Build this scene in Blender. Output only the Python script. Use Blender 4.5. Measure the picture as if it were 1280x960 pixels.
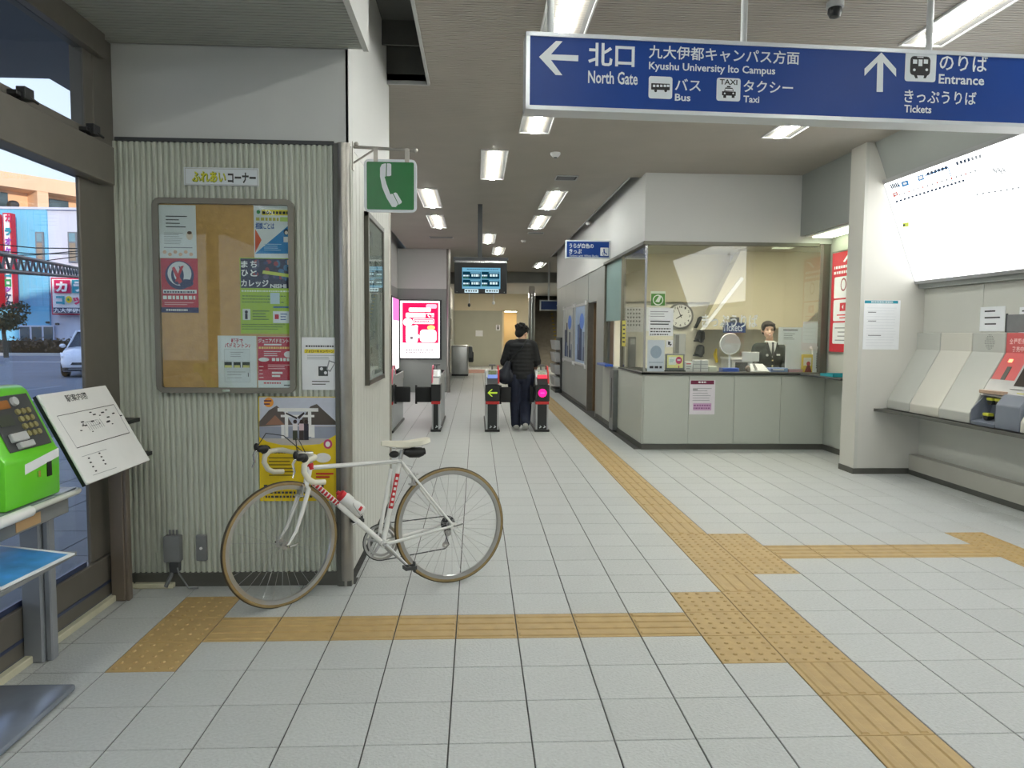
import bpy, bmesh, math, random
from mathutils import Vector, Matrix
random.seed(7)
scene = bpy.context.scene
for o in list(bpy.data.objects): bpy.data.objects.remove(o)
COL = scene.collection
# ------------------------------------------------------------------ camera
FPX = 914.5; YAW, PITCH, ROLL, CAMH = 0.0488, -0.0707, 0.00778, 1.472
_cy, _sy, _cp, _sp = math.cos(YAW), math.sin(YAW), math.cos(PITCH), math.sin(PITCH)
_f = Vector((_sy*_cp, _cy*_cp, _sp)); _r = Vector((_cy, -_sy, 0)); _u = _r.cross(_f)
_cr, _sr = math.cos(ROLL), math.sin(ROLL)
CR = _cr*_r + _sr*_u; CU = -_sr*_r + _cr*_u
CAM = Vector((0, 0, CAMH))
cd = bpy.data.cameras.new('camera'); cam = bpy.data.objects.new('camera', cd); COL.objects.link(cam)
cd.sensor_width = 36; cd.lens = FPX/1280*36; cd.clip_end = 500; cd.clip_start = 0.05
M = Matrix.Identity(4)
for i in range(3): M[i][0], M[i][1], M[i][2], M[i][3] = CR[i], CU[i], -_f[i], CAM[i]
cam.matrix_world = M
scene.camera = cam
# ------------------------------------------------------------------ view, sky, sun
scene.view_settings.view_transform = 'Standard'; scene.view_settings.look = 'None'
scene.view_settings.gamma = 1; scene.view_settings.use_curve_mapping = False
scene.view_settings.exposure = 0.2
scene.cycles.use_denoising = True
scene.cycles.max_bounces = 8; scene.cycles.transparent_max_bounces = 12
scene.cycles.sample_clamp_indirect = 6
LAMP = 46.0
world = bpy.data.worlds.new('sky'); scene.world = world; world.use_nodes = True
nt = world.node_tree; bg = nt.nodes['Background']
tc = nt.nodes.new('ShaderNodeTexCoord'); sep = nt.nodes.new('ShaderNodeSeparateXYZ')
rmp = nt.nodes.new('ShaderNodeValToRGB')
nt.links.new(tc.outputs['Generated'], sep.inputs[0]); nt.links.new(sep.outputs['Z'], rmp.inputs[0])
e = rmp.color_ramp.elements
e[0].position = 0.0; e[0].color = (0.70, 0.77, 0.86, 1)
e[1].position = 0.6; e[1].color = (0.36, 0.48, 0.74, 1)
m_ = e.new(0.25); m_.color = (0.60, 0.70, 0.86, 1)
nt.links.new(rmp.outputs[0], bg.inputs[0]); bg.inputs[1].default_value = 1.5
sd = bpy.data.lights.new('low_sun', 'SUN'); sun = bpy.data.objects.new('low_sun', sd); COL.objects.link(sun)
sd.energy = 3.5; sd.color = (1.0, 0.80, 0.60); sd.angle = 0.01
sun.rotation_euler = Vector((-0.45, 0.88, -0.13)).to_track_quat('-Z', 'Y').to_euler()
# ------------------------------------------------------------------ helpers
def ray(x, y): return ((x-640)/FPX)*CR - ((y-480)/FPX)*CU + _f
def onp(x, y, p0, n):
    d = ray(x, y); return CAM + d*(((Vector(p0)-CAM).dot(n))/d.dot(n))
def PX(x, y, v): return onp(x, y, (v, 0, 0), Vector((1, 0, 0)))
def PY(x, y, v): return onp(x, y, (0, v, 0), Vector((0, 1, 0)))
def PZ(x, y, v): return onp(x, y, (0, 0, v), Vector((0, 0, 1)))
def lin(c):
    c = c/255.0
    return c/12.92 if c <= 0.04045 else ((c+0.055)/1.055)**2.4
MATS = {}
def mat(name, rgb=None, rough=0.5, metal=0.0, noise=None, bump=None, emit=0, spec=0.5, rnd=0.0, coat=0.0):
    """noise=(scale, amount) colour mottling, bump=(scale, strength) fine relief, rnd = per-piece tone"""
    if name in MATS: return MATS[name]
    m = bpy.data.materials.new(name); m.use_nodes = True; MATS[name] = m
    t = m.node_tree; b = t.nodes['Principled BSDF']
    col = tuple(lin(v) for v in rgb)+(1,)
    b.inputs['Base Color'].default_value = col
    b.inputs['Roughness'].default_value = rough; b.inputs['Metallic'].default_value = metal
    b.inputs['Specular IOR Level'].default_value = spec
    b.inputs['Coat Weight'].default_value = coat
    if emit:
        b.inputs['Emission Color'].default_value = col; b.inputs['Emission Strength'].default_value = emit
    co = None
    if noise or bump:
        co = t.nodes.new('ShaderNodeTexCoord')
    last = None
    if noise:
        n = t.nodes.new('ShaderNodeTexNoise'); n.inputs['Scale'].default_value = noise[0]; n.inputs['Detail'].default_value = 4
        t.links.new(co.outputs['Object'], n.inputs['Vector'])
        r = t.nodes.new('ShaderNodeValToRGB'); a = noise[1]
        r.color_ramp.elements[0].position = 0.3; r.color_ramp.elements[1].position = 0.7
        r.color_ramp.elements[0].color = tuple(min(1, v*(1-a)) for v in col[:3])+(1,)
        r.color_ramp.elements[1].color = tuple(min(1, v*(1+a)) for v in col[:3])+(1,)
        t.links.new(n.outputs['Fac'], r.inputs[0]); last = r.outputs[0]
    if rnd:
        oi = t.nodes.new('ShaderNodeObjectInfo'); mr = t.nodes.new('ShaderNodeMapRange')
        mr.inputs[3].default_value = 1-rnd; mr.inputs[4].default_value = 1+rnd
        t.links.new(oi.outputs['Random'], mr.inputs[0])
        hv = t.nodes.new('ShaderNodeHueSaturation'); t.links.new(mr.outputs[0], hv.inputs['Value'])
        if last: t.links.new(last, hv.inputs['Color'])
        else: hv.inputs['Color'].default_value = col
        last = hv.outputs[0]
    if last: t.links.new(last, b.inputs['Base Color'])
    if bump:
        n = t.nodes.new('ShaderNodeTexNoise'); n.inputs['Scale'].default_value = bump[0]; n.inputs['Detail'].default_value = 3
        t.links.new(co.outputs['Object'], n.inputs['Vector'])
        bp = t.nodes.new('ShaderNodeBump'); bp.inputs['Strength'].default_value = bump[1]; bp.inputs['Distance'].default_value = 0.004
        t.links.new(n.outputs['Fac'], bp.inputs['Height']); t.links.new(bp.outputs[0], b.inputs['Normal'])
    return m
def glass_mat(name, tint=(1, 1, 1), refl=1.5, rough=0.0):
    if name in MATS: return MATS[name]
    m = bpy.data.materials.new(name); m.use_nodes = True; MATS[name] = m
    t = m.node_tree; t.nodes.clear()
    out = t.nodes.new('ShaderNodeOutputMaterial'); mx = t.nodes.new('ShaderNodeMixShader')
    tr = t.nodes.new('ShaderNodeBsdfTransparent'); gl = t.nodes.new('ShaderNodeBsdfGlossy'); fr = t.nodes.new('ShaderNodeFresnel')
    tr.inputs[0].default_value = tint+(1,); gl.inputs['Roughness'].default_value = rough
    ge = t.nodes.new('ShaderNodeNewGeometry'); mr = t.nodes.new('ShaderNodeMapRange')   # same facing strength on both faces of the thin pane
    mr.inputs[3].default_value = refl; mr.inputs[4].default_value = 1.0/refl
    t.links.new(ge.outputs['Backfacing'], mr.inputs[0]); t.links.new(mr.outputs[0], fr.inputs[0])
    t.links.new(fr.outputs[0], mx.inputs[0]); t.links.new(tr.outputs[0], mx.inputs[1]); t.links.new(gl.outputs[0], mx.inputs[2])
    t.links.new(mx.outputs[0], out.inputs[0]); return m
def emit_mat(name, rgb, s):
    if name in MATS: return MATS[name]
    m = bpy.data.materials.new(name); m.use_nodes = True; MATS[name] = m
    t = m.node_tree; t.nodes.clear(); out = t.nodes.new('ShaderNodeOutputMaterial'); em = t.nodes.new('ShaderNodeEmission')
    em.inputs[0].default_value = tuple(lin(v) for v in rgb)+(1,); em.inputs[1].default_value = s
    t.links.new(em.outputs[0], out.inputs[0]); return m
WL = {}   # world location of every object's origin
class MB:
    def __init__(s): s.v = []; s.f = []; s.m = []; s.cur = 0
    def add(s, vs, fs):
        k = len(s.v); s.v += [tuple(p) for p in vs]
        for q in fs: s.f.append(tuple(k+i for i in q)); s.m.append(s.cur)
        return s
    def mi(s, i): s.cur = i; return s
    def box(s, a, b):
        x0, y0, z0 = [min(a[i], b[i]) for i in range(3)]; x1, y1, z1 = [max(a[i], b[i]) for i in range(3)]
        return s.add([(x0,y0,z0),(x1,y0,z0),(x1,y1,z0),(x0,y1,z0),(x0,y0,z1),(x1,y0,z1),(x1,y1,z1),(x0,y1,z1)],
                     [(0,3,2,1),(4,5,6,7),(0,1,5,4),(1,2,6,5),(2,3,7,6),(3,0,4,7)])
    def hexa(s, p):   # 8 corners, bottom ring then top ring
        return s.add(p, [(0,3,2,1),(4,5,6,7),(0,1,5,4),(1,2,6,5),(2,3,7,6),(3,0,4,7)])
    def prism(s, poly, d):   # 3D polygon pushed along vector d
        n = len(poly); d = Vector(d); P = [Vector(p) for p in poly]
        return s.add(P+[p+d for p in P], [tuple(range(n-1,-1,-1)), tuple(range(n,2*n))]+[(i,(i+1)%n,n+(i+1)%n,n+i) for i in range(n)])
    def tube(s, pts, r, n=8, closed=False, cap=True, up=None, sq=1.0):
        P = [Vector(p) for p in pts]; m = len(P); R = r if isinstance(r, (list, tuple)) else [r]*m
        rings = []; prev = None
        for i in range(m):
            if closed: t = P[(i+1)%m]-P[i-1]
            else: t = P[min(i+1,m-1)]-P[max(i-1,0)]
            t.normalize()
            if prev is None:
                a = Vector(up) if up else (Vector((0,0,1)) if abs(t.z) < 0.9 else Vector((1,0,0)))
                u = t.cross(a).normalized()
            else: u = (prev-t*prev.dot(t)).normalized()
            prev = u; w = t.cross(u)
            rings.append([P[i]+R[i]*(math.cos(2*math.pi*k/n)*u+sq*math.sin(2*math.pi*k/n)*w) for k in range(n)])
        vs = [p for q in rings for p in q]; fs = []
        for i in range(m if closed else m-1):
            j = (i+1)%m
            for k in range(n): fs.append((i*n+k, i*n+(k+1)%n, j*n+(k+1)%n, j*n+k))
        if cap and not closed: fs += [tuple(range(n-1,-1,-1)), tuple((m-1)*n+k for k in range(n))]
        return s.add(vs, fs)
    def lathe(s, prof, c, axis=(0,0,1), n=24, xa=None, cap=True):   # prof = [(r, h)]
        ax = Vector(axis).normalized(); u = Vector(xa) if xa else (ax.orthogonal().normalized()); w = ax.cross(u); c = Vector(c); vs = []; fs = []
        for r, h in prof: vs += [c+ax*h+r*(math.cos(2*math.pi*k/n)*u+math.sin(2*math.pi*k/n)*w) for k in range(n)]
        for i in range(len(prof)-1):
            for k in range(n): fs.append((i*n+k, i*n+(k+1)%n, (i+1)*n+(k+1)%n, (i+1)*n+k))
        if cap and prof[0][0] > 1e-5: fs.append(tuple(range(n-1,-1,-1)))
        if cap and prof[-1][0] > 1e-5: fs.append(tuple((len(prof)-1)*n+k for k in range(n)))
        return s.add(vs, fs)
    def ell(s, c, r, n=14, m=9, rot=None):
        c = Vector(c); vs = []; fs = []
        for i in range(m+1):
            a = math.pi*i/m
            for k in range(n):
                b = 2*math.pi*k/n
                p = Vector((r[0]*math.sin(a)*math.cos(b), r[1]*math.sin(a)*math.sin(b), r[2]*math.cos(a)))
                if rot is not None: p = rot @ p
                vs.append(c+p)
        for i in range(m):
            for k in range(n): fs.append((i*n+k, (i+1)*n+k, (i+1)*n+(k+1)%n, i*n+(k+1)%n))
        return s.add(vs, fs)
    def cap(s, a, b, r0, r1, n=12, sy=1.0):  # closed tapered limb with round ends
        a = Vector(a); b = Vector(b); t = (b-a).normalized(); pts = []; R = []
        for k in range(5):
            q = math.pi/2*k/4; pts.append(a-t*r0*math.cos(q)); R.append(max(r0*math.sin(q), 1e-4))
        for k in range(5):
            q = math.pi/2*k/4; pts.append(b+t*r1*math.sin(q)); R.append(max(r1*math.cos(q), 1e-4))
        return s.tube(pts, R, n=n)
    def bm(s, bevel=0, seg=1):
        b = bmesh.new(); V = [b.verts.new(p) for p in s.v]
        for q, m in zip(s.f, s.m):
            try: fa = b.faces.new([V[i] for i in q]); fa.material_index = m
            except ValueError: pass
        bmesh.ops.remove_doubles(b, verts=b.verts, dist=1e-5)
        bmesh.ops.recalc_face_normals(b, faces=b.faces)
        if bevel:
            es = [x for x in b.edges if len(x.link_faces) == 2 and x.calc_face_angle(0) > 0.5]
            bmesh.ops.bevel(b, geom=es, offset=bevel, segments=seg, affect='EDGES', profile=0.5, clamp_overlap=True)
        return b
    def build(s, name, mats, parent=None, smooth=False, bevel=0, seg=1, origin=None, local=False):
        if not isinstance(mats, (list, tuple)): mats = [mats]
        if parent is not None: og = Vector((0,0,0)) if local else WL[parent.name]
        elif origin is not None: og = Vector(origin)
        else:
            xs = [p[0] for p in s.v]; ys = [p[1] for p in s.v]; zs = [p[2] for p in s.v]
            og = Vector(((min(xs)+max(xs))/2, (min(ys)+max(ys))/2, min(zs)))
        b = s.bm(bevel, seg)
        bmesh.ops.translate(b, vec=-og, verts=b.verts)
        me = bpy.data.meshes.new(name); b.to_mesh(me); b.free()
        for m in mats: me.materials.append(m)
        if smooth:
            for p in me.polygons: p.use_smooth = True
            if smooth != 'all':
                me.set_sharp_from_angle(angle=0.7)
        o = bpy.data.objects.new(name, me); COL.objects.link(o)
        if parent is not None: o.parent = parent; WL[o.name] = WL[parent.name]
        else: o.location = og; WL[o.name] = og
        return o
def tag(o, label=None, cat=None, group=None, kind=None):
    if label: o['label'] = label
    if cat: o['category'] = cat
    if group: o['group'] = group
    if kind: o['kind'] = kind
    return o
def thing(name, label, cat, loc, group=None):
    o = bpy.data.objects.new(name, None); COL.objects.link(o); o.location = loc; o.empty_display_size = 0.1
    WL[o.name] = Vector(loc); return tag(o, label, cat, group)
def struct(o): o['kind'] = 'structure'; return o
KIDS = lambda o: [c for c in list(o.children)]
def copy_tree(o, loc=None, label=None, parent=None):
    c = o.copy(); COL.objects.link(c)
    if parent: c.parent = parent
    if loc is not None: c.location = loc; WL[c.name] = Vector(loc)
    if label: c['label'] = label
    for k in KIDS(o): copy_tree(k, None, None, c)
    return c
def quick(name, mats, a, b, parent=None, bevel=0): return MB().box(a, b).build(name, mats, parent, bevel=bevel)
# ---- flat print: shapes and lettering laid on a real plane
GLY = {}
def glyphs(body, bold):
    k = (body, bold)
    if k in GLY: return GLY[k]
    c = bpy.data.curves.new('t', 'FONT'); c.body = body; c.resolution_u = 2; c.offset = bold
    o = bpy.data.objects.new('t', c); me = o.to_mesh()
    vs = [(v.co.x, v.co.y) for v in me.vertices]; fs = [tuple(p.vertices) for p in me.polygons]
    o.to_mesh_clear(); bpy.data.objects.remove(o); bpy.data.curves.remove(c)
    xs = [v[0] for v in vs]; ys = [v[1] for v in vs]
    x0, x1, y0, y1 = min(xs), max(xs), min(ys), max(ys)
    GLY[k] = ([((x-x0)/(x1-x0), (y-y0)/max(y1-y0, 1e-6)) for x, y in vs], fs); return GLY[k]
class Print:
    """o, u, v: origin and unit axes of the printed plane; coordinates are metres on it or photo pixels carried onto it"""
    def __init__(s, o, u, v, lift=0.0008):
        s.o = Vector(o); s.u = Vector(u).normalized(); s.w = Vector(v).normalized(); s.n = s.u.cross(s.w)
        if s.n.dot(CAM-s.o) < 0: s.n = -s.n
        s.mb = MB(); s.mats = []; s.k = 1; s.lift = lift
    def c(s, x, y): p = onp(x, y, s.o, s.n)-s.o; return (p.dot(s.u), p.dot(s.w))
    def P(s, a, b): return s.o+s.u*a+s.w*b+s.n*(s.k*s.lift)
    def m(s, mt):
        if mt not in s.mats: s.mats.append(mt)
        s.mb.cur = s.mats.index(mt)
    def poly(s, mt, pts, px=True):
        s.m(mt); q = [s.c(*p) if px else p for p in pts]; s.mb.add([s.P(*p) for p in q], [tuple(range(len(q)))]); s.k += .05; return s
    def rect(s, mt, x0, y0, x1, y1, px=True, r=0):
        if px: (x0, y0), (x1, y1) = s.c(x0, y0), s.c(x1, y1)
        x0, x1 = min(x0,x1), max(x0,x1); y0, y1 = min(y0,y1), max(y0,y1)
        if r:
            pts = []
            for cx, cy, a in ((x1-r,y1-r,0),(x0+r,y1-r,90),(x0+r,y0+r,180),(x1-r,y0+r,270)):
                for t in (0, 30, 60, 90): pts.append((cx+r*math.cos(math.radians(a+t)), cy+r*math.sin(math.radians(a+t))))
        else: pts = [(x0,y0),(x1,y0),(x1,y1),(x0,y1)]
        return s.poly(mt, pts, False)
    def oval(s, mt, x, y, rx, ry=None, px=True, n=20):
        if px:
            a = s.c(x, y); b = s.c(x+rx, y); c = s.c(x, y-(ry or rx)); x, y = a; rx = abs(b[0]-a[0]); ry = abs(c[1]-a[1])
        ry = ry or rx
        return s.poly(mt, [(x+rx*math.cos(2*math.pi*k/n), y+ry*math.sin(2*math.pi*k/n)) for k in range(n)], False)
    def text(s, mt, body, x0, yt, x1, yb, px=True, bold=0.0):
        if px:
            a = s.c(x0, yb); b = s.c(x1, yb); d = s.c(x0, yt); x0, y0, x1, y1 = a[0], a[1], b[0], d[1]
        else: y0, y1 = yb, yt
        vs, fs = glyphs(body, bold); s.m(mt)
        s.mb.add([s.P(x0+(x1-x0)*a, y0+(y1-y0)*b) for a, b in vs], fs); return s
    def lines(s, mt, x0, y0, x1, y1, n, th=0.35, px=True, rag=0.3, seed=1, dash=False):
        if px: (x0, y0), (x1, y1) = s.c(x0, y0), s.c(x1, y1)
        rg = random.Random(seed); x0, x1 = min(x0,x1), max(x0,x1); y0, y1 = min(y0,y1), max(y0,y1); h = (y1-y0)/n
        for i in range(n):
            yc = y1-h*(i+0.5); xe = x1-(x1-x0)*rg.random()*rag
            if dash:
                x = x0
                while x < xe:
                    w = h*(0.4+rg.random()*0.5); s.rect(mt, x, yc-h*th/2, min(x+w, xe), yc+h*th/2, False); x += w+h*0.25
            else: s.rect(mt, x0, yc-h*th/2, xe, yc+h*th/2, False)
        return s
    def up(s): s.k += .5; return s
    def build(s, name, parent):
        b = MB(); b.v = s.mb.v; b.f = s.mb.f; b.m = s.mb.m
        og = WL[parent.name]; me = bpy.data.meshes.new(name)
        me.from_pydata([tuple(Vector(p)-og) for p in b.v], [], b.f)
        for m in s.mats: me.materials.append(m)
        me.polygons.foreach_set('material_index', b.m)
        o = bpy.data.objects.new(name, me); COL.objects.link(o); o.parent = parent; WL[o.name] = og; return o
def ink(r, g, b, e=0):
    n = 'ink_%d_%d_%d_%d' % (r, g, b, int(e*10))
    return mat(n, (r, g, b), 0.6, emit=e, noise=(30, 0.03))
def sheet(name, label, cat, plane, x0, y0, x1, y1, paper, th=0.002, group=None, parent=None, curl=False):
    """a paper on plane ('x'|'y', value, sign): top-level mesh; returns (object, Print)"""
    ax, v, sg = plane
    f = PX if ax == 'x' else PY
    a, b = f(x0, y0, v), f(x1, y1, v)
    if ax == 'x': pa, pb = (v, a.y, a.z), (v+sg*th, b.y, b.z); u = (0, 1, 0)
    else: pa, pb = (a.x, v, a.z), (b.x, v+sg*th, b.z); u = (1, 0, 0)
    o = MB().box(pa, pb).build(name, paper, parent)
    if parent is None: tag(o, label, cat, group)
    elif label: o['label'] = label
    og = (v+sg*th, a.y, b.z) if ax == 'x' else (a.x, v+sg*th, b.z)
    return o, Print(og, u, (0, 0, 1))
# ------------------------------------------------------------------ materials
TILE = mat('floor_tile', (187,190,189), 0.42, noise=(75, 0.07), bump=(85, 1.0), rnd=0.025)
GROUT = mat('grout', (74,74,72), 0.8, noise=(20, 0.2))
TACT = mat('tactile_ochre', (180,152,100), 0.5, noise=(14, 0.08), bump=(80, 0.3), rnd=0.02)
WHITEW = mat('painted_wall', (208,208,205), 0.55, noise=(1.5, 0.02))
CEIL = mat('ceiling_slats', (172,166,156), 0.55, noise=(2, 0.04))
SOFF = mat('soffit_slats', (160,163,155), 0.5, noise=(2, 0.03))
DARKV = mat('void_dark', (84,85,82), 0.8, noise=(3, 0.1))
PANEL = mat('grey_green_panel', (186,190,181), 0.4, noise=(1.2, 0.02))
PANEL2 = mat('light_grey_panel', (200,200,192), 0.42, noise=(1.5, 0.02))
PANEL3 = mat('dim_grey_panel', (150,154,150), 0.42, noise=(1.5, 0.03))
CORR = mat('corrugated_paint', (198,202,190), 0.38, noise=(5, 0.04))
STEEL = mat('brushed_steel', (168,164,156), 0.32, 0.85, noise=(12, 0.06), bump=(140, 0.15))
CHROME = mat('chrome', (215,215,215), 0.16, 1.0, noise=(8, 0.02))
BRONZE = mat('window_frame_bronze', (112,107,99), 0.42, 0.25, noise=(8, 0.05))
BASE = mat('dark_skirting', (84,84,78), 0.5, noise=(6, 0.1))
BLACK = mat('black_plastic', (24,25,26), 0.4, noise=(15, 0.1))
DGREY = mat('dark_grey', (62,64,66), 0.45, noise=(15, 0.06))
MGREY = mat('mid_grey', (120,122,124), 0.45, noise=(15, 0.05))
LGREY = mat('light_grey', (186,188,188), 0.45, noise=(15, 0.03))
WHITE = mat('white_paint', (232,232,230), 0.4, noise=(10, 0.02))
PAPER = mat('paper', (234,236,238), 0.7, noise=(12, 0.02))
SIGNW = mat('sign_white', (222,228,232), 0.4, noise=(8, 0.02))
SIGNB = mat('sign_blue', (20,62,138), 0.42, noise=(3,0.05), spec=0.3)
GLASS = glass_mat('clear_glass', (0.93,0.96,0.95), 1.45)
OGLASS = glass_mat('office_glass_clear', (0.96,0.98,0.97), 1.68)
WGLASS = glass_mat('window_glass', (0.95,0.97,1.0), 1.45)
K = ink(30,30,32); KW = ink(240,240,240); KR = ink(205,30,45); KB = ink(30,90,170); KG = ink(130,132,136); KY = ink(240,220,60)
# ================================================================== STRUCTURE
X0, Y0, T = -0.094, 2.530, 0.300
# ---- floor: grout bed, then tiles piece by piece
fl = struct(MB().box((-2.0,-7.0,-0.12),(7,40,-0.005)).build('floor', GROUT, origin=(0,0,0)))
def tile_mesh(kind):
    gx, gy = 0.0029, 0.0019; a, b = gx, T-gx; c, d = gy, T-gy; ch = 0.0015
    m = MB()
    m.add([(a,c,-.012),(b,c,-.012),(b,d,-.012),(a,d,-.012),(a,c,-ch),(b,c,-ch),(b,d,-ch),(a,d,-ch),
           (a+ch,c+ch,0),(b-ch,c+ch,0),(b-ch,d-ch,0),(a+ch,d-ch,0)],
          [(0,1,5,4),(1,2,6,5),(2,3,7,6),(3,0,4,7),(4,5,9,8),(5,6,10,9),(6,7,11,10),(7,4,8,11),(8,9,10,11)])
    def frus(x0,y0,x1,y1,h,t):
        m.add([(x0,y0,0),(x1,y0,0),(x1,y1,0),(x0,y1,0),(x0+t,y0+t,h),(x1-t,y0+t,h),(x1-t,y1-t,h),(x0+t,y1-t,h)],
              [(0,1,5,4),(1,2,6,5),(2,3,7,6),(3,0,4,7),(4,5,6,7)])
    if kind == 'y':
        for i in range(4): xx = 0.0375+0.075*i; frus(xx-.017,.008,xx+.017,.292,.005,.006)
    if kind == 'x':
        for i in range(4): yy = 0.0375+0.075*i; frus(.008,yy-.017,.292,yy+.017,.005,.006)
    if kind == 'd':
        for i in range(5):
            for j in range(5):
                cx, cy = .03+.06*i, .03+.06*j
                vs = [(cx+.013*math.cos(k*math.pi/3), cy+.013*math.sin(k*math.pi/3), 0) for k in range(6)]+[(cx+.007*math.cos(k*math.pi/3), cy+.007*math.sin(k*math.pi/3), .005) for k in range(6)]
                m.add(vs, [(k,(k+1)%6,6+(k+1)%6,6+k) for k in range(6)]+[(6,7,8,9,10,11)])
    me = bpy.data.meshes.new('tile_'+kind); me.from_pydata([Vector(v) for v in m.v], [], m.f)
    me.materials.append(TILE if kind == 'g' else TACT); return me
tm = {k: tile_mesh(k) for k in 'gxyd'}
tact = {}
for j in range(-4, 2): tact[(5,j)] = 'y'
for j in (2,3,4): tact[(4,j)] = 'd'; tact[(5,j)] = 'd'; tact[(-5,j)] = 'd'
for i in range(-4, 4): tact[(i,3)] = 'x'
tact[(5,5)] = 'y'
for j in (6,7,8): tact[(5,j)] = 'd'; tact[(6,j)] = 'd'
for j in range(9, 85): tact[(5,j)] = 'y'
for i in range(7, 12): tact[(i,7)] = 'x'
for j in range(2, 9): tact[(12,j)] = 'd'
def place(i, j, k):
    o = bpy.data.objects.new('tile' if k == 'g' else 'tactile_tile', tm[k]); COL.objects.link(o); o.parent = fl
    o.location = (X0+i*T, Y0+j*T, 0)
for (i, j), k in tact.items():
    if X0+i*T < 4.6: place(i, j, k)
grey = []
for i in range(-7, 16):
    for j in range(-32, 96):
        if (i, j) in tact: continue
        x, y = X0+i*T, Y0+j*T
        if x+T > 4.72 or x < -1.97: continue
        if y+T > 4.25 and y < 6.1 and x < -0.75: continue
        if y > 9.1 and y < 19.3 and x+.1 > 2.1: continue
        grey.append((y+abs(x)*0.3 if y > 2.1 else 99+abs(y), i, j))
grey.sort()
for d, i, j in grey[:300]: place(i, j, 'g')
def cut_tile(x0, x1, y0, y1, mt=None):   # tiles trimmed where the floor meets a wall
    MB().box((x0,y0,-.012),(x1,y1,0)).build('tile', mt or TILE, fl)
for j in range(-2, 5): cut_tile(-1.985, X0-6*T-.0029, Y0+j*T+.0019, Y0+(j+1)*T-.0019)
cut_tile(-1.985, X0-6*T-.0029, Y0+5*T+.0019, 4.21)
for i in range(-6, -2): cut_tile(X0+i*T+.0029, min(X0+(i+1)*T-.0029, -.70), Y0+5*T+.0019, 4.21)
cut_tile(-.698, X0-2*T-.0029, Y0+5*T+.0019, Y0+6*T-.0019)
for j in range(6, 12): cut_tile(-.715, X0-2*T-.0029, Y0+j*T+.0019, Y0+(j+1)*T-.0019)
m = MB()
for d, i, j in grey[300:]:
    a, b = X0+i*T+.0029, X0+(i+1)*T-.0029; c, e_ = Y0+j*T+.0019, Y0+(j+1)*T-.0019
    m.add([(a,c,-.012),(b,c,-.012),(b,e_,-.012),(a,e_,-.012),(a,c,0),(b,c,0),(b,e_,0),(a,e_,0)], [(0,1,5,4),(1,2,6,5),(2,3,7,6),(3,0,4,7),(4,5,6,7)])
tag(m.build('far_tiles', TILE, fl), kind='stuff')
# ---- ceilings with fine slat grooves
def slats(name, mt, x0, x1, y0, y1, z, pitch=0.034, g=0.007, d=0.007, thick=0.05):
    m = MB(); y = y0; vs = []
    while y < y1-1e-6:
        e = min(y+pitch, y1); vs += [(y, z), (max(e-g, y), z), (max(e-g, y), z+d), (e, z+d)]; y = e
    n = len(vs); P = [(x0,a,b) for a, b in vs]+[(x1,a,b) for a, b in vs]
    m.add(P, [(i, i+1, n+i+1, n+i) for i in range(n-1)])
    m.box((x0,y0,z+d+.001),(x1,y1,z+d+thick))
    return struct(m.build(name, mt, origin=(0,0,0)))
slats('ceiling', CEIL, -0.39, 4.75, -7.0, 6.0, 3.45)
slats('ceiling_middle', CEIL, -1.95, 4.75, 6.0, 9.4, 3.45)
slats('ceiling_corridor', CEIL, -1.68, 1.93, 9.4, 24.2, 3.45)
slats('ceiling_lobby', SOFF, -2.1, -0.61, -7.0, 4.22, 3.03)
struct(MB().box((-.635,-7.0,3.02),(-.605,4.22,3.45)).build('trim_1', WHITEW))            # fascia of the lobby soffit
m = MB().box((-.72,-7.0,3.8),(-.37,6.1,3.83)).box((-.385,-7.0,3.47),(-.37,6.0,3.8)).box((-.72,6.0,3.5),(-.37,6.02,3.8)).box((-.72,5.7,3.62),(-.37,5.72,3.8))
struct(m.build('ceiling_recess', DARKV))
struct(MB().box((-.40,-7.0,3.43),(-.38,6.02,3.47)).box((-.72,6.0,3.43),(-.38,6.02,3.5)).box((1.925,9.38,3.435),(1.94,19.3,3.47)).build('trim_2', LGREY))
# raised dark slot beside the office, ceiling beyond
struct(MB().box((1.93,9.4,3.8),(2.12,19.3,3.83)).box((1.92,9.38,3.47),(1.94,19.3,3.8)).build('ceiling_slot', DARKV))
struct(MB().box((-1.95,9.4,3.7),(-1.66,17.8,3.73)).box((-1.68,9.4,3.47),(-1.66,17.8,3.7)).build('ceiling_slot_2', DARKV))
# curved fascia and lower ceiling at the far end
arc = [(-1+ (7)*t/16, 24.2+1.1*(1-((t-8)/8.0)**2)*-1+1.1, 0) for t in range(17)]
m = MB()
for k in range(16):
    a, b = arc[k], arc[k+1]
    m.hexa([(a[0],a[1],3.1),(b[0],b[1],3.1),(b[0],b[1]+.1,3.1),(a[0],a[1]+.1,3.1),(a[0],a[1],3.5),(b[0],b[1],3.5),(b[0],b[1]+.1,3.5),(a[0],a[1]+.1,3.5)])
struct(m.build('trim_3', mat('fascia_grey', (150,150,144), 0.6, noise=(3,0.05)), smooth=True))
m = MB()
for k in range(16):
    a, b = arc[k], arc[k+1]
    m.hexa([(a[0],a[1],3.1),(b[0],b[1],3.1),(b[0],33,3.1),(a[0],33,3.1),(a[0],a[1],3.12),(b[0],b[1],3.12),(b[0],33,3.12),(a[0],33,3.12)])
struct(m.build('ceiling_far', WHITEW))
struct(MB().box((1.93,19.3,3.45),(7,25.6,3.5)).box((-1.95,24.2,3.5),(7,25.6,3.55)).build('ceiling_side', CEIL))
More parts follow.
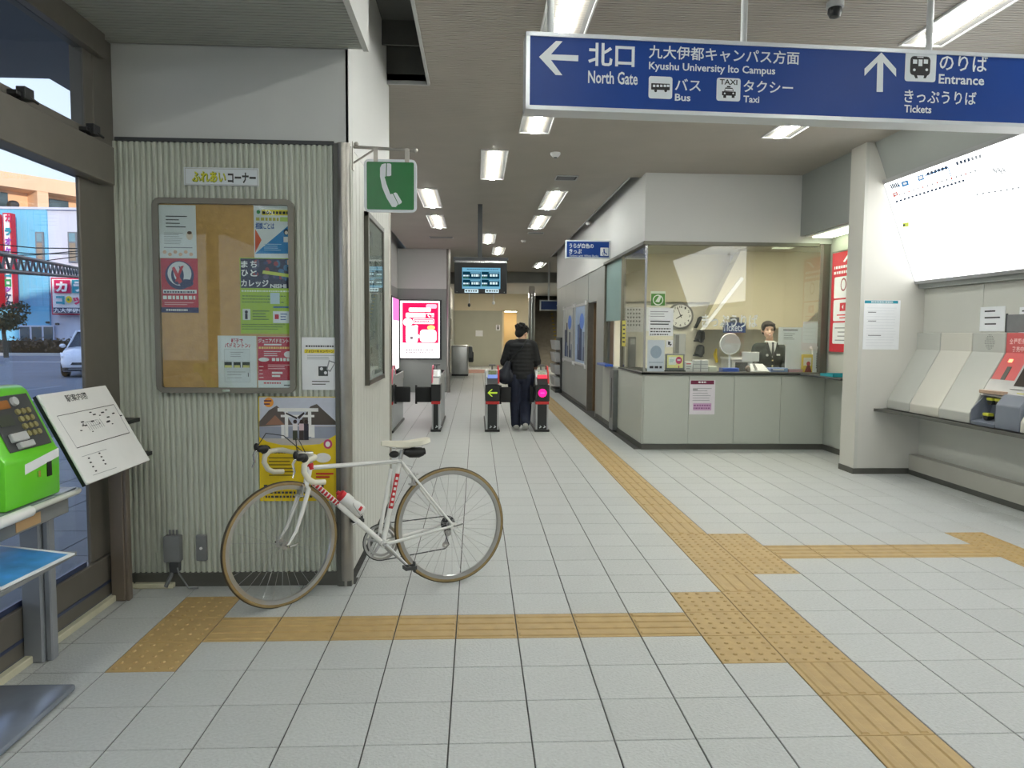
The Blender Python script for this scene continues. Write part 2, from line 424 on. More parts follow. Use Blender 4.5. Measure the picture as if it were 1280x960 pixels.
# ---- left block with the corrugated front
bl = struct(MB().box((-2.03,4.235,0.06),(-.735,6.14,3.8)).build('wall_block', WHITEW))
struct(MB().box((-2.03,4.222,2.52),(-.722,4.235,3.03)).build('wall_block_upper', WHITEW))
struct(MB().box((-.735,4.222,2.52),(-.72,6.14,3.8)).build('wall_block_side', WHITEW))
m = MB().box((-.735,4.30,0.06),(-.722,6.05,2.52))
for k in range(14): yy = 4.34+k*.125; m.box((-.722,yy,.1),(-.7195,yy+.118,2.5))
struct(m.build('wall_block_side_panel', PANEL2))
# corrugated sheet
prof = []; n = 39; xa, xb = -2.015, -0.80; p = (xb-xa)/n
for k in range(n):
    for t, h in ((0,0),(.15,0),(.20,.012),(.30,.0165),(.70,.0165),(.80,.012),(.85,0)): prof.append((xa+(k+t)*p, 4.2235-h))
prof.append((xb, 4.2235)); N = len(prof)
m = MB().add([(x,y,.075) for x, y in prof]+[(x,y,2.505) for x, y in prof], [(i,i+1,N+i+1,N+i) for i in range(N-1)])
struct(m.build('wall_front_corrugated', CORR, smooth=True))
struct(MB().box((-1.99,4.20,2.505),(-.80,4.235,2.525)).build('trim_4', DGREY))
struct(MB().box((-1.985,4.195,0),(-.80,4.235,.078)).build('baseboard_block', BASE, bevel=.003))
struct(MB().box((-.80,4.185,0),(-.77,4.235,2.51)).box((-.79,4.175,0.0),(-.715,4.235,.03)).build('trim_5', BASE))
m = MB().tube([(-.748,4.212,0),(-.748,4.212,2.515)], .038, n=24)
struct(m.build('trim_6', STEEL, smooth=True))
struct(MB().tube([(-.735,6.12,0),(-.735,6.12,2.52)], .03, n=20).build('trim_7', STEEL, smooth=True))
# ---- left window wall
fr = MB()
def bar(a, b): fr.box(a, b)
bar((-2.06,-7.0,.03),(-1.985,4.14,.25))
bar((-2.05,-7.0,2.24),(-1.94,4.09,2.44))
for yy in (-7.0,-4.6,-2.2,0.2,2.55): bar((-2.06,yy,.03),(-1.985,yy+.07,3.03))
bar((-2.08,4.02,.03),(-2.005,4.225,3.03)); bar((-2.08,3.935,2.4),(-2.01,4.03,3.03))
bar((-2.06,-7.0,2.90),(-1.97,4.09,3.03)); bar((-2.04,-7.0,2.44),(-1.975,4.02,2.49))
bar((-2.024,3.85,.25),(-2.004,4.03,2.24))
w1 = struct(fr.build('window_1', BRONZE, bevel=.004, origin=(-2,0,0)))
for k, (a, b, c, d) in enumerate(((.27,3.86,.255,2.24),(2.62,3.86,.255,2.24),(-6.95,.2,.255,2.24),(.27,2.55,2.49,2.9),(2.62,3.94,2.49,2.9),(-6.95,.2,2.49,2.9))):
    if k == 0: b = 2.55
    MB().box((-2.018,a,c),(-2.012,b,d)).build('pane', WGLASS, w1)
MB().box((-2.012,-6.9,.25),(-2.002,3.8,.275)).box((-1.985,-6.9,.10),(-1.982,4.0,.115)).build('glazing_rail', mat('rail_blue', (70,80,110), .3, .4, noise=(9,.05)), w1)
for yy in (3.30, 3.86):
    m = MB().box((-1.985,yy-.05,2.455),(-1.935,yy+.05,2.475)).box((-1.96,yy-.015,2.45),(-1.92,yy+.05,2.50)).tube([(-1.93,yy,2.47),(-1.915,yy+.07,2.45)],.007)
    m.build('window_latch', BLACK, w1, bevel=.002)
struct(MB().box((-1.98,-6.9,0),(-1.945,4.18,.035)).box((-1.945,4.16,0),(-1.72,4.20,.028)).build('trim_8', mat('cable_trunk', (206,202,176), .5, noise=(8,.08)), bevel=.004))
# ---- office block on the right of the passage
OY, OX = 9.12, 2.10
of = struct(MB().box((OX,OY,0),(4.46,OY+.10,.955)).box((OX,OY+.1,0),(OX+.1,12.0,.955)).build('wall_office_counter', PANEL))
for a, b in ((803.7,860),(860,916.5),(916.5,974.6),(974.6,1029)):
    xa, xb = PY(a,520,OY).x, PY(b,520,OY).x
    quick('panel', PANEL, (xa+.002,OY-.012,.075),(xb-.002,OY,.94), of, .002)
for a, b in ((OY+.002,10.55),(11.1,12.0)): quick('panel', PANEL, (OX-.012,a,.075),(OX,b,.94), of, .002)
quick('panel', PANEL, (4.448,8.56,.075),(4.46,OY,.94), of, .002)
struct(MB().box((OX,OY-.006,0),(4.45,OY,.07)).box((OX-.006,OY-.006,0),(OX,12.6,.07)).box((4.44,7.8,0),(4.447,OY,.07)).build('baseboard_office', BASE))
struct(MB().box((OX-.02,OY-.02,2.61),(4.46,OY+.06,3.80)).box((OX-.02,OY+.06,2.58),(OX+.04,19.1,3.80)).build('wall_office_upper', WHITEW))
struct(MB().box((OX-.03,OY-.03,2.575),(4.3,OY+.07,2.615)).box((OX-.03,OY,2.575),(OX+.07,12.0,2.615)).box((4.365,OY-.01,.97),(4.45,OY+.08,2.61)).build('trim_9', mat('office_frame', (112,110,100), .4, .4, noise=(9,.05))))
# corridor wall beyond the office
m = MB().box((OX,12.0,0),(OX+.1,12.75,2.58)).box((OX,13.75,0),(OX+.1,19.1,2.58)).box((OX,12.75,2.03),(OX+.1,13.75,2.58))
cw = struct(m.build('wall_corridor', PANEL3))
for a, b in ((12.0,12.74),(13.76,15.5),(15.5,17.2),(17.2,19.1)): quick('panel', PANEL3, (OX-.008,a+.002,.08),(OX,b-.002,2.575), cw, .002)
struct(MB().box((OX+.3,12.75,0),(OX+.32,13.75,2.03)).box((OX+.1,13.7,0),(OX+.3,13.75,2.03)).build('door_1', mat('dim_brown_room', (120,98,72), .6, noise=(3,.2))))
struct(MB().box((OX-.01,12.7,0),(OX+.1,12.76,2.06)).box((OX-.01,13.74,0),(OX+.1,13.8,2.06)).build('trim_10', STEEL))
struct(MB().box((OX-.012,12.0,0),(OX,12.7,.06)).box((OX-.012,13.8,0),(OX,19.1,.06)).build('baseboard_corridor', BASE))
# ---- office interior
struct(MB().box((2.2,11.6,0),(6.6,11.7,2.75)).box((6.5,8.0,0),(6.6,11.6,2.75)).build('wall_office_back', mat('cream_wall', (226,222,205), .6, noise=(1.5,.02))))
struct(MB().box((2.14,OY+.07,2.72),(6.6,11.7,2.8)).build('ceiling_office', mat('office_ceiling', (205,200,180), .6, noise=(2,.03))))
struct(MB().box((2.2,11.5,1.97),(4.0,11.6,2.72)).build('wall_office_bulkhead', mat('beige_board', (196,188,160), .6, noise=(2,.03))))
q = [PY(x,y,11.0) for x, y in ((925,340),(1040,340),(1040,384),(1025,386),(1010,402),(1000,411),(876,412))]
q[0].z = 2.72; q[1].z = 2.72
struct(MB().prism(q, (0,.22,0)).build('wall_stair_underside', mat('beige_board', (0,0,0))))
struct(MB().prism([PY(x,y,10.99) for x, y in ((926,346),(929,349),(880,412),(875,412))], (0,-.03,0)).build('trim_11', WHITE))
# ---- right side: pillar, alcove, tilted fare wall, machine wall
struct(MB().prism([(4.0,7.5,0),(4.72,7.5,0),(4.72,7.5,2.0),(4.085,7.5,3.45),(4.0,7.5,3.45)], (0,.30,0)).build('wall_pillar', mat('pillar_paint', (206,204,196), .45, noise=(1.5,.02))))
struct(MB().box((4.0,7.496,0),(4.035,7.5,3.45)).build('trim_12', PANEL2))
struct(MB().box((4.0,7.49,0),(4.72,7.5,.06)).box((3.99,7.49,0),(4.0,7.8,.06)).build('baseboard_pillar', BASE))
struct(MB().box((4.46,7.8,0),(4.56,9.2,3.45)).build('wall_alcove', PANEL2))
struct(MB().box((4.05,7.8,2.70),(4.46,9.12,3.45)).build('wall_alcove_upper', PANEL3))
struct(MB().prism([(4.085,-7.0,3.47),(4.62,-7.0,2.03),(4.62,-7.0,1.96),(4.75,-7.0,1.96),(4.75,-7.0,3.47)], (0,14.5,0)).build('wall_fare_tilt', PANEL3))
mw = struct(MB().box((4.7,-7.0,0),(4.8,7.5,1.97)).build('wall_right', PANEL2))
for k in range(14):
    b = 7.498-k*.9; quick('panel', PANEL2, (4.69,b-.897,1.50),(4.70,b,1.955), mw, .002)
struct(MB().box((4.60,-7.0,0),(4.7,7.5,.21)).build('baseboard_right', mat('plinth_shaded', (182,180,170), .5, noise=(3,.05))))  # wall colour made darker here, its shading put into the paint
struct(MB().box((4.596,-7.0,0),(4.60,7.5,.05)).build('trim_13', BASE))
# ---- left alcove behind the block, end wall with the light box
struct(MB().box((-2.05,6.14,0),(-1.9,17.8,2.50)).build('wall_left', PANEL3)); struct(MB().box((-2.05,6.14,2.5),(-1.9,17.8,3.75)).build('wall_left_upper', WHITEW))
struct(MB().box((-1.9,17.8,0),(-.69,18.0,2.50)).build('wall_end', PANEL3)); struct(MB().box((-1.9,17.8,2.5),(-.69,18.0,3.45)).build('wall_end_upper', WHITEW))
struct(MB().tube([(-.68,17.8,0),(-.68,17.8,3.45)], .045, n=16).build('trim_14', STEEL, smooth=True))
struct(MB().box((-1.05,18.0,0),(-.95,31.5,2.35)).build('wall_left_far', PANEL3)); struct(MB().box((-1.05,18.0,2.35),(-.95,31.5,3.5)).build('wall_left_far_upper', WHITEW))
# ---- far end
GB = mat('far_partition', (176,176,160), .5, noise=(2,.03)); CRM = mat('far_cream', (222,212,186), .6, noise=(2,.02))
struct(MB().box((-1,31.5,0),(1.08,31.6,2.38)).build('wall_back', GB))
struct(MB().box((-1,31.48,2.38),(2.35,31.62,3.2)).build('wall_back_upper', CRM))
struct(MB().box((1.08,31.45,0),(1.16,31.6,2.42)).box((1.72,31.45,0),(1.80,31.6,2.42)).box((1.08,31.45,2.36),(1.8,31.6,2.44)).box((1.8,31.5,0),(2.35,31.6,2.4)).build('trim_15', CRM))
struct(MB().box((1.0,33.4,0),(2.0,33.5,2.4)).box((1.0,31.6,0),(1.05,33.4,2.4)).box((1.95,31.6,0),(2.0,33.4,2.4)).box((1,31.6,2.4),(2,33.5,2.45)).build('door_2', mat('lit_doorway', (226,206,160), .6, noise=(2,.03))))
struct(MB().box((5.0,19.3,0),(5.1,40,4.2)).box((2.2,19.2,0),(5.1,19.3,3.6)).build('wall_right_far', PANEL3))
struct(MB().box((2.3,31.5,0),(2.36,37,4.5)).box((2.3,37,0),(5.1,37.1,6)).box((2.3,31.6,4.4),(5.1,37.1,4.5)).build('wall_stair', MGREY))
# stairs
st = struct(MB().box((2.36,36.6,0),(5.0,37,3.4)).build('floor_landing', DGREY))
STP = mat('stair_tread', (150,144,132), .7, noise=(6,.1)); NOS = mat('nosing_yellow', (200,165,60), .6, noise=(9,.1))
t0 = thing('staircase', 'dark grey staircase going up beyond the gates with dotted yellow step marks', 'staircase', (3.7,31.7,0))
for k in range(19):
    s = MB().box((2.37,31.7+k*.26,0.0 if k < 1 else k*.17-.02),(4.99,31.7+k*.26+.28,(k+1)*.17)).build('step', STP, t0)
    for xx in (3.55,4.3): MB().box((xx,31.69+k*.26,(k+1)*.17-.05),(xx+.10,31.75+k*.26,(k+1)*.17+.004)).build('step_mark', NOS, s)
# shell behind the camera and building mass above (casts the station's own shade)
struct(MB().box((-2.1,-7.1,0),(4.8,-7.0,3.5)).build('wall_behind', WHITEW))
struct(MB().box((-2.0,-6,3.9),(9,42,12)).build('roof_mass', PANEL2))
struct(MB().box((4.8,-7.1,0),(4.85,7.8,3.9)).box((4.8,-6,3.5),(4.85,42,3.9)).box((6.6,7.8,0),(6.7,42,3.9)).box((4.58,7.82,0),(6.6,7.92,3.9)).build('wall_outer_right', PANEL2))
struct(MB().box((-2.1,4.235,0),(-2.0,6.14,3.9)).box((-2.1,6.14,0),(-2.05,42,3.9)).box((-2.1,-7.0,3.09),(-2.05,4.24,3.9)).build('wall_outer_left', PANEL2))
# ================================================================== CEILING LIGHTS
TUBE = emit_mat('lamp_tube', (250,253,248), LAMP)
REFL = mat('reflector', (140,140,138), .35, noise=(9,.02))
def light_fixture(loc, L, label, group=None):
    x, y, z = loc; t = thing('ceiling_light', label, 'light', loc, group); w = .14
    m = MB().box((x-w-.012,y-L/2-.012,z-.012),(x-w,y+L/2+.012,z+.002)).box((x+w,y-L/2-.012,z-.012),(x+w+.012,y+L/2+.012,z+.002))
    m.box((x-w,y-L/2-.012,z-.012),(x+w,y-L/2,z+.002)).box((x-w,y+L/2,z-.012),(x+w,y+L/2+.012,z+.002)); m.build('frame', WHITE, t)
    m = MB().add([(x-w,y-L/2,z-.003),(x-.05,y-L/2,z+.006),(x+.05,y-L/2,z+.006),(x+w,y-L/2,z-.003),(x-w,y+L/2,z-.003),(x-.05,y+L/2,z+.006),(x+.05,y+L/2,z+.006),(x+w,y+L/2,z-.003)],
                 [(0,1,5,4),(1,2,6,5),(2,3,7,6)]); m.build('reflector', REFL, t)
    m = MB().box((x-.032,y-L/2+.03,z-.022),(x+.032,y+L/2-.03,z-.006)); m.build('diffuser', TUBE, t)
    return t
LF = [((.56,4.25),1.5,'long white strip light in the ceiling above the left end of the blue hanging sign'),
      ((.56,6.64),1.5,'strip light just below the left end of the blue hanging sign'),
      ((3.02,4.25),1.5,'long bright strip light above the right end of the blue hanging sign'),
      ((3.00,6.63),1.5,'strip light peeping out below the middle of the blue hanging sign'),
      ((.19,8.87),1.5,'strip light alone in the middle of the ceiling between the green and blue signs'),
      ((-.70,11.1),1.5,'nearer of the two strip lights right of the green telephone sign'),
      ((-.72,13.4),1.5,'farther of the two strip lights right of the green telephone sign'),
      ((1.12,11.1),1.5,'nearer of the two strip lights left of the office wall slot'),
      ((1.11,13.3),1.5,'farther of the two strip lights left of the office wall slot'),
      ((.24,15.7),1.5,'small strip light right behind the pole of the departure board'),
      ((.52,18.0),1.6,'small strip light above the right end of the departure board'),
      ((1.83,21.6),1.8,'farthest strip light, by the curved grey fascia over the passage')]
base_l = None
for (x, y), L, lab in LF:
    if base_l is None: base_l = light_fixture((x,y,3.45), 1.5, lab, 'strip lights in the main ceiling')
    else: copy_tree(base_l, (x,y,3.45), lab)
for x, y, w_ in ((.56,-3.2,'left added fill light of the second row behind the viewer'),(3.02,-3.2,'right added fill light of the second row behind the viewer'),(.56,-5.6,'left added fill light of the last row behind the viewer'),(3.02,-5.6,'right added fill light of the last row behind the viewer'),(.56,-.7,'left added fill light of the row just behind the viewer'),(-1.3,-1.0,'second added fill light in the lobby soffit behind the viewer'),(.56,1.8,'left of the two added fill lights just above the viewer'),(3.02,1.8,'right of the two added fill lights just above the viewer'),(-1.3,1.15,'added fill light in the lobby soffit above the viewer'),(3.0,-.7,'right added fill light of the row just behind the viewer')):
    copy_tree(base_l, (x,y,3.45 if x > 0 else 3.03), w_)  # unseen lights added over and behind the viewer to fill hall and lobby
# far-end and office lamps
def panel_lamp(name, lab, x, y, z, lx, ly, s):
    t = thing(name, lab, 'light', (x,y,z)); quick('housing', WHITE, (x-lx/2-.02,y-ly/2-.02,z-.02),(x+lx/2+.02,y+ly/2+.02,z), t)
    quick('diffuser', emit_mat('lamp_%s' % int(s*10), (255,246,226), s), (x-lx/2,y-ly/2,z-.035),(x+lx/2,y+ly/2,z-.02), t); return t
panel_lamp('ceiling_lamp', 'flat lamp in the low ceiling at the far end of the passage', .4, 28, 3.1, 1.2, .3, 60)
panel_lamp('ceiling_lamp', 'round-edged lamp in the lit side passage at the far end', 1.5, 32.5, 2.4, .5, .3, 22)
panel_lamp('ceiling_lamp', 'lamp above the stair foot at the far right', 3.6, 28, 3.1, .8, .4, 60)
panel_lamp('office_lamp', 'white strip lamp inside the ticket office near the front glass', 3.1, 9.55, 2.72, 1.8, .22, 40)
panel_lamp('office_lamp', 'second white strip lamp inside the ticket office over the staff member', 4.9, 9.5, 2.72, 1.0, .2, 32)
panel_lamp('ceiling_lamp', 'added fill lamp over the upper flight of the stairs', 3.7, 33.5, 4.4, 1.0, .4, 30)  # added only to brighten the dark stairs
t = thing('alcove_lamp', 'pale green-lit lamp over the narrow counter beside the pillar', 'light', (4.25,8.5,2.69))
quick('housing', WHITE, (4.1,8.0,2.685),(4.44,9.05,2.70), t); quick('diffuser', emit_mat('lamp_greenish', (240,255,215), 5), (4.16,8.05,2.672),(4.40,9.0,2.685), t)
# detectors, vents, camera
def smoke(x, y, lab):
    t = thing('smoke_detector', lab, 'detector', (x,y,3.45))
    MB().lathe([(0,.0),(.055,.0),(.055,-.02),(.035,-.045),(0,-.05)][::-1], (x,y,3.45)).build('body', WHITE, t, smooth=True)
    MB().lathe([(.018,-.06),(.018,-.045)], (x,y,3.45), n=10).build('sensor', MGREY, t); return t
smoke(.86,8.2,'round white smoke detector on the ceiling left of the blue sign corner'); smoke(1.99,13.2,'tiny round detector near the end of the ceiling slot'); smoke(1.0,15.9,'tiny round detector on the ceiling right of the departure board')
def vent(x, y, lx, ly, lab):
    t = thing('air_vent', lab, 'vent', (x,y,3.45)); m = MB(); w = .012
    for a, b in (((x-lx,y-ly),(x+lx,y-ly+w)),((x-lx,y+ly-w),(x+lx,y+ly)),((x-lx,y-ly),(x-lx+w,y+ly)),((x+lx-w,y-ly),(x+lx,y+ly))): m.box((*a,3.438),(*b,3.452))
    m.build('frame', LGREY, t); quick('backing', BLACK, (x-lx,y-ly,3.447),(x+lx,y+ly,3.4495), t)
    for k in range(9): quick('slat', MGREY, (x-lx+.03+k*(2*lx-.06)/9,y-ly+.01,3.440),(x-lx+.045+k*(2*lx-.06)/9,y+ly-.01,3.447), t)
vent(1.14,9.48,.14,.14,'small square ceiling air vent near the office wall'); vent(1.17,14.7,.16,.1,'farther small ceiling air vent toward the gates'); vent(-.75,15.6,.25,.1,'wide pale ceiling vent before the end wall of the left alcove')
t = thing('security_camera', 'small dark dome camera hanging from the ceiling above the blue sign', 'camera', (2.13,4.42,3.45))
MB().lathe([(.05,0),(.05,-.03),(.03,-.035)], (2.13,4.42,3.45)).build('mount', LGREY, t, smooth=True)
MB().lathe([(.04,-.035),(.042,-.06),(.03,-.085),(0,-.095)], (2.13,4.42,3.45)).build('dome', BLACK, t, smooth=True)
# ================================================================== BIG BLUE HANGING SIGN
a = PY(657,136,3.75); b = onp(1280,150,(a.x,3.75,0),Vector((.046,-1,0)).normalized())
su = Vector((b.x-a.x, b.y-a.y, 0)).normalized(); sn = Vector((-su.y, su.x, 0)); org = Vector((a.x,a.y,2.59)); LW, HH = 2.95, .378
t = thing('hanging_sign', 'long blue guide sign in a white frame hanging across the top of the view', 'sign', org)
def obox(m, o, u, n, x0, x1, d0, d1, z0, z1):
    P = lambda x, d, z: o+u*x+n*d+Vector((0,0,z))
    return m.hexa([P(x0,d0,z0),P(x1,d0,z0),P(x1,d1,z0),P(x0,d1,z0),P(x0,d0,z1),P(x1,d0,z1),P(x1,d1,z1),P(x0,d1,z1)])
m = MB(); obox(m, org, su, sn, .02, LW-.02, .006, .12, .02, HH-.02); m.build('face_panel', SIGNB, t)
m = MB()
for r in ((0,LW,0,.02),(0,LW,HH-.02,HH),(0,.02,0,HH),(LW-.02,LW,0,HH)): obox(m, org, su, sn, r[0], r[1], 0, .13, r[2], r[3])
m.build('frame', mat('sign_frame', (214,218,222), .3, .2, noise=(9,.02)), t, bevel=.003)
for px in (690, 935, 1170):
    x = (onp(px,60,org,sn)-org).dot(su); m = MB(); c_ = org+su*x+sn*.06
    m.tube([c_+Vector((0,0,HH)), Vector((c_.x,c_.y,3.45))], .017, n=12); m.lathe([(.05,-.012),(.05,0)], (c_.x,c_.y,3.45)); m.build('rod', LGREY, t, smooth=True)
p = Print(org+sn*.005, su, (0,0,1)); W = SIGNW
p.poly(W, [(673.7,71.2),(695,51.2),(703.2,51.7),(688.7,68),(723,69.2),(722.7,76.7),(688.7,75),(703,94.2),(694.5,93.7)])
p.text(W,'北口',735,53,793,82,bold=.02); p.text(W,'North Gate',735,88,797,104,bold=.018)
p.text(W,'九大伊都キャンパス方面',811,56,999,73,bold=.012); p.text(W,'Kyushu University Ito Campus',811,77,969,89.5,bold=.02)
p.rect(W,811,95,840,124,r=.012); p.rect(W,896,97,925,127,r=.012)
p.text(W,'バス',843.5,98,876,113,bold=.012); p.text(W,'Bus',843.5,117,863,126,bold=.02); p.text(W,'タクシー',929,100,991,115,bold=.012); p.text(W,'Taxi',929,119.5,949,128,bold=.02)
p.poly(W, [(1101.7,65.5),(1120,86),(1120,96),(1104,78),(1103.5,115),(1095.5,115),(1096.5,78),(1080.5,95),(1080.5,86)])
p.rect(W,1132,64,1169,103,r=.014); p.text(W,'のりば',1174,67,1234,88,bold=.012); p.text(W,'Entrance',1173,92.5,1230,104.5,bold=.02)
p.text(W,'きっぷうりば',1130,111.5,1220,128,bold=.012); p.text(W,'Tickets',1130,131,1164,140.5,bold=.02)
p.up()
p.rect(K,814,104,837,113,r=.003); p.oval(K,819.5,113.5,1.8); p.oval(K,832,113.5,1.8)
p.text(K,'TAXI',899.5,99,921.5,105.5,bold=.02)
p.poly(K,[(905,114),(906.5,109.5),(915.5,110),(917,114)]); p.rect(K,902.5,114,919.5,120,r=.003); p.rect(K,904,119,907.5,122.5); p.rect(K,914.5,119,918,122.5); p.rect(K,908.5,107.5,913,109.5)
p.rect(K,1138,70,1162,95,r=.02); p.poly(K,[(1142,94),(1144,98),(1147,98),(1146,94)]); p.poly(K,[(1155,94),(1154,98),(1157,98),(1159,94)])
p.up()
for x in (816,820.5,825,829.5,833.5): p.rect(W,x,106,x+3,109)
p.rect(W,906.3,111,915.5,113.7); p.oval(W,905.7,117,1.1); p.oval(W,916.3,117,1.1)
p.rect(W,1141,74.5,1146,80); p.rect(W,1148,74.5,1152.5,83); p.rect(W,1154.5,74.5,1159.5,80); p.oval(W,1142.5,87.5,1.7); p.oval(W,1158,87.5,1.7); p.rect(W,1146,71,1154,72.5)
p.build('lettering', t)
# ================================================================== GREEN PHONE SIGN
SY = 4.36; t = thing('telephone_sign', 'green square sign with white telephone handset hanging from a steel bracket', 'sign', (-.5,SY,2.17))
g = lambda zx, zy: (430+zx*.2031, 160+zy*.2031)
a, b = PY(455,199,SY), PY(521,266,SY)
P2 = Print((0,SY-.012,0),(1,0,0),(0,0,1))
m = MB(); r = .03; pts = []
for cx, cz, aa in ((b.x-r,a.z-r,0),(a.x+r,a.z-r,90),(a.x+r,b.z+r,180),(b.x-r,b.z+r,270)):
    for q_ in (0,30,60,90): pts.append((cx+r*math.cos(math.radians(aa+q_)), SY-.011, cz+r*math.sin(math.radians(aa+q_))))
m.prism(pts, (0,.022,0)); m.build('sign_plate', SIGNW, t)
GRN = mat('sign_green', (10,112,50), .3, noise=(9,.04))
P2.rect(GRN,458.3,202,517.5,262.5,r=.008); P2.up()
hs = [(222,245),(232,224),(252,218),(259,218),(257,298),(250,300),(262,345),(285,408),(300,405),(333,470),(318,487),(295,485),(262,430),(235,365),(222,300)]
P2.poly(SIGNW,[g(*q_) for q_ in hs]); P2.poly(SIGNW,[g(*q_) for q_ in ((265,218),(283,218),(291,224),(291,290),(285,296),(263,297))]); P2.poly(SIGNW,[g(*q_) for q_ in ((304,401),(318,397),(326,402),(356,453),(354,462),(338,472))])
P2.build('handset_symbol', t)
m = MB().tube([(-.722,SY,2.535),(-.36,SY,2.52)], .009, n=10).tube([(-.722,SY,2.44),(-.60,SY,2.52)], .006).box((-.724,SY-.025,2.40),(-.716,SY+.025,2.56)).ell((-.36,SY,2.52),(.016,.016,.016)).ell((-.70,SY,2.55),(.014,.014,.014))
m.build('bracket', STEEL, t, smooth=True)
for xx in (-.60,-.42): MB().box((xx,SY-.014,2.45),(xx+.025,SY-.006,2.53)).build('clip', STEEL, t)
# ================================================================== NOTICE BOARD ON THE CORRUGATED WALL
WY = 4.2055
a, b = PY(193,248,WY), PY(371.5,491,WY)
CORK = mat('cork', (206,160,96), .75, noise=(25,.08), bump=(90,.4)); FRM = mat('board_frame', (126,122,112), .4, .35, noise=(9,.04))
t = thing('notice_board', 'cork notice board in rounded grey frame behind glass, hung on the corrugated wall', 'notice board', ((a.x+b.x)/2,WY,b.z))
def rr(x0,z0,x1,z1,r,y):
    o = []
    for cx, cz, aa in ((x1-r,z1-r,0),(x0+r,z1-r,90),(x0+r,z0+r,180),(x1-r,z0+r,270)):
        for q_ in (0,30,60,90): o.append((cx+r*math.cos(math.radians(aa+q_)), y, cz+r*math.sin(math.radians(aa+q_))))
    return o
o1 = rr(a.x,b.z,b.x,a.z,.04,WY-.04); i1 = rr(a.x+.03,b.z+.03,b.x-.03,a.z-.03,.012,WY-.04); n = 16
m = MB().add(o1+i1+[(x,WY,z) for x,_,z in o1]+[(x,WY-.015,z) for x,_,z in i1], [q_ for k in range(n) for q_ in ((k,(k+1)%n,n+(k+1)%n,n+k),(k,2*n+k,2*n+(k+1)%n,(k+1)%n),(n+k,n+(k+1)%n,3*n+(k+1)%n,3*n+k))])
m.build('frame', FRM, t, smooth=True)
quick('cork_sheet', CORK, (a.x+.02,WY-.016,b.z+.02),(b.x-.02,WY-.006,a.z-.02), t)
quick('glass', GLASS, (a.x+.025,WY-.032,b.z+.025),(b.x-.025,WY-.029,a.z-.025), t)
quick('lock', CHROME, ((a.x+b.x)/2-.02,WY-.043,b.z+.008),((a.x+b.x)/2+.02,WY-.04,b.z+.02), t)
BP = ('y', WY-.017, -1)
BLK = ink(45,46,50); GR2 = ink(150,152,156)
o, p = sheet('notice','plain white printed notice with small drawings, top left on the cork board','notice',BP,198,256,246,323,PAPER)
p.lines(BLK,207,268,236,286,4,.25,rag=.5); p.lines(GR2,205,290,230,306,7,.25); p.oval(ink(235,215,190),237,295,4,5); p.lines(GR2,205,308,242,311,1,.4)
for k in range(6): p.oval(ink(230,190,160),206+k*6.6,315+(k%2)*3,2.4,2.2)
p.up().oval(ink(120,90,70),237,291,3,2); p.build('printing', o)
o, p = sheet('poster','red poster with a navy and white round swirl emblem, left side of the cork board','poster',BP,201,323,248.5,391,ink(196,34,52))
p.rect(ink(36,40,92),201,384,248.5,391); p.oval(ink(40,50,100),224.5,344,18,18); p.up().oval(ink(235,235,240),224.5,342,15,15).up()
p.oval(ink(40,50,100),222,344,8,12); p.oval(ink(40,50,100),233,354,9,5); p.rect(KW,204,362,246,367).up(); p.oval(ink(232,232,240),221,340,4,10); p.poly(ink(210,60,70),[(215,335),(218,333),(228,352),(224,355)]); p.poly(KR,[(226,333),(230,332),(222,352),(219,352)])
p.lines(ink(60,40,80),205,363,245,367,1,.6,dash=True); p.lines(ink(250,245,245),204,369,246,375,1,.8,dash=True,rag=0); p.lines(ink(240,180,180),206,377,244,382,2,.4); p.lines(KW,208,386,236,389,1,.8,dash=True); p.build('printing', o)
o, p = sheet('flyer','white flyer with yellow title bar and blue triangle, top right on the cork board','flyer',BP,317,256.5,365.5,323,PAPER)
p.rect(KY,327,262,364,269.5); p.poly(ink(28,130,196),[(364,279),(364,317),(319,317)]); p.poly(ink(226,96,60),[(319,286),(327,300),(319,316)]); p.oval(ink(70,150,90),323,265,2.4)
p.up().lines(K,328,263.5,362,268.5,1,.8,rag=0,dash=True); p.text(KB,'相談ごとは',319.5,278,343,286.5,bold=.02); p.rect(ink(200,225,120),350,271.5,362,277)
p.lines(ink(200,190,90),320,271,349,277,1,.7,dash=True,rag=.1); p.oval(ink(30,40,60),358,290,3.4,3.6); p.rect(KW,354.5,296,362.5,303); p.lines(ink(180,215,240),330,304,353,314,4,.35); p.up().oval(ink(240,230,220),358,291,2,2.4); p.build('printing', o)
o, p = sheet('poster','poster with navy crowd photograph above and lime green half below, right side of cork board','poster',BP,299.5,322,366.5,417.5,ink(176,206,52))
p.rect(ink(28,36,66),300.5,323,366,360.5).up()
rg = random.Random(3)
for k in range(26): p.oval(ink(*rg.choice([(50,64,110),(20,24,44),(90,90,120),(60,110,150),(150,60,70)])),318+rg.random()*46,327+rg.random()*20,1.4+rg.random()*2.6,2+rg.random()*3)
p.rect(ink(232,190,160),359,325,364,331); p.up()
for ch, x, y in (('ま',301.5,326),('ち',313,326),('ひ',302,337),('と',313,337)): p.text(KW,ch,x,y,x+8.5,y+8.5,bold=.03)
p.text(KW,'カレッジ',301.5,349.5,336,358.5,bold=.03); p.text(KW,'NISHI',338,355,358,360,bold=.03); p.poly(ink(210,220,90),[(329,338),(364,343),(363,347),(328,342)])
GDK = ink(86,120,30)
p.lines(ink(245,250,235),302,362,364,366,1,.5,dash=True); p.lines(GDK,303,368,360,380,3,.3,dash=True); p.rect(ink(236,238,226),303.5,386,313.5,400,r=.005); p.rect(ink(232,234,236),341.5,389,362,404); p.rect(ink(200,220,225),338,366,350,380)
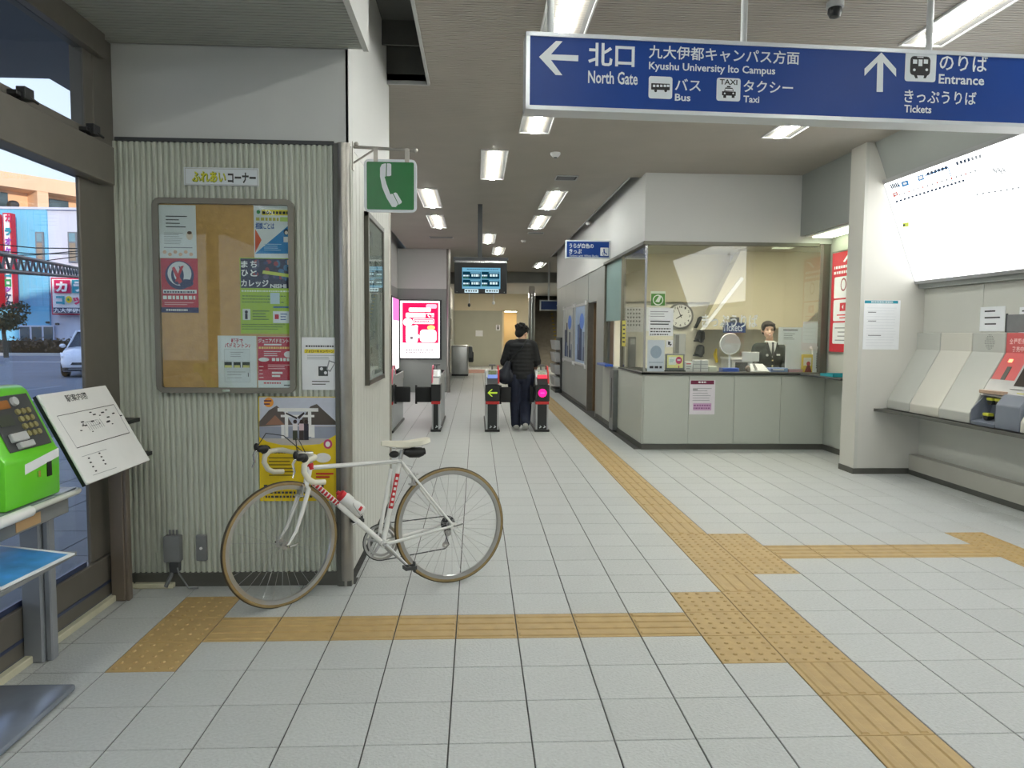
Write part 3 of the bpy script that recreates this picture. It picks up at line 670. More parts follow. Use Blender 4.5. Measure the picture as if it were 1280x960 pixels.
p.lines(GDK,316,387,338,401,4,.3); p.lines(GDK,303,404,360,413,3,.35,dash=True); p.lines(ink(70,110,160),342,382,362,386,1,.5)
p.up().oval(K,308.5,390,2,2); p.rect(K,306.8,392,310.2,399); p.rect(KR,344,393,349,399); p.lines(ink(60,90,150),351,391,360,401,3,.35); p.build('printing', o)
o, p = sheet('notice','white notice titled with red badminton lettering, bottom of the cork board','notice',BP,272,419.5,321.5,486,PAPER)
p.text(ink(196,30,60),'親子で',289,423,304,428.5,bold=.03); p.text(ink(196,30,60),'バドミントン♪',281,428.5,313,434.5,bold=.03); p.rect(ink(206,208,210),280,436,313,478); p.up().rect(ink(226,229,232),280.7,436.7,312.4,477.4).up()
p.lines(GR2,288,439,305,447,3,.25); p.rect(ink(60,66,50),280.5,452.5,290,459.5); p.rect(ink(60,66,50),292,452.5,301,459.5); p.rect(ink(60,66,50),303,452.5,312.5,459.5); p.lines(GR2,284,463,308,474,3,.15); p.rect(BLK,310,466,311,471); p.up(); p.rect(ink(226,220,140),281,456.5,290,459.5); p.rect(ink(226,220,140),293,456.5,300,459.5); p.rect(ink(226,220,140),304,456.5,312,459.5); p.build('printing', o)
o, p = sheet('flyer','crimson flyer for junior badminton with white lettering, bottom right of cork board','flyer',BP,321.8,420.5,366.8,486.5,PAPER)
p.rect(ink(190,26,54),322,421,366.5,475.5).up(); p.text(KW,'ジュニアバドミントン',323,423,365.5,428.5,bold=.03); p.lines(KW,330,429.5,353,432,1,.8); p.lines(ink(244,210,120),323.5,433,365,436.5,1,.8,dash=True,rag=0); p.lines(KW,330,438,352,446,3,.3); p.oval(KW,330,449.5,6.5,2.6); p.oval(ink(246,232,236),361,443,6,4)
p.lines(KW,340,447,364,452,1,.8,dash=True); p.lines(ink(250,200,205),335,455,363,462,3,.35); p.lines(ink(250,220,222),324,456,330,474,4,.2); p.lines(KW,340,464,354,472,2,.6); p.lines(KR,330,477,352,480.5,1,.5,dash=True); p.lines(BLK,355,480,365,483,1,.4); p.build('printing', o)
WP = ('y', 4.206, -1)
o, p = sheet('notice','white notice with yellow campaign band taped on the corrugated wall, right of the board','notice',WP,377,421.5,423.5,487.5,PAPER)
p.lines(BLK,382,431,417,434.5,1,.6,dash=True,rag=0); p.rect(KY,380.5,436.5,418,441.5); p.lines(GR2,384,443,420,450,3,.25); p.rect(ink(60,66,66),398,458,410,470); p.poly(GR2,[(411,450),(419.5,453),(413,465),(408,462)]); p.lines(BLK,390,475,413,482,2,.3)
p.up().text(BLK,'フォローキャンペーン',382,437,417,441,bold=.02); p.oval(PAPER,402,461,2,2); p.oval(PAPER,407,466,2,2); p.poly(KW,[(412,452),(418,454),(412.5,463),(409.5,461.5)]); p.build('printing', o)
# header sign
o, p = sheet('header_sign','white strip sign with yellow and dark hand-lettered words above the notice board','sign',('y',4.206,-1),230,209,323.5,233,SIGNW,th=.006)
p.rect(ink(190,192,190),231,210,322.5,232).up(); p.rect(SIGNW,231.8,210.8,321.7,231.2).up(); p.text(ink(120,140,30),'ふれあい',240.5,214.5,283,228,bold=.05); p.text(ink(60,62,60),'コーナー',285,215.5,320,229,bold=.04); p.up(); p.text(ink(216,214,60),'ふれあい',240.0,213.8,282.5,227.3,bold=.02); p.build('lettering', o)
# travel poster
o, p = sheet('travel_poster','yellow travel poster with torii gate and sea rocks, behind the bicycle handlebar','poster',WP,323,495.5,423,626,ink(236,206,30))
p.rect(ink(196,200,214),324,496.5,422.5,533); p.rect(ink(152,158,176),324,533,422.5,552); p.rect(ink(196,190,184),324,548,422.5,557); p.up()
p.poly(ink(96,86,82),[(324,527),(336,513),(346,507),(356,516),(366,531),(324,533)]); p.poly(ink(88,80,74),[(372,531),(380,520),(388,508),(396,505),(408,516),(420,527),(421,531)]); p.poly(ink(236,206,30),[(324,546),(334,552),(352,556),(370,557),(400,555),(422.5,542),(422.5,560),(324,560)]); p.oval(ink(240,160,60),336,503,6,6)
p.poly(ink(150,110,90),[(332,531),(344,519),(356,531)]); p.up()
p.rect(ink(238,238,236),347,510,398,514.5); p.rect(ink(238,238,236),351,518.5,393,521.5); p.rect(ink(238,238,236),356,514,360.5,546); p.rect(ink(238,238,236),385,514,389.5,546); p.rect(ink(236,236,236),351.5,531,356,548); p.rect(ink(236,236,236),389,531,393.5,547); p.lines(ink(60,40,90),330,499,340,507,2,.4); p.up()
for x, c1, c2 in ((369,(232,226,226),(60,66,50)),(377,(226,200,206),(60,50,50)),(383,(50,44,60),(40,40,50))):
    p.oval(ink(56,40,36),x,527,2.4,2.6); p.rect(ink(*c1),x-3,529.5,x+3,538); p.rect(ink(*c2),x-3,538,x+3,550)
p.poly(ink(50,40,44),[(358,515.5),(372,522),(371,524),(357,517)]); p.poly(ink(50,40,44),[(372,521),(380,515),(381,517),(374,524)])
p.oval(ink(206,70,120),410,555,5.5,6); p.lines(ink(60,58,60),343,563,368,567,1,.8,dash=True,rag=0); p.lines(ink(120,96,20),336,570,372,596,6,.3); p.lines(ink(60,58,60),330,605,408,610,1,.7,dash=True); p.lines(KR,395,590,418,598,2,.5); p.lines(ink(60,58,60),332,613,412,623,2,.5,dash=True)
p.oval(ink(40,44,46),332,562,7,6); p.oval(ink(240,240,236),404,572,10,6); p.up(); p.oval(KW,410,555,3,3.5); p.build('printing', o)
# wall boxes
for (x0,x1,y0,y1), nm, lab, dep in (((208,229,668,700),'junction_box','grey metal junction box with conduit low on the corrugated wall',.05),((246,260,668,700),'switch_plate','small grey outlet plate low on the corrugated wall right of the box',.02)):
    a, b = PY(x0,y0,4.21), PY(x1,y1,4.21); t = thing(nm, lab, 'box', (a.x,4.21,b.z)); quick('cover', MGREY, (a.x,4.21-dep,b.z),(b.x,4.212,a.z), t, .004)
    if dep > .03:
        m = MB()
        for dx in (.025,.045,.065): m.tube([(a.x+dx,4.195,a.z),(a.x+dx,4.195,a.z+.03)],.006)
        m.tube([(a.x+.05,4.18,b.z),(a.x+.04,4.17,b.z-.07),(a.x+.01,4.16,.012)],.012); m.tube([(a.x+.06,4.18,b.z),(a.x+.09,4.15,b.z-.06),(a.x+.15,4.13,.012),(a.x+.2,4.14,.01)],.005)
        m.build('conduit', MGREY, t, smooth=True)
        MB().box((a.x+.03,4.16,b.z-.06),(a.x+.08,4.21,b.z)).build('gland', DGREY, t, bevel=.004)
    else: MB().lathe([(.008,0),(.008,.006)], ((a.x+b.x)/2,4.19,(a.z+b.z)/2), axis=(0,-1,0)).build('socket', WHITE, t)
# framed map on the block's side
t = thing('framed_map', 'tall framed local map on the narrow side of the wall block', 'map', (-.715,5.16,1.12))
ya, yb, za, zb = 4.76, 5.56, 1.12, 2.235
m = MB()
for r in ((ya,yb,za,za+.035),(ya,yb,zb-.035,zb),(ya,ya+.035,za,zb),(yb-.035,yb,za,zb)): m.box((-.7195,r[0],r[2]),(-.69,r[1],r[3]))
m.build('frame', mat('frame_dark_steel', (92,90,82), .35, .5, noise=(8,.05)), t, bevel=.003); quick('map_sheet', mat('map_paper', (206,212,206), .5, noise=(6,.12)), (-.7185,ya+.03,za+.03),(-.705,yb-.03,zb-.03), t)
p = Print((-.704,0,0),(0,1,0),(0,0,1)); rg = random.Random(5)
for k in range(26):
    y_, z_ = ya+.06+rg.random()*.6, za+.06+rg.random()*.95
    p.rect(ink(*rg.choice([(120,126,120),(90,96,96),(160,180,160),(150,160,180)])), y_, z_, y_+.02+rg.random()*.1, z_+.004+rg.random()*.05, False)
p.build('map_lines', t); quick('glass', GLASS, (-.697,ya+.03,za+.03),(-.695,yb-.03,zb-.03), t)
# ================================================================== PUBLIC PHONE, TABLE, STAND
LIME = mat('lime_plastic', (104,206,40), .3, noise=(12,.03), coat=.3)
t = thing('phone_table', 'grey steel telephone shelf table with rounded white front edge by the window', 'table', (-1.87,3.1,0))
TX0, TX1, TY0, TY1, TZ = -1.975, -1.74, 2.15, 3.29, .775
quick('table_top', mat('table_top', (150,158,158), .25, noise=(8,.04)), (TX0,TY0,TZ-.02),(TX1-.02,TY1-.02,TZ), t)
m = MB().tube([(TX0,TY1-.01,TZ-.012),(TX1-.03,TY1-.01,TZ-.012),(TX1-.008,TY1-.02,TZ-.012),(TX1,TY1-.045,TZ-.012),(TX1,TY0+.2,TZ-.012)], .012, n=10); m.build('edge_rail', mat('rail_pale', (206,208,200), .4, noise=(9,.03)), t, smooth=True)
m = MB().tube([(TX1+.004,2.90,TZ-.014),(TX1+.004,TY0,TZ-.014)], .021, n=12); m.build('corner_bumper', WHITE, t, smooth=True)
quick('apron', MGREY, (TX0+.02,TY0,TZ-.10),(TX1-.03,TY1-.06,TZ-.022), t, .004)
quick('maker_plate', mat('plate_tan', (186,150,106), .5, noise=(9,.05)), (TX1-.031,2.86,TZ-.09),(TX1-.028,3.02,TZ-.045), t)
for yy in (3.225, 2.17): m = MB().box((-1.985,yy,0),(-1.90,yy+.09,TZ-.1)).box((-1.90,yy+.02,0),(-1.87,yy+.07,TZ-.1)); m.build('leg', mat('leg_grey', (146,150,156), .4, .2, noise=(5,.08)), t, bevel=.006)
t0_ = t
t = thing('public_phone', 'bright green public card telephone standing on the shelf table', 'telephone', (-1.87,3.0,TZ))
ya, yb = 2.80, 3.165; pr = [(-1.975,TZ+.002),(-1.765,TZ+.002),(-1.762,TZ+.19),(-1.775,TZ+.205),(-1.885,TZ+.44),(-1.91,TZ+.462),(-1.975,TZ+.462)]
m = MB().prism([(x,ya,z) for x, z in pr], (0,yb-ya,0)); m.build('body', LIME, t, bevel=.012, seg=2, smooth=True)
nA = Vector((.235,0,.11)).normalized(); uA = Vector((0,1,0)); vA = Vector((-.11,0,.235)).normalized(); oA = Vector((-1.775,ya,TZ+.205))+nA*.001
def sl(m, y0, y1, s0, s1, h0, h1):
    P_ = lambda y, s, h: oA+uA*y+vA*s+nA*h
    return m.hexa([P_(y0,s0,h0),P_(y1,s0,h0),P_(y1,s1,h0),P_(y0,s1,h0),P_(y0,s0,h1),P_(y1,s0,h1),P_(y1,s1,h1),P_(y0,s1,h1)])
W_ = yb-ya
sl(MB(), .06, W_-.03, .015, .245, 0, .004).build('keypad_panel', DGREY, t, bevel=.002)
sl(MB(), .075, .19, .19, .225, .004, .007).build('display', mat('display_amber', (150,96,50), .25, noise=(12,.1)), t)
sl(MB(), .08, .17, .12, .165, .004, .006).build('instruction_panel', mat('panel_olive', (60,66,56), .4, noise=(12,.08)), t)
sl(sl(MB(), .09, .19, .05, .085, .004, .02), .11, .20, .02, .045, .004, .024).build('card_slot', LGREY, t, bevel=.003)
m = MB()
for k in range(4):
    for j in range(3):
        c_ = oA+uA*(.215+j*.035)+vA*(.17-k*.032)+nA*.004; m.lathe([(.013,0),(.012,.008),(.0,.009)], c_, axis=nA, n=10)
m.build('buttons', mat('button_brass', (176,168,120), .3, .6, noise=(9,.04)), t, smooth=True)
MB().lathe([(.02,0),(.018,.012),(0,.014)], oA+uA*.225+vA*.215+nA*.004, axis=nA, n=16).build('dial', LGREY, t, smooth=True)
quick('key_slot', BLACK, (-1.764,ya+.265,TZ+.09),(-1.759,ya+.295,TZ+.15), t); quick('lock', CHROME, (-1.764,ya+.20,TZ+.10),(-1.758,ya+.215,TZ+.125), t)
MB().hexa([(-1.762,ya+.12,TZ+.125),(-1.760,ya+.35,TZ+.16),(-1.764,ya+.35,TZ+.16),(-1.766,ya+.12,TZ+.125),(-1.762,ya+.12,TZ+.165),(-1.760,ya+.35,TZ+.195),(-1.764,ya+.35,TZ+.195),(-1.766,ya+.12,TZ+.165)]).build('sticker', PAPER, t)
m = MB().tube([(-1.93,ya-.02,TZ+.40),(-1.90,ya-.02,TZ+.30),(-1.90,ya-.02,TZ+.12)], .02, n=12); m.ell((-1.90,ya-.015,TZ+.41),(.03,.025,.045)).ell((-1.89,ya-.015,TZ+.09),(.03,.025,.045)); m.build('handset', LIME, t, smooth=True)
# blue leaflets on lower shelf
quick('lower_shelf', MGREY, (-1.98,2.30,.555),(-1.62,3.0,.57), t0_)
t = thing('leaflets', 'pile of blue leaflets spread on the shelf below the green telephone', 'leaflets', (-1.8,2.95,.572))
m = MB().hexa([(-1.97,2.54,.572),(-1.63,2.54,.572),(-1.60,2.95,.572),(-1.93,3.0,.572),(-1.97,2.54,.60),(-1.63,2.54,.578),(-1.60,2.95,.578),(-1.93,3.0,.60)]); m.build('paper_stack', PAPER, t)
m = MB().add([(-1.97,2.55,.6015),(-1.64,2.56,.5795),(-1.615,2.93,.5795),(-1.93,2.98,.6015)], [(0,1,2,3)]); m.build('leaflet_cover', mat('leaflet_blue', (60,140,200), .4, noise=(9,.35)), t)
# steel plate on the floor
t = thing('floor_plate', 'brushed steel base plate lying on the floor in the left corner', 'base plate', (-1.85,2.7,0))
MB().box((-2.0,2.3,.006),(-1.62,2.965,.035)).build('plate', mat('steel_sky_tint', (136,144,158), .22, .35, noise=(6,.1)), t, bevel=.012, seg=2, smooth=True)  # blue-grey base colour stands in for sky reflected in the steel
MB().box((-1.99,2.31,0),(-1.635,2.955,.008)).build('foot', BLACK, t)
# map stand
t = thing('map_stand', 'white tilted area map panel on a dark grey steel post by the window', 'map stand', (-1.9,3.98,0))
MB().box((-1.968,3.97,0),(-1.895,4.02,.95)).box((-1.895,3.975,0),(-1.875,4.015,.95)).build('post', mat('post_bronze', (130,118,106), .4, .35, noise=(6,.06)), t, bevel=.004)
c = [onp(47,493,(-1.9,0,0),Vector((1,0,0))), PX(132,482,-1.9), PX(187,574,-1.68), PX(110,606,-1.68)]
TL, TR = Vector((-1.9,3.257,1.185)), Vector((-1.9,3.84,1.185)); BL, BR = Vector((-1.68,3.218,.80)), Vector((-1.68,3.825,.80))
uu = Vector((0,1,0)); vv = (TL-BL); vv.y = 0; vv.normalize(); nn = uu.cross(vv)
if nn.dot(CAM-TL) < 0: nn = -nn
q = [BL,BR,TR,TL]
MB().prism([p_-nn*.012 for p_ in q], nn*.012).build('panel', WHITE, t, bevel=.003)
MB().prism([p_-nn*.013 for p_ in q], -nn*.014).build('panel_edge', BLACK, t)
MB().box((-1.93,3.70,.98),(-1.80,3.99,1.0)).box((-1.93,3.70,.80),(-1.74,3.99,.82)).box((-1.90,3.80,.9),(-1.885,4.06,.93)).build('bracket', BLACK, t)
p = Print(BL,uu,vv)
zz = lambda zx, zy: (zx*.1772, 470+zy*.1770)
p.text(K,'駅案内図',*zz(478,132),*zz(640,185),bold=.01)
p.poly(K,[zz(400,283),zz(800,200),zz(801,204),zz(400,287)]); p.poly(K,[zz(540,507),zz(912,398),zz(914,403),zz(541,512)]); p.poly(GR2,[zz(575,570),zz(750,515),zz(751,518),zz(576,573)]); p.poly(GR2,[zz(655,700),zz(820,645),zz(821,648),zz(656,703)])
p.poly(GR2,[zz(400,285),zz(403,285),zz(543,510),zz(540,510)]); p.poly(GR2,[zz(800,202),zz(803,202),zz(914,400),zz(911,400)])
for k in range(8):
    a_ = zz(600+k%3*9, 320); p.poly(GR2,[zz(600+k*14,330-k*4),zz(603+k*14,330-k*4),zz(640+k*14,385-k*4),zz(637+k*14,385-k*4)])
p.poly(GR2,[zz(600,325),zz(680,308),zz(681,311),zz(601,328)]); p.poly(GR2,[zz(640,352),zz(700,338),zz(701,341),zz(641,355)])
rg = random.Random(9)
for k in range(20):
    x_, y_ = 560+rg.random()*320, 225+rg.random()*190-0
    y_ = 250+(x_-560)*-.1+rg.random()*150; a_ = zz(x_,y_); p.rect(BLK,a_[0],a_[1],a_[0]+2+rg.random()*3,a_[1]+.7)
for k in range(8):
    a_ = zz(610+(k%4)*16+rg.random()*8,580+(k%4)*30); b_ = zz(690+(k%4)*14,545+(k%4)*25); p.rect(BLK,a_[0],a_[1],a_[0]+3,a_[1]+.8); p.rect(BLK,b_[0],b_[1],b_[0]+3,b_[1]+.8)
p.build('map_print', t)
# ================================================================== BICYCLE
BW = mat('bike_white', (236,236,232), .22, noise=(9,.02), coat=.4); TYR = mat('tan_tyre', (148,126,84), .6, noise=(30,.12)); TREAD = mat('tyre_tread', (66,58,44), .7, noise=(30,.1))
ALU = mat('alloy', (190,190,190), .28, .9, noise=(12,.04)); RED = mat('decal_red', (196,36,44), .4, noise=(12,.04)); IVORY = mat('saddle_ivory', (226,222,204), .35, noise=(12,.04))
bk = thing('bicycle', 'white racing bicycle with tan tyres leaning in front of the corrugated wall', 'bicycle', (-.137,4.232,0))
yw = math.radians(21.5); lean = .10
Hd = Vector((-math.cos(yw), -math.sin(yw), 0)); N3 = Vector((-math.sin(yw), math.cos(yw), 0)); U3 = (math.cos(lean)*Vector((0,0,1))+math.sin(lean)*N3)
# local axes: x forward, z up, y = z cross x (toward the viewer's side)
Yl = U3.cross(Hd)
Mx = Matrix.Identity(4)
for i in range(3): Mx[i][0], Mx[i][1], Mx[i][2], Mx[i][3] = Hd[i], Yl[i], U3[i], (-.137,4.232,0)[i]
bk.matrix_world = Mx
def part(m, name, mt, parent=None, smooth=True, bevel=0): return m.build(name, mt, parent or bk, smooth=smooth, local=True, bevel=bevel)
RH = Vector((0,0,.338)); BB = Vector((.406,0,.272)); SC = Vector((.292,0,.742)); HT = Vector((.797,0,.748)); HB = Vector((.818,0,.655))
side = 1   # +y is the viewer's side (left side of the bicycle, no chain)
m = MB()
m.tube([SC, BB], .0143, n=14); m.tube([HT-Vector((0,0,.02)), SC-Vector((0,0,.012))], .013, n=14); m.tube([HB+Vector((-.003,0,.02)), BB], .0155, n=14)
m.tube([HT, HB], .0175, n=14); m.tube([BB-Vector((0,.035,0)), BB+Vector((0,.035,0))], .02, n=16)
for s in (1, -1):
    m.tube([SC+Vector((-.004,s*.014,-.012)), SC+Vector((-.05,s*.032,-.08)), RH+Vector((.01,s*.062,.012))], [.0085,.0085,.0065], n=10)
    m.tube([BB+Vector((-.02,s*.028,0)), BB+Vector((-.14,s*.045,.022)), RH+Vector((.01,s*.062,0))], [.011,.010,.007], n=10)
    m.box(RH+Vector((-.015,s*.060,-.018)), RH+Vector((.02,s*.066,.02)))
m.tube([SC+Vector((-.06,-.035,-.095)), SC+Vector((-.06,.035,-.095))], .005, n=8)
frame = part(m, 'frame', BW)
# frame lettering: red dashes and panel
m = MB(); d1 = (BB-HB).normalized()
def dec(m, a, b, lo, hi, rad, ang0, ang1, n=6):
    t = (b-a).normalized(); u = Vector((0,1,0)); w = t.cross(u); P = []
    for e_ in (lo, hi):
        for k in range(n): q_ = math.radians(ang0+(ang1-ang0)*k/(n-1)); P.append(a+t*e_+rad*(math.cos(q_)*u+math.sin(q_)*w))
    m.add(P, [(k,k+1,n+k+1,n+k) for k in range(n-1)])
for k in range(9): dec(m, HB+Vector((-.003,0,.02)), BB, .045+k*.021, .058+k*.021, .0161, -50, 50)
dec(m, BB, SC, .20, .40, .0149, -60, 60)
part(m, 'red_decal', RED, frame)
m = MB()
for k in range(6): dec(m, BB, SC, .215+k*.03, .231+k*.03, .0153, -28, 28)
part(m, 'white_letter_marks', BW, frame)
m = MB().tube([HT+Vector((.003,.0,.004)), HT+Vector((-.002,0,.0))+Vector((0,0,-.03))], .0192, n=14); part(m, 'head_badge', RED, frame)
# pump along the seat tube, bottle cage
m = MB().tube([BB+Vector((.018,.0,.06)), SC+Vector((.055,0,-.05))], .0115, n=12); part(m, 'frame_pump', BW)
# steering assembly
ax0, ax1 = Vector((.818,0,.655)), Vector((.797,0,.748)); kax = (ax1-ax0).normalized(); SR = Matrix.Rotation(math.radians(23), 4, kax)
def ST(p): return ax0+(SR.to_3x3() @ (Vector(p)-ax0))
FH = Vector((.963,0,.334))
m = MB(); m.tube([ST(HB+Vector((0,0,0))), ST(HB+(HB-HT).normalized()*.03)], .0165, n=12)
cr_ = HB+(HB-HT).normalized()*.03
for s in (1, -1):
    pts = [cr_+Vector((0,s*.012,.004)), cr_+Vector((.004,s*.038,-.006)), cr_+Vector((.045,s*.045,-.12)), cr_+Vector((.085,s*.05,-.22)), FH+Vector((0,s*.052,0))]
    m.tube([ST(p) for p in pts], [.011,.013,.0115,.009,.006], n=10)
fork = part(m, 'fork', BW)
def wheel(C, xf, nm):
    R = .338; m = MB(); A = [2*math.pi*k/72 for k in range(72)]
    circ = lambda r, y: [xf(C+Vector((r*math.cos(a), y, r*math.sin(a)))) for a in A]
    nrm = (xf(C+Vector((0,1,0)))-xf(C)).normalized()
    def ring(m, prof):
        vs = []; n = len(prof)
        for r, y in prof: vs += circ(r, y)
        m.add(vs, [(i*72+k, i*72+(k+1)%72, ((i+1)%n)*72+(k+1)%72, ((i+1)%n)*72+k) for i in range(n) for k in range(72)])
        return m
    w = part(ring(MB(), [(.298,-.009),(.318,-.0105),(.322,-.006),(.322,.006),(.318,.0105),(.298,.009),(.294,0)]), nm, ALU)
    tp = [(.317,-.010),(.326,-.0125),(.333,-.010),(.333,.010),(.326,.0125),(.317,.010)]
    part(ring(MB(), tp), 'tyre', TYR, w); part(ring(MB(), [(.3325,-.0102),(.337,-.007),(.3392,0),(.337,.007),(.3325,.0102)]), 'tread', TREAD, w)
    m = MB().tube([xf(C+Vector((0,-.05,0))), xf(C+Vector((0,.05,0)))], .006, n=10)
    m.tube([xf(C+Vector((0,-.032,0))), xf(C+Vector((0,.032,0)))], .011, n=12)
    for y in (-.03,.03): m.tube([xf(C+Vector((0,y-.0015,0))), xf(C+Vector((0,y+.0015,0)))], .021, n=16)
    part(m, 'hub', ALU, w)
    for k in range(32):
        a = 2*math.pi*k/32; s = 1 if k % 2 else -1; b = a+(.42 if (k//2) % 2 else -.42)
        part(MB().tube([xf(C+Vector((.02*math.cos(b*1.0+s), s*.03, .02*math.sin(b+s)))), xf(C+Vector((.298*math.cos(a), 0, .298*math.sin(a))))], .0011, n=3, cap=False), 'spoke', ALU, w, smooth=False)
    return w
wheel(Vector((0,0,.338)), lambda p: p, 'rear_wheel'); wheel(FH, ST, 'front_wheel')
# stem and handlebar with bar tape, levers
m = MB(); q0 = HT+(HT-HB).normalized()*.02; q1 = q0+(HT-HB).normalized()*.035; q2 = q1+Vector((.085,0,.012))
m.tube([ST(HT), ST(q1)], .0115, n=12); m.tube([ST(q1+Vector((0,0,.004))), ST(q2)], .0115, n=12); m.tube([ST(q2+Vector((0,-.022,0))), ST(q2+Vector((0,.022,0)))], .016, n=12); part(m, 'stem', ALU)
m = MB()
for s in (1, -1):
    P = [(0,.0,0),(0,.10,0),(.002,.165,0),(.02,.19,-.002),(.06,.20,-.006),(.085,.203,-.03),(.088,.206,-.065),(.065,.208,-.105),(.03,.21,-.125),(-.03,.212,-.13)]
    m.tube([ST(q2+Vector((x,s*y,z))) for x, y, z in P], [.012,.0125]+[.0145]*8, n=10)
hb = part(m, 'handlebar', IVORY)
for s in (1, -1):
    m = MB(); c = q2+Vector((.105,s*.204,.012)); m.ell(ST(c), (.034,.017,.02), rot=SR.to_3x3()); m.ell(ST(c+Vector((.03,0,.012))), (.014,.014,.022), rot=SR.to_3x3()); m.ell(ST(c+Vector((-.02,0,-.006))), (.022,.016,.024), rot=SR.to_3x3())
    h_ = part(m, 'brake_hood', BLACK)
    m = MB().tube([ST(c+Vector((.03,0,-.004))), ST(c+Vector((.045,0,-.03))), ST(c+Vector((.038,s*.004,-.07))), ST(c+Vector((.05,s*.008,-.10)))], [.008,.0065,.006,.004], n=8); part(m, 'brake_lever', CHROME, h_)
    m = MB().tube([ST(c+Vector((.02,0,.02))), ST(c+Vector((.0,-s*.05,.09))), ST(c+Vector((-.06,-s*.13,.08))), (ST(c+Vector((-.15,-s*.2,-.02))))], .0025, n=6); part(m, 'cable', BLACK, h_)
# brakes
for nm, C_, xf in (('front_brake', HB+Vector((.03,0,-.022)), ST), ('rear_brake', SC+Vector((-.085,0,-.10)), lambda p: p)):
    m = MB()
    for s in (1, -1): m.tube([xf(C_+Vector((0,0,.012))), xf(C_+Vector((.006,s*.028,.0))), xf(C_+Vector((.012,s*.026,-.045)))], [.006,.0055,.004], n=8); m.box(*[tuple(xf(C_+Vector(v))) for v in ((.0,s*.018-.003,-.055),(.035,s*.018+.003,-.044))])
    m.tube([xf(C_+Vector((-.02,0,.008))), xf(C_+Vector((.02,0,.008)))], .006, n=8); part(m, nm, ALU)
m = MB().tube([HT+Vector((-.02,.012,-.03)), HT+Vector((-.25,.016,-.025)), SC+Vector((.03,.014,-.01)), SC+Vector((-.07,.01,-.05))], .0025, n=6); part(m, 'brake_cable', LGREY)
# seat post, saddle, bag
m = MB().tube([SC, SC+(SC-BB).normalized()*.055], .0125, n=12); m.box(SC+Vector((-.04,-.012,.06)), SC+Vector((.02,.012,.072)))
for s in (1, -1): m.tube([SC+Vector((-.11,s*.022,.085)), SC+Vector((-.05,s*.022,.064)), SC+Vector((.03,s*.02,.064)), SC+Vector((.10,s*.008,.085))], .0035, n=8)
part(m, 'seat_post', ALU)
m = MB(); sec = [(-.168,.055,.118,.012),(-.15,.070,.118,.024),(-.10,.068,.112,.034),(-.04,.042,.106,.034),(.03,.024,.108,.030),(.08,.019,.112,.024),(.108,.014,.110,.014)]
vs = []; n = 14
for x, w, zt, h in sec:
    for k in range(n):
        a = 2*math.pi*k/n; vs.append((SC.x-.0+x+.0, w*math.cos(a), SC.z+zt-h*.5+h*.5*math.sin(a)-(.02*abs(math.cos(a))**2 if math.sin(a) <= .2 else 0)))
m.add(vs, [(i*n+k,i*n+(k+1)%n,(i+1)*n+(k+1)%n,(i+1)*n+k) for i in range(len(sec)-1) for k in range(n)]+[tuple(range(n)), tuple((len(sec)-1)*n+k for k in range(n))])
part(m, 'saddle', IVORY)
m = MB(); m.tube([SC+Vector((-.02,0,.045)), SC+Vector((-.06,0,.035)), SC+Vector((-.11,0,.032)), SC+Vector((-.135,0,.036))], [.018,.034,.034,.028], n=14, sq=.9); m.tube([SC+Vector((-.128,0,.036)), SC+Vector((-.148,0,.038))], .020, n=12)
m.ell(SC+Vector((.035,0,.03)), (.03,.018,.02)); part(m, 'saddle_bag', BLACK)
# drivetrain on the far side
cs = -1; m = MB(); CC = BB+Vector((0,cs*.045,0))
def annul(m, c, r0, r1, th, n=40):
    vs = []
    for r, y in ((r0,-th),(r1,-th),(r1,th),(r0,th)): vs += [c+Vector((r*math.cos(2*math.pi*k/n), y, r*math.sin(2*math.pi*k/n))) for k in range(n)]
    return m.add(vs, [(i*n+k,i*n+(k+1)%n,((i+1)%4)*n+(k+1)%n,((i+1)%4)*n+k) for i in range(4) for k in range(n)])
annul(m, CC, .088, .105, .0015); annul(m, CC+Vector((0,.008,0)), .066, .080, .0015)
for k in range(5): a = 2*math.pi*k/5+.3; m.tube([CC, CC+Vector((.094*math.cos(a),0,.094*math.sin(a)))], [.010,.006], n=8)
cg = part(m, 'chainring', ALU)
for s, dx, dz in ((1,-.115,-.125),(-1,.115,.125)):
    m = MB().tube([BB+Vector((0,s*.03,0)), BB+Vector((0,s*.06,0)), ], .013, n=12); m.tube([BB+Vector((0,s*.058,0)), BB+Vector((dx,s*.072,dz))], [.0125,.009], n=10); ck = part(m, 'crank_arm', ALU)
    e_ = BB+Vector((dx,s*.072,dz)); m = MB().tube([e_, e_+Vector((0,s*.09,0))], .006, n=8)
    for xx in (-.028,.028): m.box(e_+Vector((xx-.004,s*.02,-.010)), e_+Vector((xx+.004,s*.09,.010)))
    for yy in (.02,.086): m.box(e_+Vector((-.03,s*yy,-.009)), e_+Vector((.03,s*(yy+.006),.009)))
    m.box(e_+Vector((-.03,s*.04,-.03)), e_+Vector((-.022,s*.07,.03))); part(m, 'pedal', DGREY, ck, bevel=0)
m = MB(); rc = RH+Vector((0,cs*.045,0))
for r, y in ((.045,0),(.040,.006),(.034,.012),(.029,.018)): annul(m, rc+Vector((0,y,0)), .016, r, .0012, 24)
part(m, 'sprockets', DGREY)
J = rc+Vector((-.0,0,-.055)); T2 = rc+Vector((-.0+.02,0,-.125)); m = MB()
for c_ in (J, T2): annul(m, c_, .006, .020, .002, 16)
m.tube([J+Vector((0,-.008,0)), T2+Vector((0,-.008,0))], .007, n=8); m.tube([rc+Vector((0,-.01,0)), J+Vector((.015,-.014,0))], .011, n=8); part(m, 'rear_derailleur', ALU)
m = MB(); ch = []
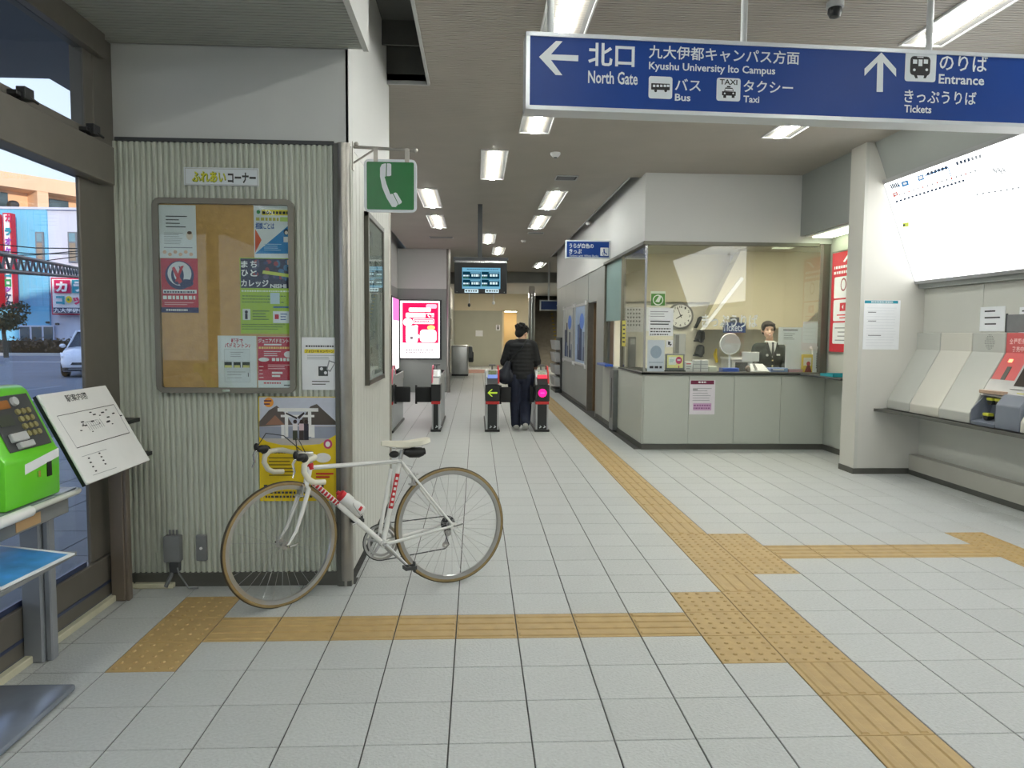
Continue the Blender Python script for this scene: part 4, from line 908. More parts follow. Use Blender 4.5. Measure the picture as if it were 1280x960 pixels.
for k in range(14): a = math.pi*.5-(-1)*0 - k*math.pi/13; ch.append(CC+Vector((.104*math.cos(a),0,.104*math.sin(a))))
ch += [T2+Vector((.004,0,-.022)), T2+Vector((-.022,0,0)), J+Vector((.02,0,.0)), rc+Vector((.02,0,-.03)), rc+Vector((-.03,0,-.01)), rc+Vector((-.025,0,.03)), rc+Vector((0,0,.045))]
m.tube(ch, .0035, n=6, closed=True); part(m, 'chain', DGREY)
m = MB().box(CC+Vector((-.06,.0,.085)), CC+Vector((-.02,.014,.115))); m.tube([CC+Vector((-.03,.01,.1)), BB+Vector((-.03,-.01,.13))], .006, n=8); part(m, 'front_derailleur', ALU)
m = MB().tube([BB.lerp(HB,.35)+Vector((.0,.018,.0)), BB.lerp(HB,.35)+Vector((.03,.022,-.008))], .004, n=6); m.tube([BB.lerp(HB,.62)+Vector((0,.02,0)), BB.lerp(HB,.62)+Vector((.0,.045,.01))], .006, n=8); part(m, 'shift_lever', ALU)
for nm, C_, xf in (('axle_lever', RH, lambda p: p), ('axle_lever', FH, ST)):
    m = MB().tube([xf(C_+Vector((0,.066,0))), xf(C_+Vector((.0,.075,0))), xf(C_+Vector((-.05,.078,.01)))], .004, n=6); m.tube([xf(C_+Vector((0,-.07,0))), xf(C_+Vector((0,.07,0)))], .0065, n=8); part(m, nm, CHROME)
# bottle (a thing of its own) in its cage
dv = (BB-HB).normalized(); nb = Vector((-dv.z,0,dv.x)); nb = nb if nb.z > 0 else -nb
c0 = HB.lerp(BB,.62)+nb*.058; c1 = c0-dv*.15
m = MB()
for s in (1, -1): m.tube([c0+dv*.02, c0+Vector((0,s*.036,0))-dv*.0-nb*.02, c0+Vector((0,s*.037,0))-dv*.07, c0+nb*.034-dv*.10], .0028, n=6)
m.tube([c0+dv*.02, c0-nb*.035, c0-nb*.035-dv*.12], .003, n=6); part(m, 'bottle_cage', ALU)
bt = thing('water_bottle', 'white sports bottle with red cap held on the bicycle down tube', 'bottle', (-.137,4.232,0)); bt.matrix_world = Mx
m = MB().lathe([(.030,0),(.035,.008),(.035,.055),(.031,.066),(.031,.078),(.035,.09),(.035,.125),(.028,.14)], c0, axis=-dv, n=20); body = m.build('bottle_body', mat('bottle_white', (226,226,224), .3, noise=(9,.03)), bt, smooth=True, local=True)
MB().lathe([(.030,.138),(.030,.158),(.022,.166),(.012,.168),(.011,.182),(0,.184)], c0, axis=-dv, n=20).build('cap', RED, bt, smooth=True, local=True)
m = MB(); u_ = Vector((0,1,0)); w_ = dv.cross(u_)
P = []
for e_ in (.018,.034):
    for k in range(6): q_ = math.radians(-5+k*9); P.append(c0-dv*e_+.0356*(math.cos(q_)*u_-math.sin(q_)*w_))
m.add(P, [(k,k+1,6+k+1,6+k) for k in range(5)]); m.build('label_mark', RED, body, local=True)
# ================================================================== OFFICE GLASS, COUNTER AND CONTENTS
ct = thing('service_counter', 'black-edged ticket office counter running behind the front glass', 'counter', (3.2,OY,.955))
m = MB().box((OX-.03,OY-.045,.956),(4.44,OY+.42,.978)).box((OX-.03,OY-.045,.955),(OX+.30,10.6,.978)); m.build('counter_top', BLACK, ct, bevel=.004)
MB().box((4.10,8.05,.955),(4.46,OY-.046,.978)).build('side_ledge', DGREY, ct, bevel=.004)
gf = thing('office_glass', 'clear office window over the counter with lettering, walling off the staff', 'window glass', (3.2,OY,.98))
quick('front_pane', OGLASS, (OX+.03,OY+.02,.985),(4.365,OY+.03,2.575), gf)
quick('side_pane', OGLASS, (OX+.01,OY+.04,.985),(OX+.018,10.55,2.575), gf)
quick('corner_bar', CHROME, (OX+.0,OY+.01,.98),(OX+.028,OY+.032,2.575), gf)
quick('sill_bar', STEEL, (OX+.03,OY+.012,.978),(4.365,OY+.04,.99), gf)
for yy in (10.55, 11.95): quick('mullion', mat('office_frame', (0,0,0)), (OX-.01,yy,.978),(OX+.05,yy+.05,2.575), gf)
quick('roller_blind', mat('blind_teal', (126,156,152), .5, noise=(3,.05)), (OX+.02,10.6,1.66),(OX+.03,11.95,2.57), gf)
p = Print((0,OY+.018,0),(1,0,0),(0,0,1)); GW = ink(236,240,240)
p.text(GW,'きっぷうりば',877,392.5,947,409,bold=.02); p.text(GW,'Tickets',903,404.5,928,414,bold=.01); p.build('glass_lettering', gf)
GY = OY+.016
def osheet(nm, lab, x0, y0, x1, y1, paper=PAPER, plane=None): return sheet(nm, lab, nm.split('_')[-1], plane or ('y',GY,-1), x0, y0, x1, y1, paper)
o, p = osheet('sticker','small green and white square sticker on the office glass above the notices',813.5,364,831.5,382.5,ink(216,226,206)); p.rect(ink(84,140,60),814,367,831,382); p.up().oval(ink(230,236,224),822.5,375,6.6,6.6).up().oval(ink(84,140,60),822.5,375,5.4,5.4).up(); p.poly(ink(230,236,224),[(819,377),(824,369.5),(826.5,371),(824,378)]); p.build('emblem', o)
o, p = osheet('notice','pale notice with small print rows, upper left of the office front glass',811.5,385,841,420); p.lines(BLK,813,400,838,407,2,.4,rag=.1); p.lines(BLK,813,409,838,420,3,.4,dash=True,rag=.1); p.lines(GR2,813,388,836,397,3,.3); p.build('printing', o)
o, p = osheet('poster','pale blue grey poster standing on the counter at the left end of the front glass',809.5,425,830,465.5,ink(196,206,214)); p.oval(ink(150,166,182),820,440,7,8); p.rect(ink(168,182,192),811,452,829,454).up(); p.lines(BLK,812,456,828,462,1,.5,dash=True); p.build('printing', o)
o, p = osheet('card','small white card with black emblem on the office glass',832.5,425,841,434); p.poly(BLK,[(835,426.5),(838.5,427.5),(837,430),(840,430),(837,433.5),(837.5,431),(835,431)]); p.build('emblem', o)
# calendar and yellow strip on the side glass
SX = ('x', OX+.008, -1)
o, p = sheet('yellow_strip','narrow yellow notice strip on the side glass of the office','notice',SX,777,401,781.5,433,ink(216,206,90)); p.lines(BLK,778,404,781,430,5,.4); p.build('printing', o)
# things on the back wall
CW_ = mat('clock_white', (236,236,230), .4, noise=(9,.02)); c = PY(850,395,11.56)
t = thing('wall_clock', 'large round white wall clock with grey rim inside the ticket office', 'clock', c)
MB().lathe([(0,.0),(.205,.0),(.205,-.04),(.185,-.05),(.178,-.035)], c, axis=(0,1,0), n=40, cap=False).build('rim', mat('clock_rim', (150,150,146), .4, .3, noise=(9,.03)), t, smooth=True)
MB().lathe([(0,-.034),(.18,-.034),(.18,-.03),(0,-.03)], c, axis=(0,1,0), n=40).build('face', CW_, t)
p = Print((c.x,c.y-.036,c.z),(1,0,0),(0,0,1))
for k in range(12):
    a = 2*math.pi*k/12; x, z = .145*math.sin(a), .145*math.cos(a); p.text(K, str(12 if k == 0 else k), x-.016*(1.4 if k in (0,10,11) else .8), z+.018, x+.016*(1.4 if k in (0,10,11) else .8), z-.018, px=False, bold=.02)
p.build('numerals', t)
for nm, ang, L, w in (('hour_hand',238,.09,.010),('minute_hand',-22,.14,.007)):
    a = math.radians(ang); d_ = Vector((math.sin(a),0,math.cos(a))); e_ = Vector((d_.z,0,-d_.x)); y = c.y-.042
    q_ = [Vector((c.x,y,c.z))-d_*.03-e_*w, Vector((c.x,y,c.z))-d_*.03+e_*w, Vector((c.x,y,c.z))+d_*L+e_*w*.5, Vector((c.x,y,c.z))+d_*L-e_*w*.5]
    MB().prism(q_, (0,.002,0)).build(nm, BLACK, t)
CAPM = mat('cap_dark', (52,54,52), .8, noise=(20,.1))
for k, (yy, lab) in enumerate(((402,'topmost'),(419,'middle'),(437,'lowest'))):
    c = PY(876+(-.6*k),yy,11.45); t = thing('uniform_cap', '%s of the three dark caps hung one above another on the office wall' % lab, 'cap', c, 'caps on the office wall')
    m = MB(); m.tube([c+Vector((-.03,0,-.09)), c+Vector((.0,0,-.04)), c+Vector((.01,0,.05)), c+Vector((.015,0,.075))], [.105,.115,.095,.05], n=16, sq=.6); m.build('crown', CAPM, t, smooth=True)
    MB().hexa([(c.x-.13,c.y-.08,c.z-.10),(c.x+.03,c.y-.10,c.z-.11),(c.x+.03,c.y,c.z-.095),(c.x-.11,c.y,c.z-.085),(c.x-.13,c.y-.08,c.z-.092),(c.x+.03,c.y-.10,c.z-.102),(c.x+.03,c.y,c.z-.087),(c.x-.11,c.y,c.z-.077)]).build('peak', BLACK, t)
    MB().tube([c+Vector((.0,.02,.02)), c+Vector((.0,.15,.02))], .012, n=8).build('peg', LGREY, t)
bp = ('y', 11.57, -1)
o, p = sheet('calendar','large white month calendar with rows of dark dates on the office back wall','calendar',bp,777,384,806,415,PAPER)
for i in range(5):
    for j in range(5): p.rect(BLK,784+j*3.6,386+i*4.8,785.8+j*3.6,388.2+i*4.8)
p.build('dates', o)
o, p = sheet('chart','white chart with small dates left of the office clock','chart',bp,808,384,836,414,PAPER)
for i in range(3):
    for j in range(6): p.rect(BLK,811+j*3.6,394+i*4.8,812.6+j*3.6,396+i*4.8)
p.build('dates', o)
# switch panel / intercom and papers
c0_, c1_ = PY(786,421,11.55), PY(794,459,11.55)
t = thing('wall_intercom', 'grey intercom unit on the back wall low behind the side glass', 'intercom', (c0_.x,11.55,c1_.z)); quick('housing', MGREY, (c0_.x,11.52,c1_.z),(c1_.x,11.6,c0_.z), t, .006); quick('screen', LGREY, (c0_.x+.02,11.515,c0_.z-.12),(c1_.x-.02,11.52,c0_.z-.03), t)
c0_, c1_ = PY(843,417,11.55), PY(856,445,11.55)
t = thing('key_cabinet', 'pale key cabinet on the back wall below the clock', 'cabinet', (c0_.x,11.5,c1_.z)); quick('housing', LGREY, (c0_.x,11.52,c1_.z),(c1_.x,11.6,c0_.z), t, .006); quick('door', MGREY, (c0_.x+.01,11.512,c1_.z+.02),(c0_.x+.07,11.52,c0_.z-.02), t)
c0_, c1_ = PY(892,435,11.5), PY(899,452,11.5)
t = thing('yellow_vest', 'bright yellow cloth hanging at the back of the office', 'vest', (c0_.x,11.5,c1_.z)); m = MB().tube([PY(895.5,436,11.52), PY(894,443,11.5), PY(896,453,11.5)], [.03,.055,.04], n=10, sq=.5); m.build('cloth', mat('hi_vis', (226,196,40), .7, noise=(15,.1)), t, smooth=True)
# back cabinets and shelf behind staff
t = thing('back_shelf', 'white shelf unit with dark open bays behind the staff member', 'shelf', (4.6,11.2,0))
quick('body', LGREY, (3.9,11.0,0),(6.3,11.5,1.08), t); quick('top', WHITE, (3.88,10.98,1.08),(6.32,11.5,1.11), t)
for k in range(4): quick('bay', DGREY, (3.95+k*.58,10.99,.55),(4.48+k*.58,11.0,1.04), t)
a, b = PY(905,403,10.95), PY(932,416,10.95)
t = thing('blue_sign', 'dark blue sign board under the sloped beige soffit behind the glass lettering', 'sign', (a.x,10.95,b.z)); quick('board', mat('deep_blue', (26,52,104), .4, noise=(9,.05)), (a.x,10.95,b.z),(b.x,10.98,a.z), t)
quick('bracket', DGREY, (a.x+.1,10.96,a.z),(b.x-.1,10.98,a.z+.08), t)
# round mirror on a stand
c = PY(912.5,430,9.38); t = thing('round_mirror', 'round white desk mirror on a slim stand behind the counter glass', 'mirror', (c.x,c.y,.978))
MB().lathe([(0,.012),(.135,.012),(.14,0),(.135,-.012),(.125,-.006)], c, axis=(0,1,0), n=36, cap=False).build('rim', WHITE, t, smooth=True)
MB().lathe([(0,-.0075),(.125,-.0065),(.125,-.005),(0,-.005)], c, axis=(0,1,0), n=36).build('face', mat('mirror_grey', (206,204,200), .5, noise=(9,.03)), t)
MB().tube([(c.x,c.y+.005,c.z-.13),(c.x,c.y+.005,.99)], .012, n=10).lathe([(.07,0),(.07,.008),(.02,.014)], (c.x,c.y+.005,.979)).build('stand', WHITE, t, smooth=True)
def prop(nm, lab, cat, x0, y0, x1, y1, Y, dep, mt, bev=.004, base=None):
    Y = max(Y, 9.19)
    a, b = PY(x0,y0,Y), PY(x1,y1,Y); zb = b.z if base is None else base
    t = thing(nm, lab, cat, ((a.x+b.x)/2, Y+dep/2, zb)); quick('body', mt, (a.x,Y,zb),(b.x,Y+dep,a.z), t, bev); return t, a, b, Print((0,Y-.0005,0),(1,0,0),(0,0,1))
CTZ = .979
t,a,b,p = prop('framed_card','framed yellow and white card with pink round stamp at the left of the counter','sign',832,442,855.5,462,9.20,.02,MGREY,base=1.0)
p.rect(ink(246,240,160),834,444,853.5,460).up(); p.rect(ink(240,244,240),836,446,845,456); p.oval(ink(200,50,110),848.5,450.5,4,4.6); p.lines(ink(120,180,190),837,449,843,453,2,.4); p.up(); p.rect(KW,846.5,449,850.5,451); p.rect(ink(200,50,110),848,457,849,460); p.build('card_print', t); quick('foot', BLACK, (a.x-.01,9.18,CTZ),(b.x+.01,9.27,1.003), t)
t,a,b,p = prop('card_box','small white card holder box left on the counter beside the yellow card','box',856.5,452,865.5,464.5,9.22,.06,WHITE,base=CTZ); p.lines(KR,858,453.5,864,456,1,.5); p.lines(GR2,858,457,864,462,2,.4); p.build('print', t)
t,a,b,p = prop('paper_stack','low white box of papers on the counter under the caps','box',867,450,885,465,9.22,.08,mat('box_white2',(216,216,214),.5,noise=(9,.03)),base=CTZ); p.rect(GR2,867,455,885,455.8); p.rect(GR2,867,460,885,460.8); p.rect(GR2,875.5,450,876.3,465); p.build('print', t)
t,a,b,p = prop('pale_tray','pale flat tray on the counter left of the blue one','tray',886,458,896,464,9.22,.10,mat('pale_green_plastic',(206,212,196),.4,noise=(9,.03)),base=CTZ)
t,a,b,p = prop('blue_tray','blue coin tray on the counter in front of the round mirror','tray',903,460,924,465,9.16,.13,mat('tray_blue',(44,84,176),.35,noise=(9,.05)),base=CTZ)
t,a,b,p = prop('card_sign','blank white card sign leaning in front of the staff member','sign',928,440,949,452,9.36,.012,WHITE,base=None); quick('stand', LGREY, ((a.x+b.x)/2-.03,9.373,CTZ),((a.x+b.x)/2+.03,9.383,b.z+.01), t)
t = thing('card_terminal', 'sloping pale grey card terminal on the counter before the staff member', 'terminal', (PY(950,460,9.2).x,9.2,CTZ)); a = PY(939,464,9.16); b = PY(958,452,9.3)
MB().hexa([(a.x,9.18,CTZ),(b.x,9.18,CTZ),(b.x-.02,9.32,CTZ),(a.x+.02,9.32,CTZ),(a.x,9.18,1.0),(b.x,9.18,1.0),(b.x-.04,9.32,1.09),(a.x+.04,9.32,1.09)]).build('body', LGREY, t, bevel=.004)
MB().hexa([(a.x+.06,9.185,1.02),(a.x+.09,9.185,1.02),(a.x+.10,9.30,1.08),(a.x+.07,9.30,1.08),(a.x+.06,9.185,1.025),(a.x+.09,9.185,1.025),(a.x+.10,9.30,1.085),(a.x+.07,9.30,1.085)]).build('slot', DGREY, t)
t = thing('brown_pouch', 'small brown fabric pouch on the counter right of the blue tray', 'pouch', (PY(935,460,9.22).x,9.22,CTZ)); c = PY(935,459,9.22); MB().ell((c.x,9.225,CTZ+.045),(.035,.03,.045)).build('body', mat('pouch_brown',(126,112,98),.8,noise=(20,.15)), t, smooth=True)
t,a,b,p = prop('pen_tray','pale blue pen tray on the counter under the staff member','tray',963,460,985,465,9.16,.12,mat('tray_pale_blue',(140,156,200),.4,noise=(9,.05)),base=CTZ); p.rect(KW,966,461,980,463); p.build('print', t)
t,a,b,p = prop('pink_papers','pink paper pad on the counter left of the yellow stand','paper',986,461.5,1004,465.5,9.16,.10,mat('paper_pink',(206,160,166),.6,noise=(9,.08)),base=CTZ)
t,a,b,p = prop('yellow_stand','yellow leaflet stand with a red and black figure on the counter','leaflet stand',1003,443,1015.5,465.5,9.16,.03,mat('stand_yellow',(226,196,70),.4,noise=(9,.05)),base=CTZ)
p.rect(ink(236,232,214),1004.5,447,1014,457).up(); p.poly(ink(120,20,26),[(1005.5,465),(1009,456),(1012,456),(1014.5,465)]); p.oval(ink(200,60,60),1010.5,454.5,2.4,2.6); p.build('print', t)
t,a,b,p = prop('white_box_stand','narrow white stand with vertical dark lettering at the right end of the counter','stand',1016.5,436,1030,465.5,9.18,.05,WHITE,base=CTZ); p.lines(BLK,1020.5,441,1023.5,461,7,.6,rag=0); p.build('print', t); quick('cap', WHITE, (a.x-.02,9.18,a.z-.0),(b.x+.02,9.25,a.z+.03), t)
# white panels hung inside the glass at right
gi = ('y', OY+.034, 1)
def isheet(nm, lab, x0,y0,x1,y1, tint=PAPER, Y=None):
    Y = Y or OY+.045; a, b = PY(x0,y0,Y), PY(x1,y1,Y); o = MB().box((a.x,Y,b.z),(b.x,Y+.004,a.z)).build(nm, tint); tag(o, lab, 'panel'); return o, Print((0,Y-.0005,0),(1,0,0),(0,0,1))
o,p = isheet('notice','white notice with grey print beside the staff member face',973.5,409,1005,431,Y=9.20); p.lines(BLK,979,411,998,414,1,.4); p.lines(GR2,980,416,994,425,4,.3); p.build('printing', o)
isheet('white_screen','large white screen sheet right of the staff member, behind the notice',982,431,1014,464,Y=9.24)
isheet('white_screen','tall white sheet at the far right inside the office glass',1004,402,1024.5,434,Y=9.27)
# poster on the counter front
o,p = sheet('notice','white notice with maroon heading taped to the office counter front','notice',('y',OY-.0125,-1),862.5,475,893,518,ink(226,220,226))
p.rect(ink(112,26,62),863.5,475.5,892.5,480.5).up(); p.lines(KW,873,476,883,479.5,1,.6,dash=True,rag=0); p.lines(GR2,866,484,890,502,6,.2); p.lines(BLK,866,486,872,488,1,.5,rag=0); p.rect(ink(206,166,202),866.5,504,889,513); p.up(); p.lines(ink(150,96,146),867,505,888,512,2,.5,dash=True,rag=.1); p.build('printing', o)
# side service slot: blue tray and steel strip
t = thing('side_tray', 'blue tray on a bracket by the side service window', 'tray', (2.04,11.3,.96)); quick('body', mat('tray_blue',(0,0,0)), (1.96,11.1,.955),(2.09,11.85,.99), t, .004)
t = thing('steel_pedestal', 'narrow steel fare reader pedestal set against the office side', 'pedestal', (2.05,11.0,0)); MB().box((2.03,10.75,.02),(2.098,11.05,.93)).build('body', mat('pedestal_steel', (128,132,132), .35, .5, noise=(9,.05)), t, bevel=.004); quick('slot', DGREY, (2.026,10.86,.2),(2.03,10.90,.8), t)
# alcove: red poster and teal tray
o = MB().box((4.445,8.44,1.24),(4.458,9.05,2.50)).build('framed_poster', STEEL); tag(o,'silver framed red safety poster inside the alcove beside the pillar','poster')
AX = ('x', 4.444, -1)
pp = Print((4.443,8.46,1.26),(0,1,0),(0,0,1)); pl = lambda y0, z0, y1, z1, mt, r=0: pp.rect(mt, y0, z0, y1, z1, False, r)
pl(0,0,.57,1.22, ink(196,44,58)); pp.up(); pl(.03,.10,.50,.36, PAPER, .02); pl(.03,.38,.50,.64, PAPER, .02); pl(.03,.66,.50,.92, PAPER, .02)
pp.lines(KW,.06,.94,.52,1.07,2,.5,px=False,rag=.1,dash=True); pp.poly(KW,[(.30,1.10),(.20,1.17),(.05,1.19),(.16,1.15),(.26,1.09)],False); pp.up()
pp.oval(ink(150,80,90),.27,.82,.07,.08,px=False); pl(.18,.50,.34,.60, ink(196,44,58)); pp.lines(GR2,.08,.12,.46,.32,4,.25,px=False); pp.lines(KR,.10,.40,.42,.47,2,.4,px=False); pp.up(); pp.oval(PAPER,.27,.82,.05,.06,px=False); pp.poly(PAPER,[(.25,.52),(.29,.55),(.25,.58)],False)
pp.build('printing', o)
t = thing('teal_tray', 'teal plastic tray on the narrow ledge beside the pillar', 'tray', (4.3,8.6,.979)); m = MB().box((4.14,8.30,.979),(4.42,8.62,.984)).box((4.14,8.30,.984),(4.15,8.62,1.01)).box((4.41,8.30,.984),(4.42,8.62,1.01)).box((4.14,8.30,.984),(4.42,8.31,1.01)).box((4.14,8.61,.984),(4.42,8.62,1.01)); m.build('body', mat('tray_teal',(40,160,176),.4,noise=(9,.04)), t)
# notice on the pillar
o,p = sheet('notice','white notice with teal heading band on the pale pillar face','notice',('y',7.499,-1),1080.5,375,1123,437,PAPER)
TL_ = ink(32,140,160); p.rect(TL_,1081,375.5,1122.5,379.5).up(); p.lines(KW,1089,376.2,1116,378.8,1,.7,dash=True,rag=0); p.lines(BLK,1085,389,1095,391.5,1,.3,rag=0); p.lines(BLK,1085,400,1095,402.5,1,.3,rag=0); p.lines(BLK,1085,418,1101,420.5,1,.3,rag=0); p.lines(ink(206,210,214),1084,383,1119,434,14,.1,rag=.1); p.build('printing', o)
# ================================================================== FARE MAP (back-lit)
A = Vector((4.62-.012,0,2.03)); Bv = Vector((4.085-.012,0,3.45)); fv = (Bv-A).normalized(); fn = Vector((-fv.z,0,fv.x)); fn = fn if fn.x < 0 else -fn
Cc = onp(1145,352,A,fn); Tt = onp(1107,228,A,fn)
v0 = (Cc-A).dot(fv); v1 = (Tt-A).dot(fv); y1_ = Tt.y; ye = 2.6
P_ = lambda y, v, h: Vector((A.x,y,A.z))+fv*v+fn*h
t = thing('fare_map', 'huge glowing white fare map board tilted above the ticket machines', 'fare map', (4.5,5.0,2.0))
m = MB()
for y0_,y2_,a_,b_ in ((ye,y1_,v0-.02,v0+.012),(ye,y1_,v1-.012,v1+.03),(y1_-.012,y1_+.02,v0-.02,v1+.03),(ye-.02,ye+.012,v0-.02,v1+.03)):
    m.hexa([P_(y0_,a_,0),P_(y2_,a_,0),P_(y2_,a_,.035),P_(y0_,a_,.035),P_(y0_,b_,0),P_(y2_,b_,0),P_(y2_,b_,.035),P_(y0_,b_,.035)])
m.build('frame', mat('fare_frame', (168,168,170), .35, .5, noise=(9,.04)), t)
m = MB().hexa([P_(ye,v0,.005),P_(y1_,v0,.005),P_(y1_,v0,.022),P_(ye,v0,.022),P_(ye,v1,.005),P_(y1_,v1,.005),P_(y1_,v1,.022),P_(ye,v1,.022)])
m.build('lit_panel', emit_mat('fare_panel_light', (252,254,252), 3.0), t)
p = Print(P_(0,0,.0225), (0,-1,0), fv)
ex = lambda n_, c_: emit_mat('fare_ink_'+n_, c_, .8)
FK, FB, FR, FY, FGn = ex('k',(70,84,104)), ex('b',(60,140,200)), ex('r',(220,110,100)), ex('y',(226,240,110)), ex('g',(170,176,180))
z = lambda zx, zy: (1090+zx*.1484, 160+zy*.1485)
def seg(mt, a_, b_, w=.012):
    a_, b_ = p.c(*z(*a_)), p.c(*z(*b_)); d_ = Vector((b_[0]-a_[0], b_[1]-a_[1])); n_ = Vector((-d_.y, d_.x)).normalized()*w/2
    p.poly(mt, [(a_[0]-n_.x,a_[1]-n_.y),(b_[0]-n_.x,b_[1]-n_.y),(b_[0]+n_.x,b_[1]+n_.y),(a_[0]+n_.x,a_[1]+n_.y)], False)
seg(FB,(215,482),(232,478)); seg(FB,(232,478),(262,582)); seg(FB,(450,400),(640,328),.014); seg(FB,(640,328),(680,445))
for k in range(18): seg(FK,(200+k*33,622-k*10.4),(220+k*33,616-k*10.4),.02)
for k in range(5): seg(FK,(160+k*14,497-k*4),(170+k*14,490-k*4),.05)
for k in range(6): seg(FK,(465+k*30,388-k*10),(485+k*30,381-k*10),.03)
for k in range(7): seg(FK if k < 4 else FGn,(710+k*32,300-k*10),(730+k*32,294-k*10),.03)
def quadz(mt, pts): p.poly(mt, [z(*q_) for q_ in pts])
quadz(FB,[(246,455),(303,436),(314,478),(258,497)]); quadz(FB,[(384,404),(432,388),(442,432),(395,448)]); quadz(FR,[(174,548),(214,534),(222,566),(182,580)]); quadz(FY,[(258,800),(312,792),(312,828),(262,836)])
p.up(); W2 = ex('w',(255,255,255)); quadz(W2,[(262,462),(292,452),(298,470),(268,480)]); quadz(W2,[(394,408),(426,398),(432,424),(402,436)]); quadz(W2,[(184,552),(208,544),(212,562),(190,570)]); quadz(FK,[(262,812),(280,808),(281,822),(264,826)])
for k in range(18): seg(FR if k%3 == 0 else FGn,(190+k*40,600-k*12.5-20),(196+k*40,585-k*12.5-20),.02)
for k in range(8): seg(FGn,(880+k*50,560-k*8),(900+k*50,556-k*8),.015); seg(FGn,(1020+k*14,350+k%3*10),(1030+k*14,348+k%3*10),.03)
p.build('map_print', t)
# ================================================================== TICKET MACHINES
ts = thing('machine_ledge', 'long thin grey ledge carrying the ticket machines along the right wall', 'ledge', (4.45,5,.66))
MB().prism([(4.19,7.49,.70),(4.33,7.49,.70),(4.33,-1.5,.70),(4.30,-1.5,.70),(4.27,7.1,.70)], (0,0,-.03)).box((4.30,-1.5,.67),(4.7,7.49,.70)).build('ledge_top', BASE, ts)
MB().box((4.60,-1.5,.64),(4.7,7.49,.67)).build('rail', MGREY, ts)
def machine_panel(yA, yB, mt, lab, speaker=False):
    t = thing('blank_machine_panel', lab, 'machine panel', (4.5,(yA+yB)/2,.70))
    pr = [(4.69,.702),(4.335,.702),(4.335,.79),(4.35,.815),(4.625,1.325),(4.625,1.50),(4.69,1.50)]
    pr2 = [(x, z_) for x, z_ in pr]
    MB().prism([(x,yA+.004,z_) for x, z_ in pr2], (0,yB-yA-.008,0)).build('casing', mt, t, bevel=.005)
    if speaker:
        m = MB(); yc = (yA+yB)/2-.02
        for i in range(-4,5):
            for j in range(-5,6):
                if (i/4.3)**2+(j/5.3)**2 <= 1: m.lathe([(.0035,0),(.0035,-.001)], (4.6245,yc+i*.015,1.415+j*.013), axis=(1,0,0), n=5)
        m.build('speaker_holes', DGREY, t)
P1 = mat('machine_grey', (186,187,180), .4, noise=(3,.02)); P2m = mat('machine_cream', (206,203,192), .4, noise=(3,.02))
machine_panel(7.10,7.50,P1,'first blank grey sloped machine panel, against the pillar'); machine_panel(6.63,7.10,P2m,'cream blank sloped machine panel between the two grey ones'); machine_panel(6.20,6.63,P1,'grey sloped machine panel with speaker holes beside the red machine',True)
t = thing('ticket_machine', 'red and silver ticket machine with dark screen at the right edge of the picture', 'ticket machine', (4.5,5.7,.70))
RD = mat('machine_red', (206,92,92), .35, noise=(6,.04)); SL = mat('machine_silver', (176,176,178), .35, .5, noise=(9,.04)); BG = mat('machine_bluegrey', (118,124,136), .4, noise=(9,.04))
yA, yB = 4.85, 6.19
slx = lambda z_: 4.35+(z_-.815)*(.275/.51)
MB().prism([(x,yA,z_) for x, z_ in ((4.69,.98),(slx(.98),.98),(4.625,1.325),(4.625,1.50),(4.69,1.50))], (0,yB-yA,0)).build('upper_casing', RD, t, bevel=.004)
dv_ = Vector((.275,0,.51)).normalized(); nv = Vector((-.51,0,.275)).normalized(); o_ = Vector((slx(.98),0,.98))
def spn(y0,y1,s0,s1,h0,h1):
    Q = lambda y, s, h: Vector((o_.x,y,o_.z))+dv_*s+nv*h
    return MB().hexa([Q(y0,s0,h0),Q(y1,s0,h0),Q(y1,s1,h0),Q(y0,s1,h0),Q(y0,s0,h1),Q(y1,s0,h1),Q(y1,s1,h1),Q(y0,s1,h1)])
spn(yA,yB-.005,-.03,.13,0,.008).build('silver_band', SL, t); spn(yA+.1,yB-.30,.05,.36,.008,.014).build('screen_frame', SL, t, bevel=.003); spn(yA+.13,yB-.33,.08,.33,.014,.017).build('screen', mat('screen_dark', (66,58,54), .12, noise=(6,.2)), t)
spn(yB-.17,yB-.12,.10,.26,.001,.004).build('side_label', BASE, t); m = spn(yB-.14,yB-.10,.30,.33,.001,.01); m.build('indicator_lamp', emit_mat('amber_lamp', (255,150,110), 2.5), t)
p = Print((4.6245,0,0),(0,-1,0),(0,0,1))
for k in range(4): p.text(ink(240,200,196),'全種類券'[k],1262+k*5.2,423+k*0,1266.5+k*5.2,430,bold=.02)
for k in range(3): p.text(ink(240,200,196),'発売中'[k],1265+k*5.2,433,1269.5+k*5.2,440,bold=.02)
p.build('lettering', t)
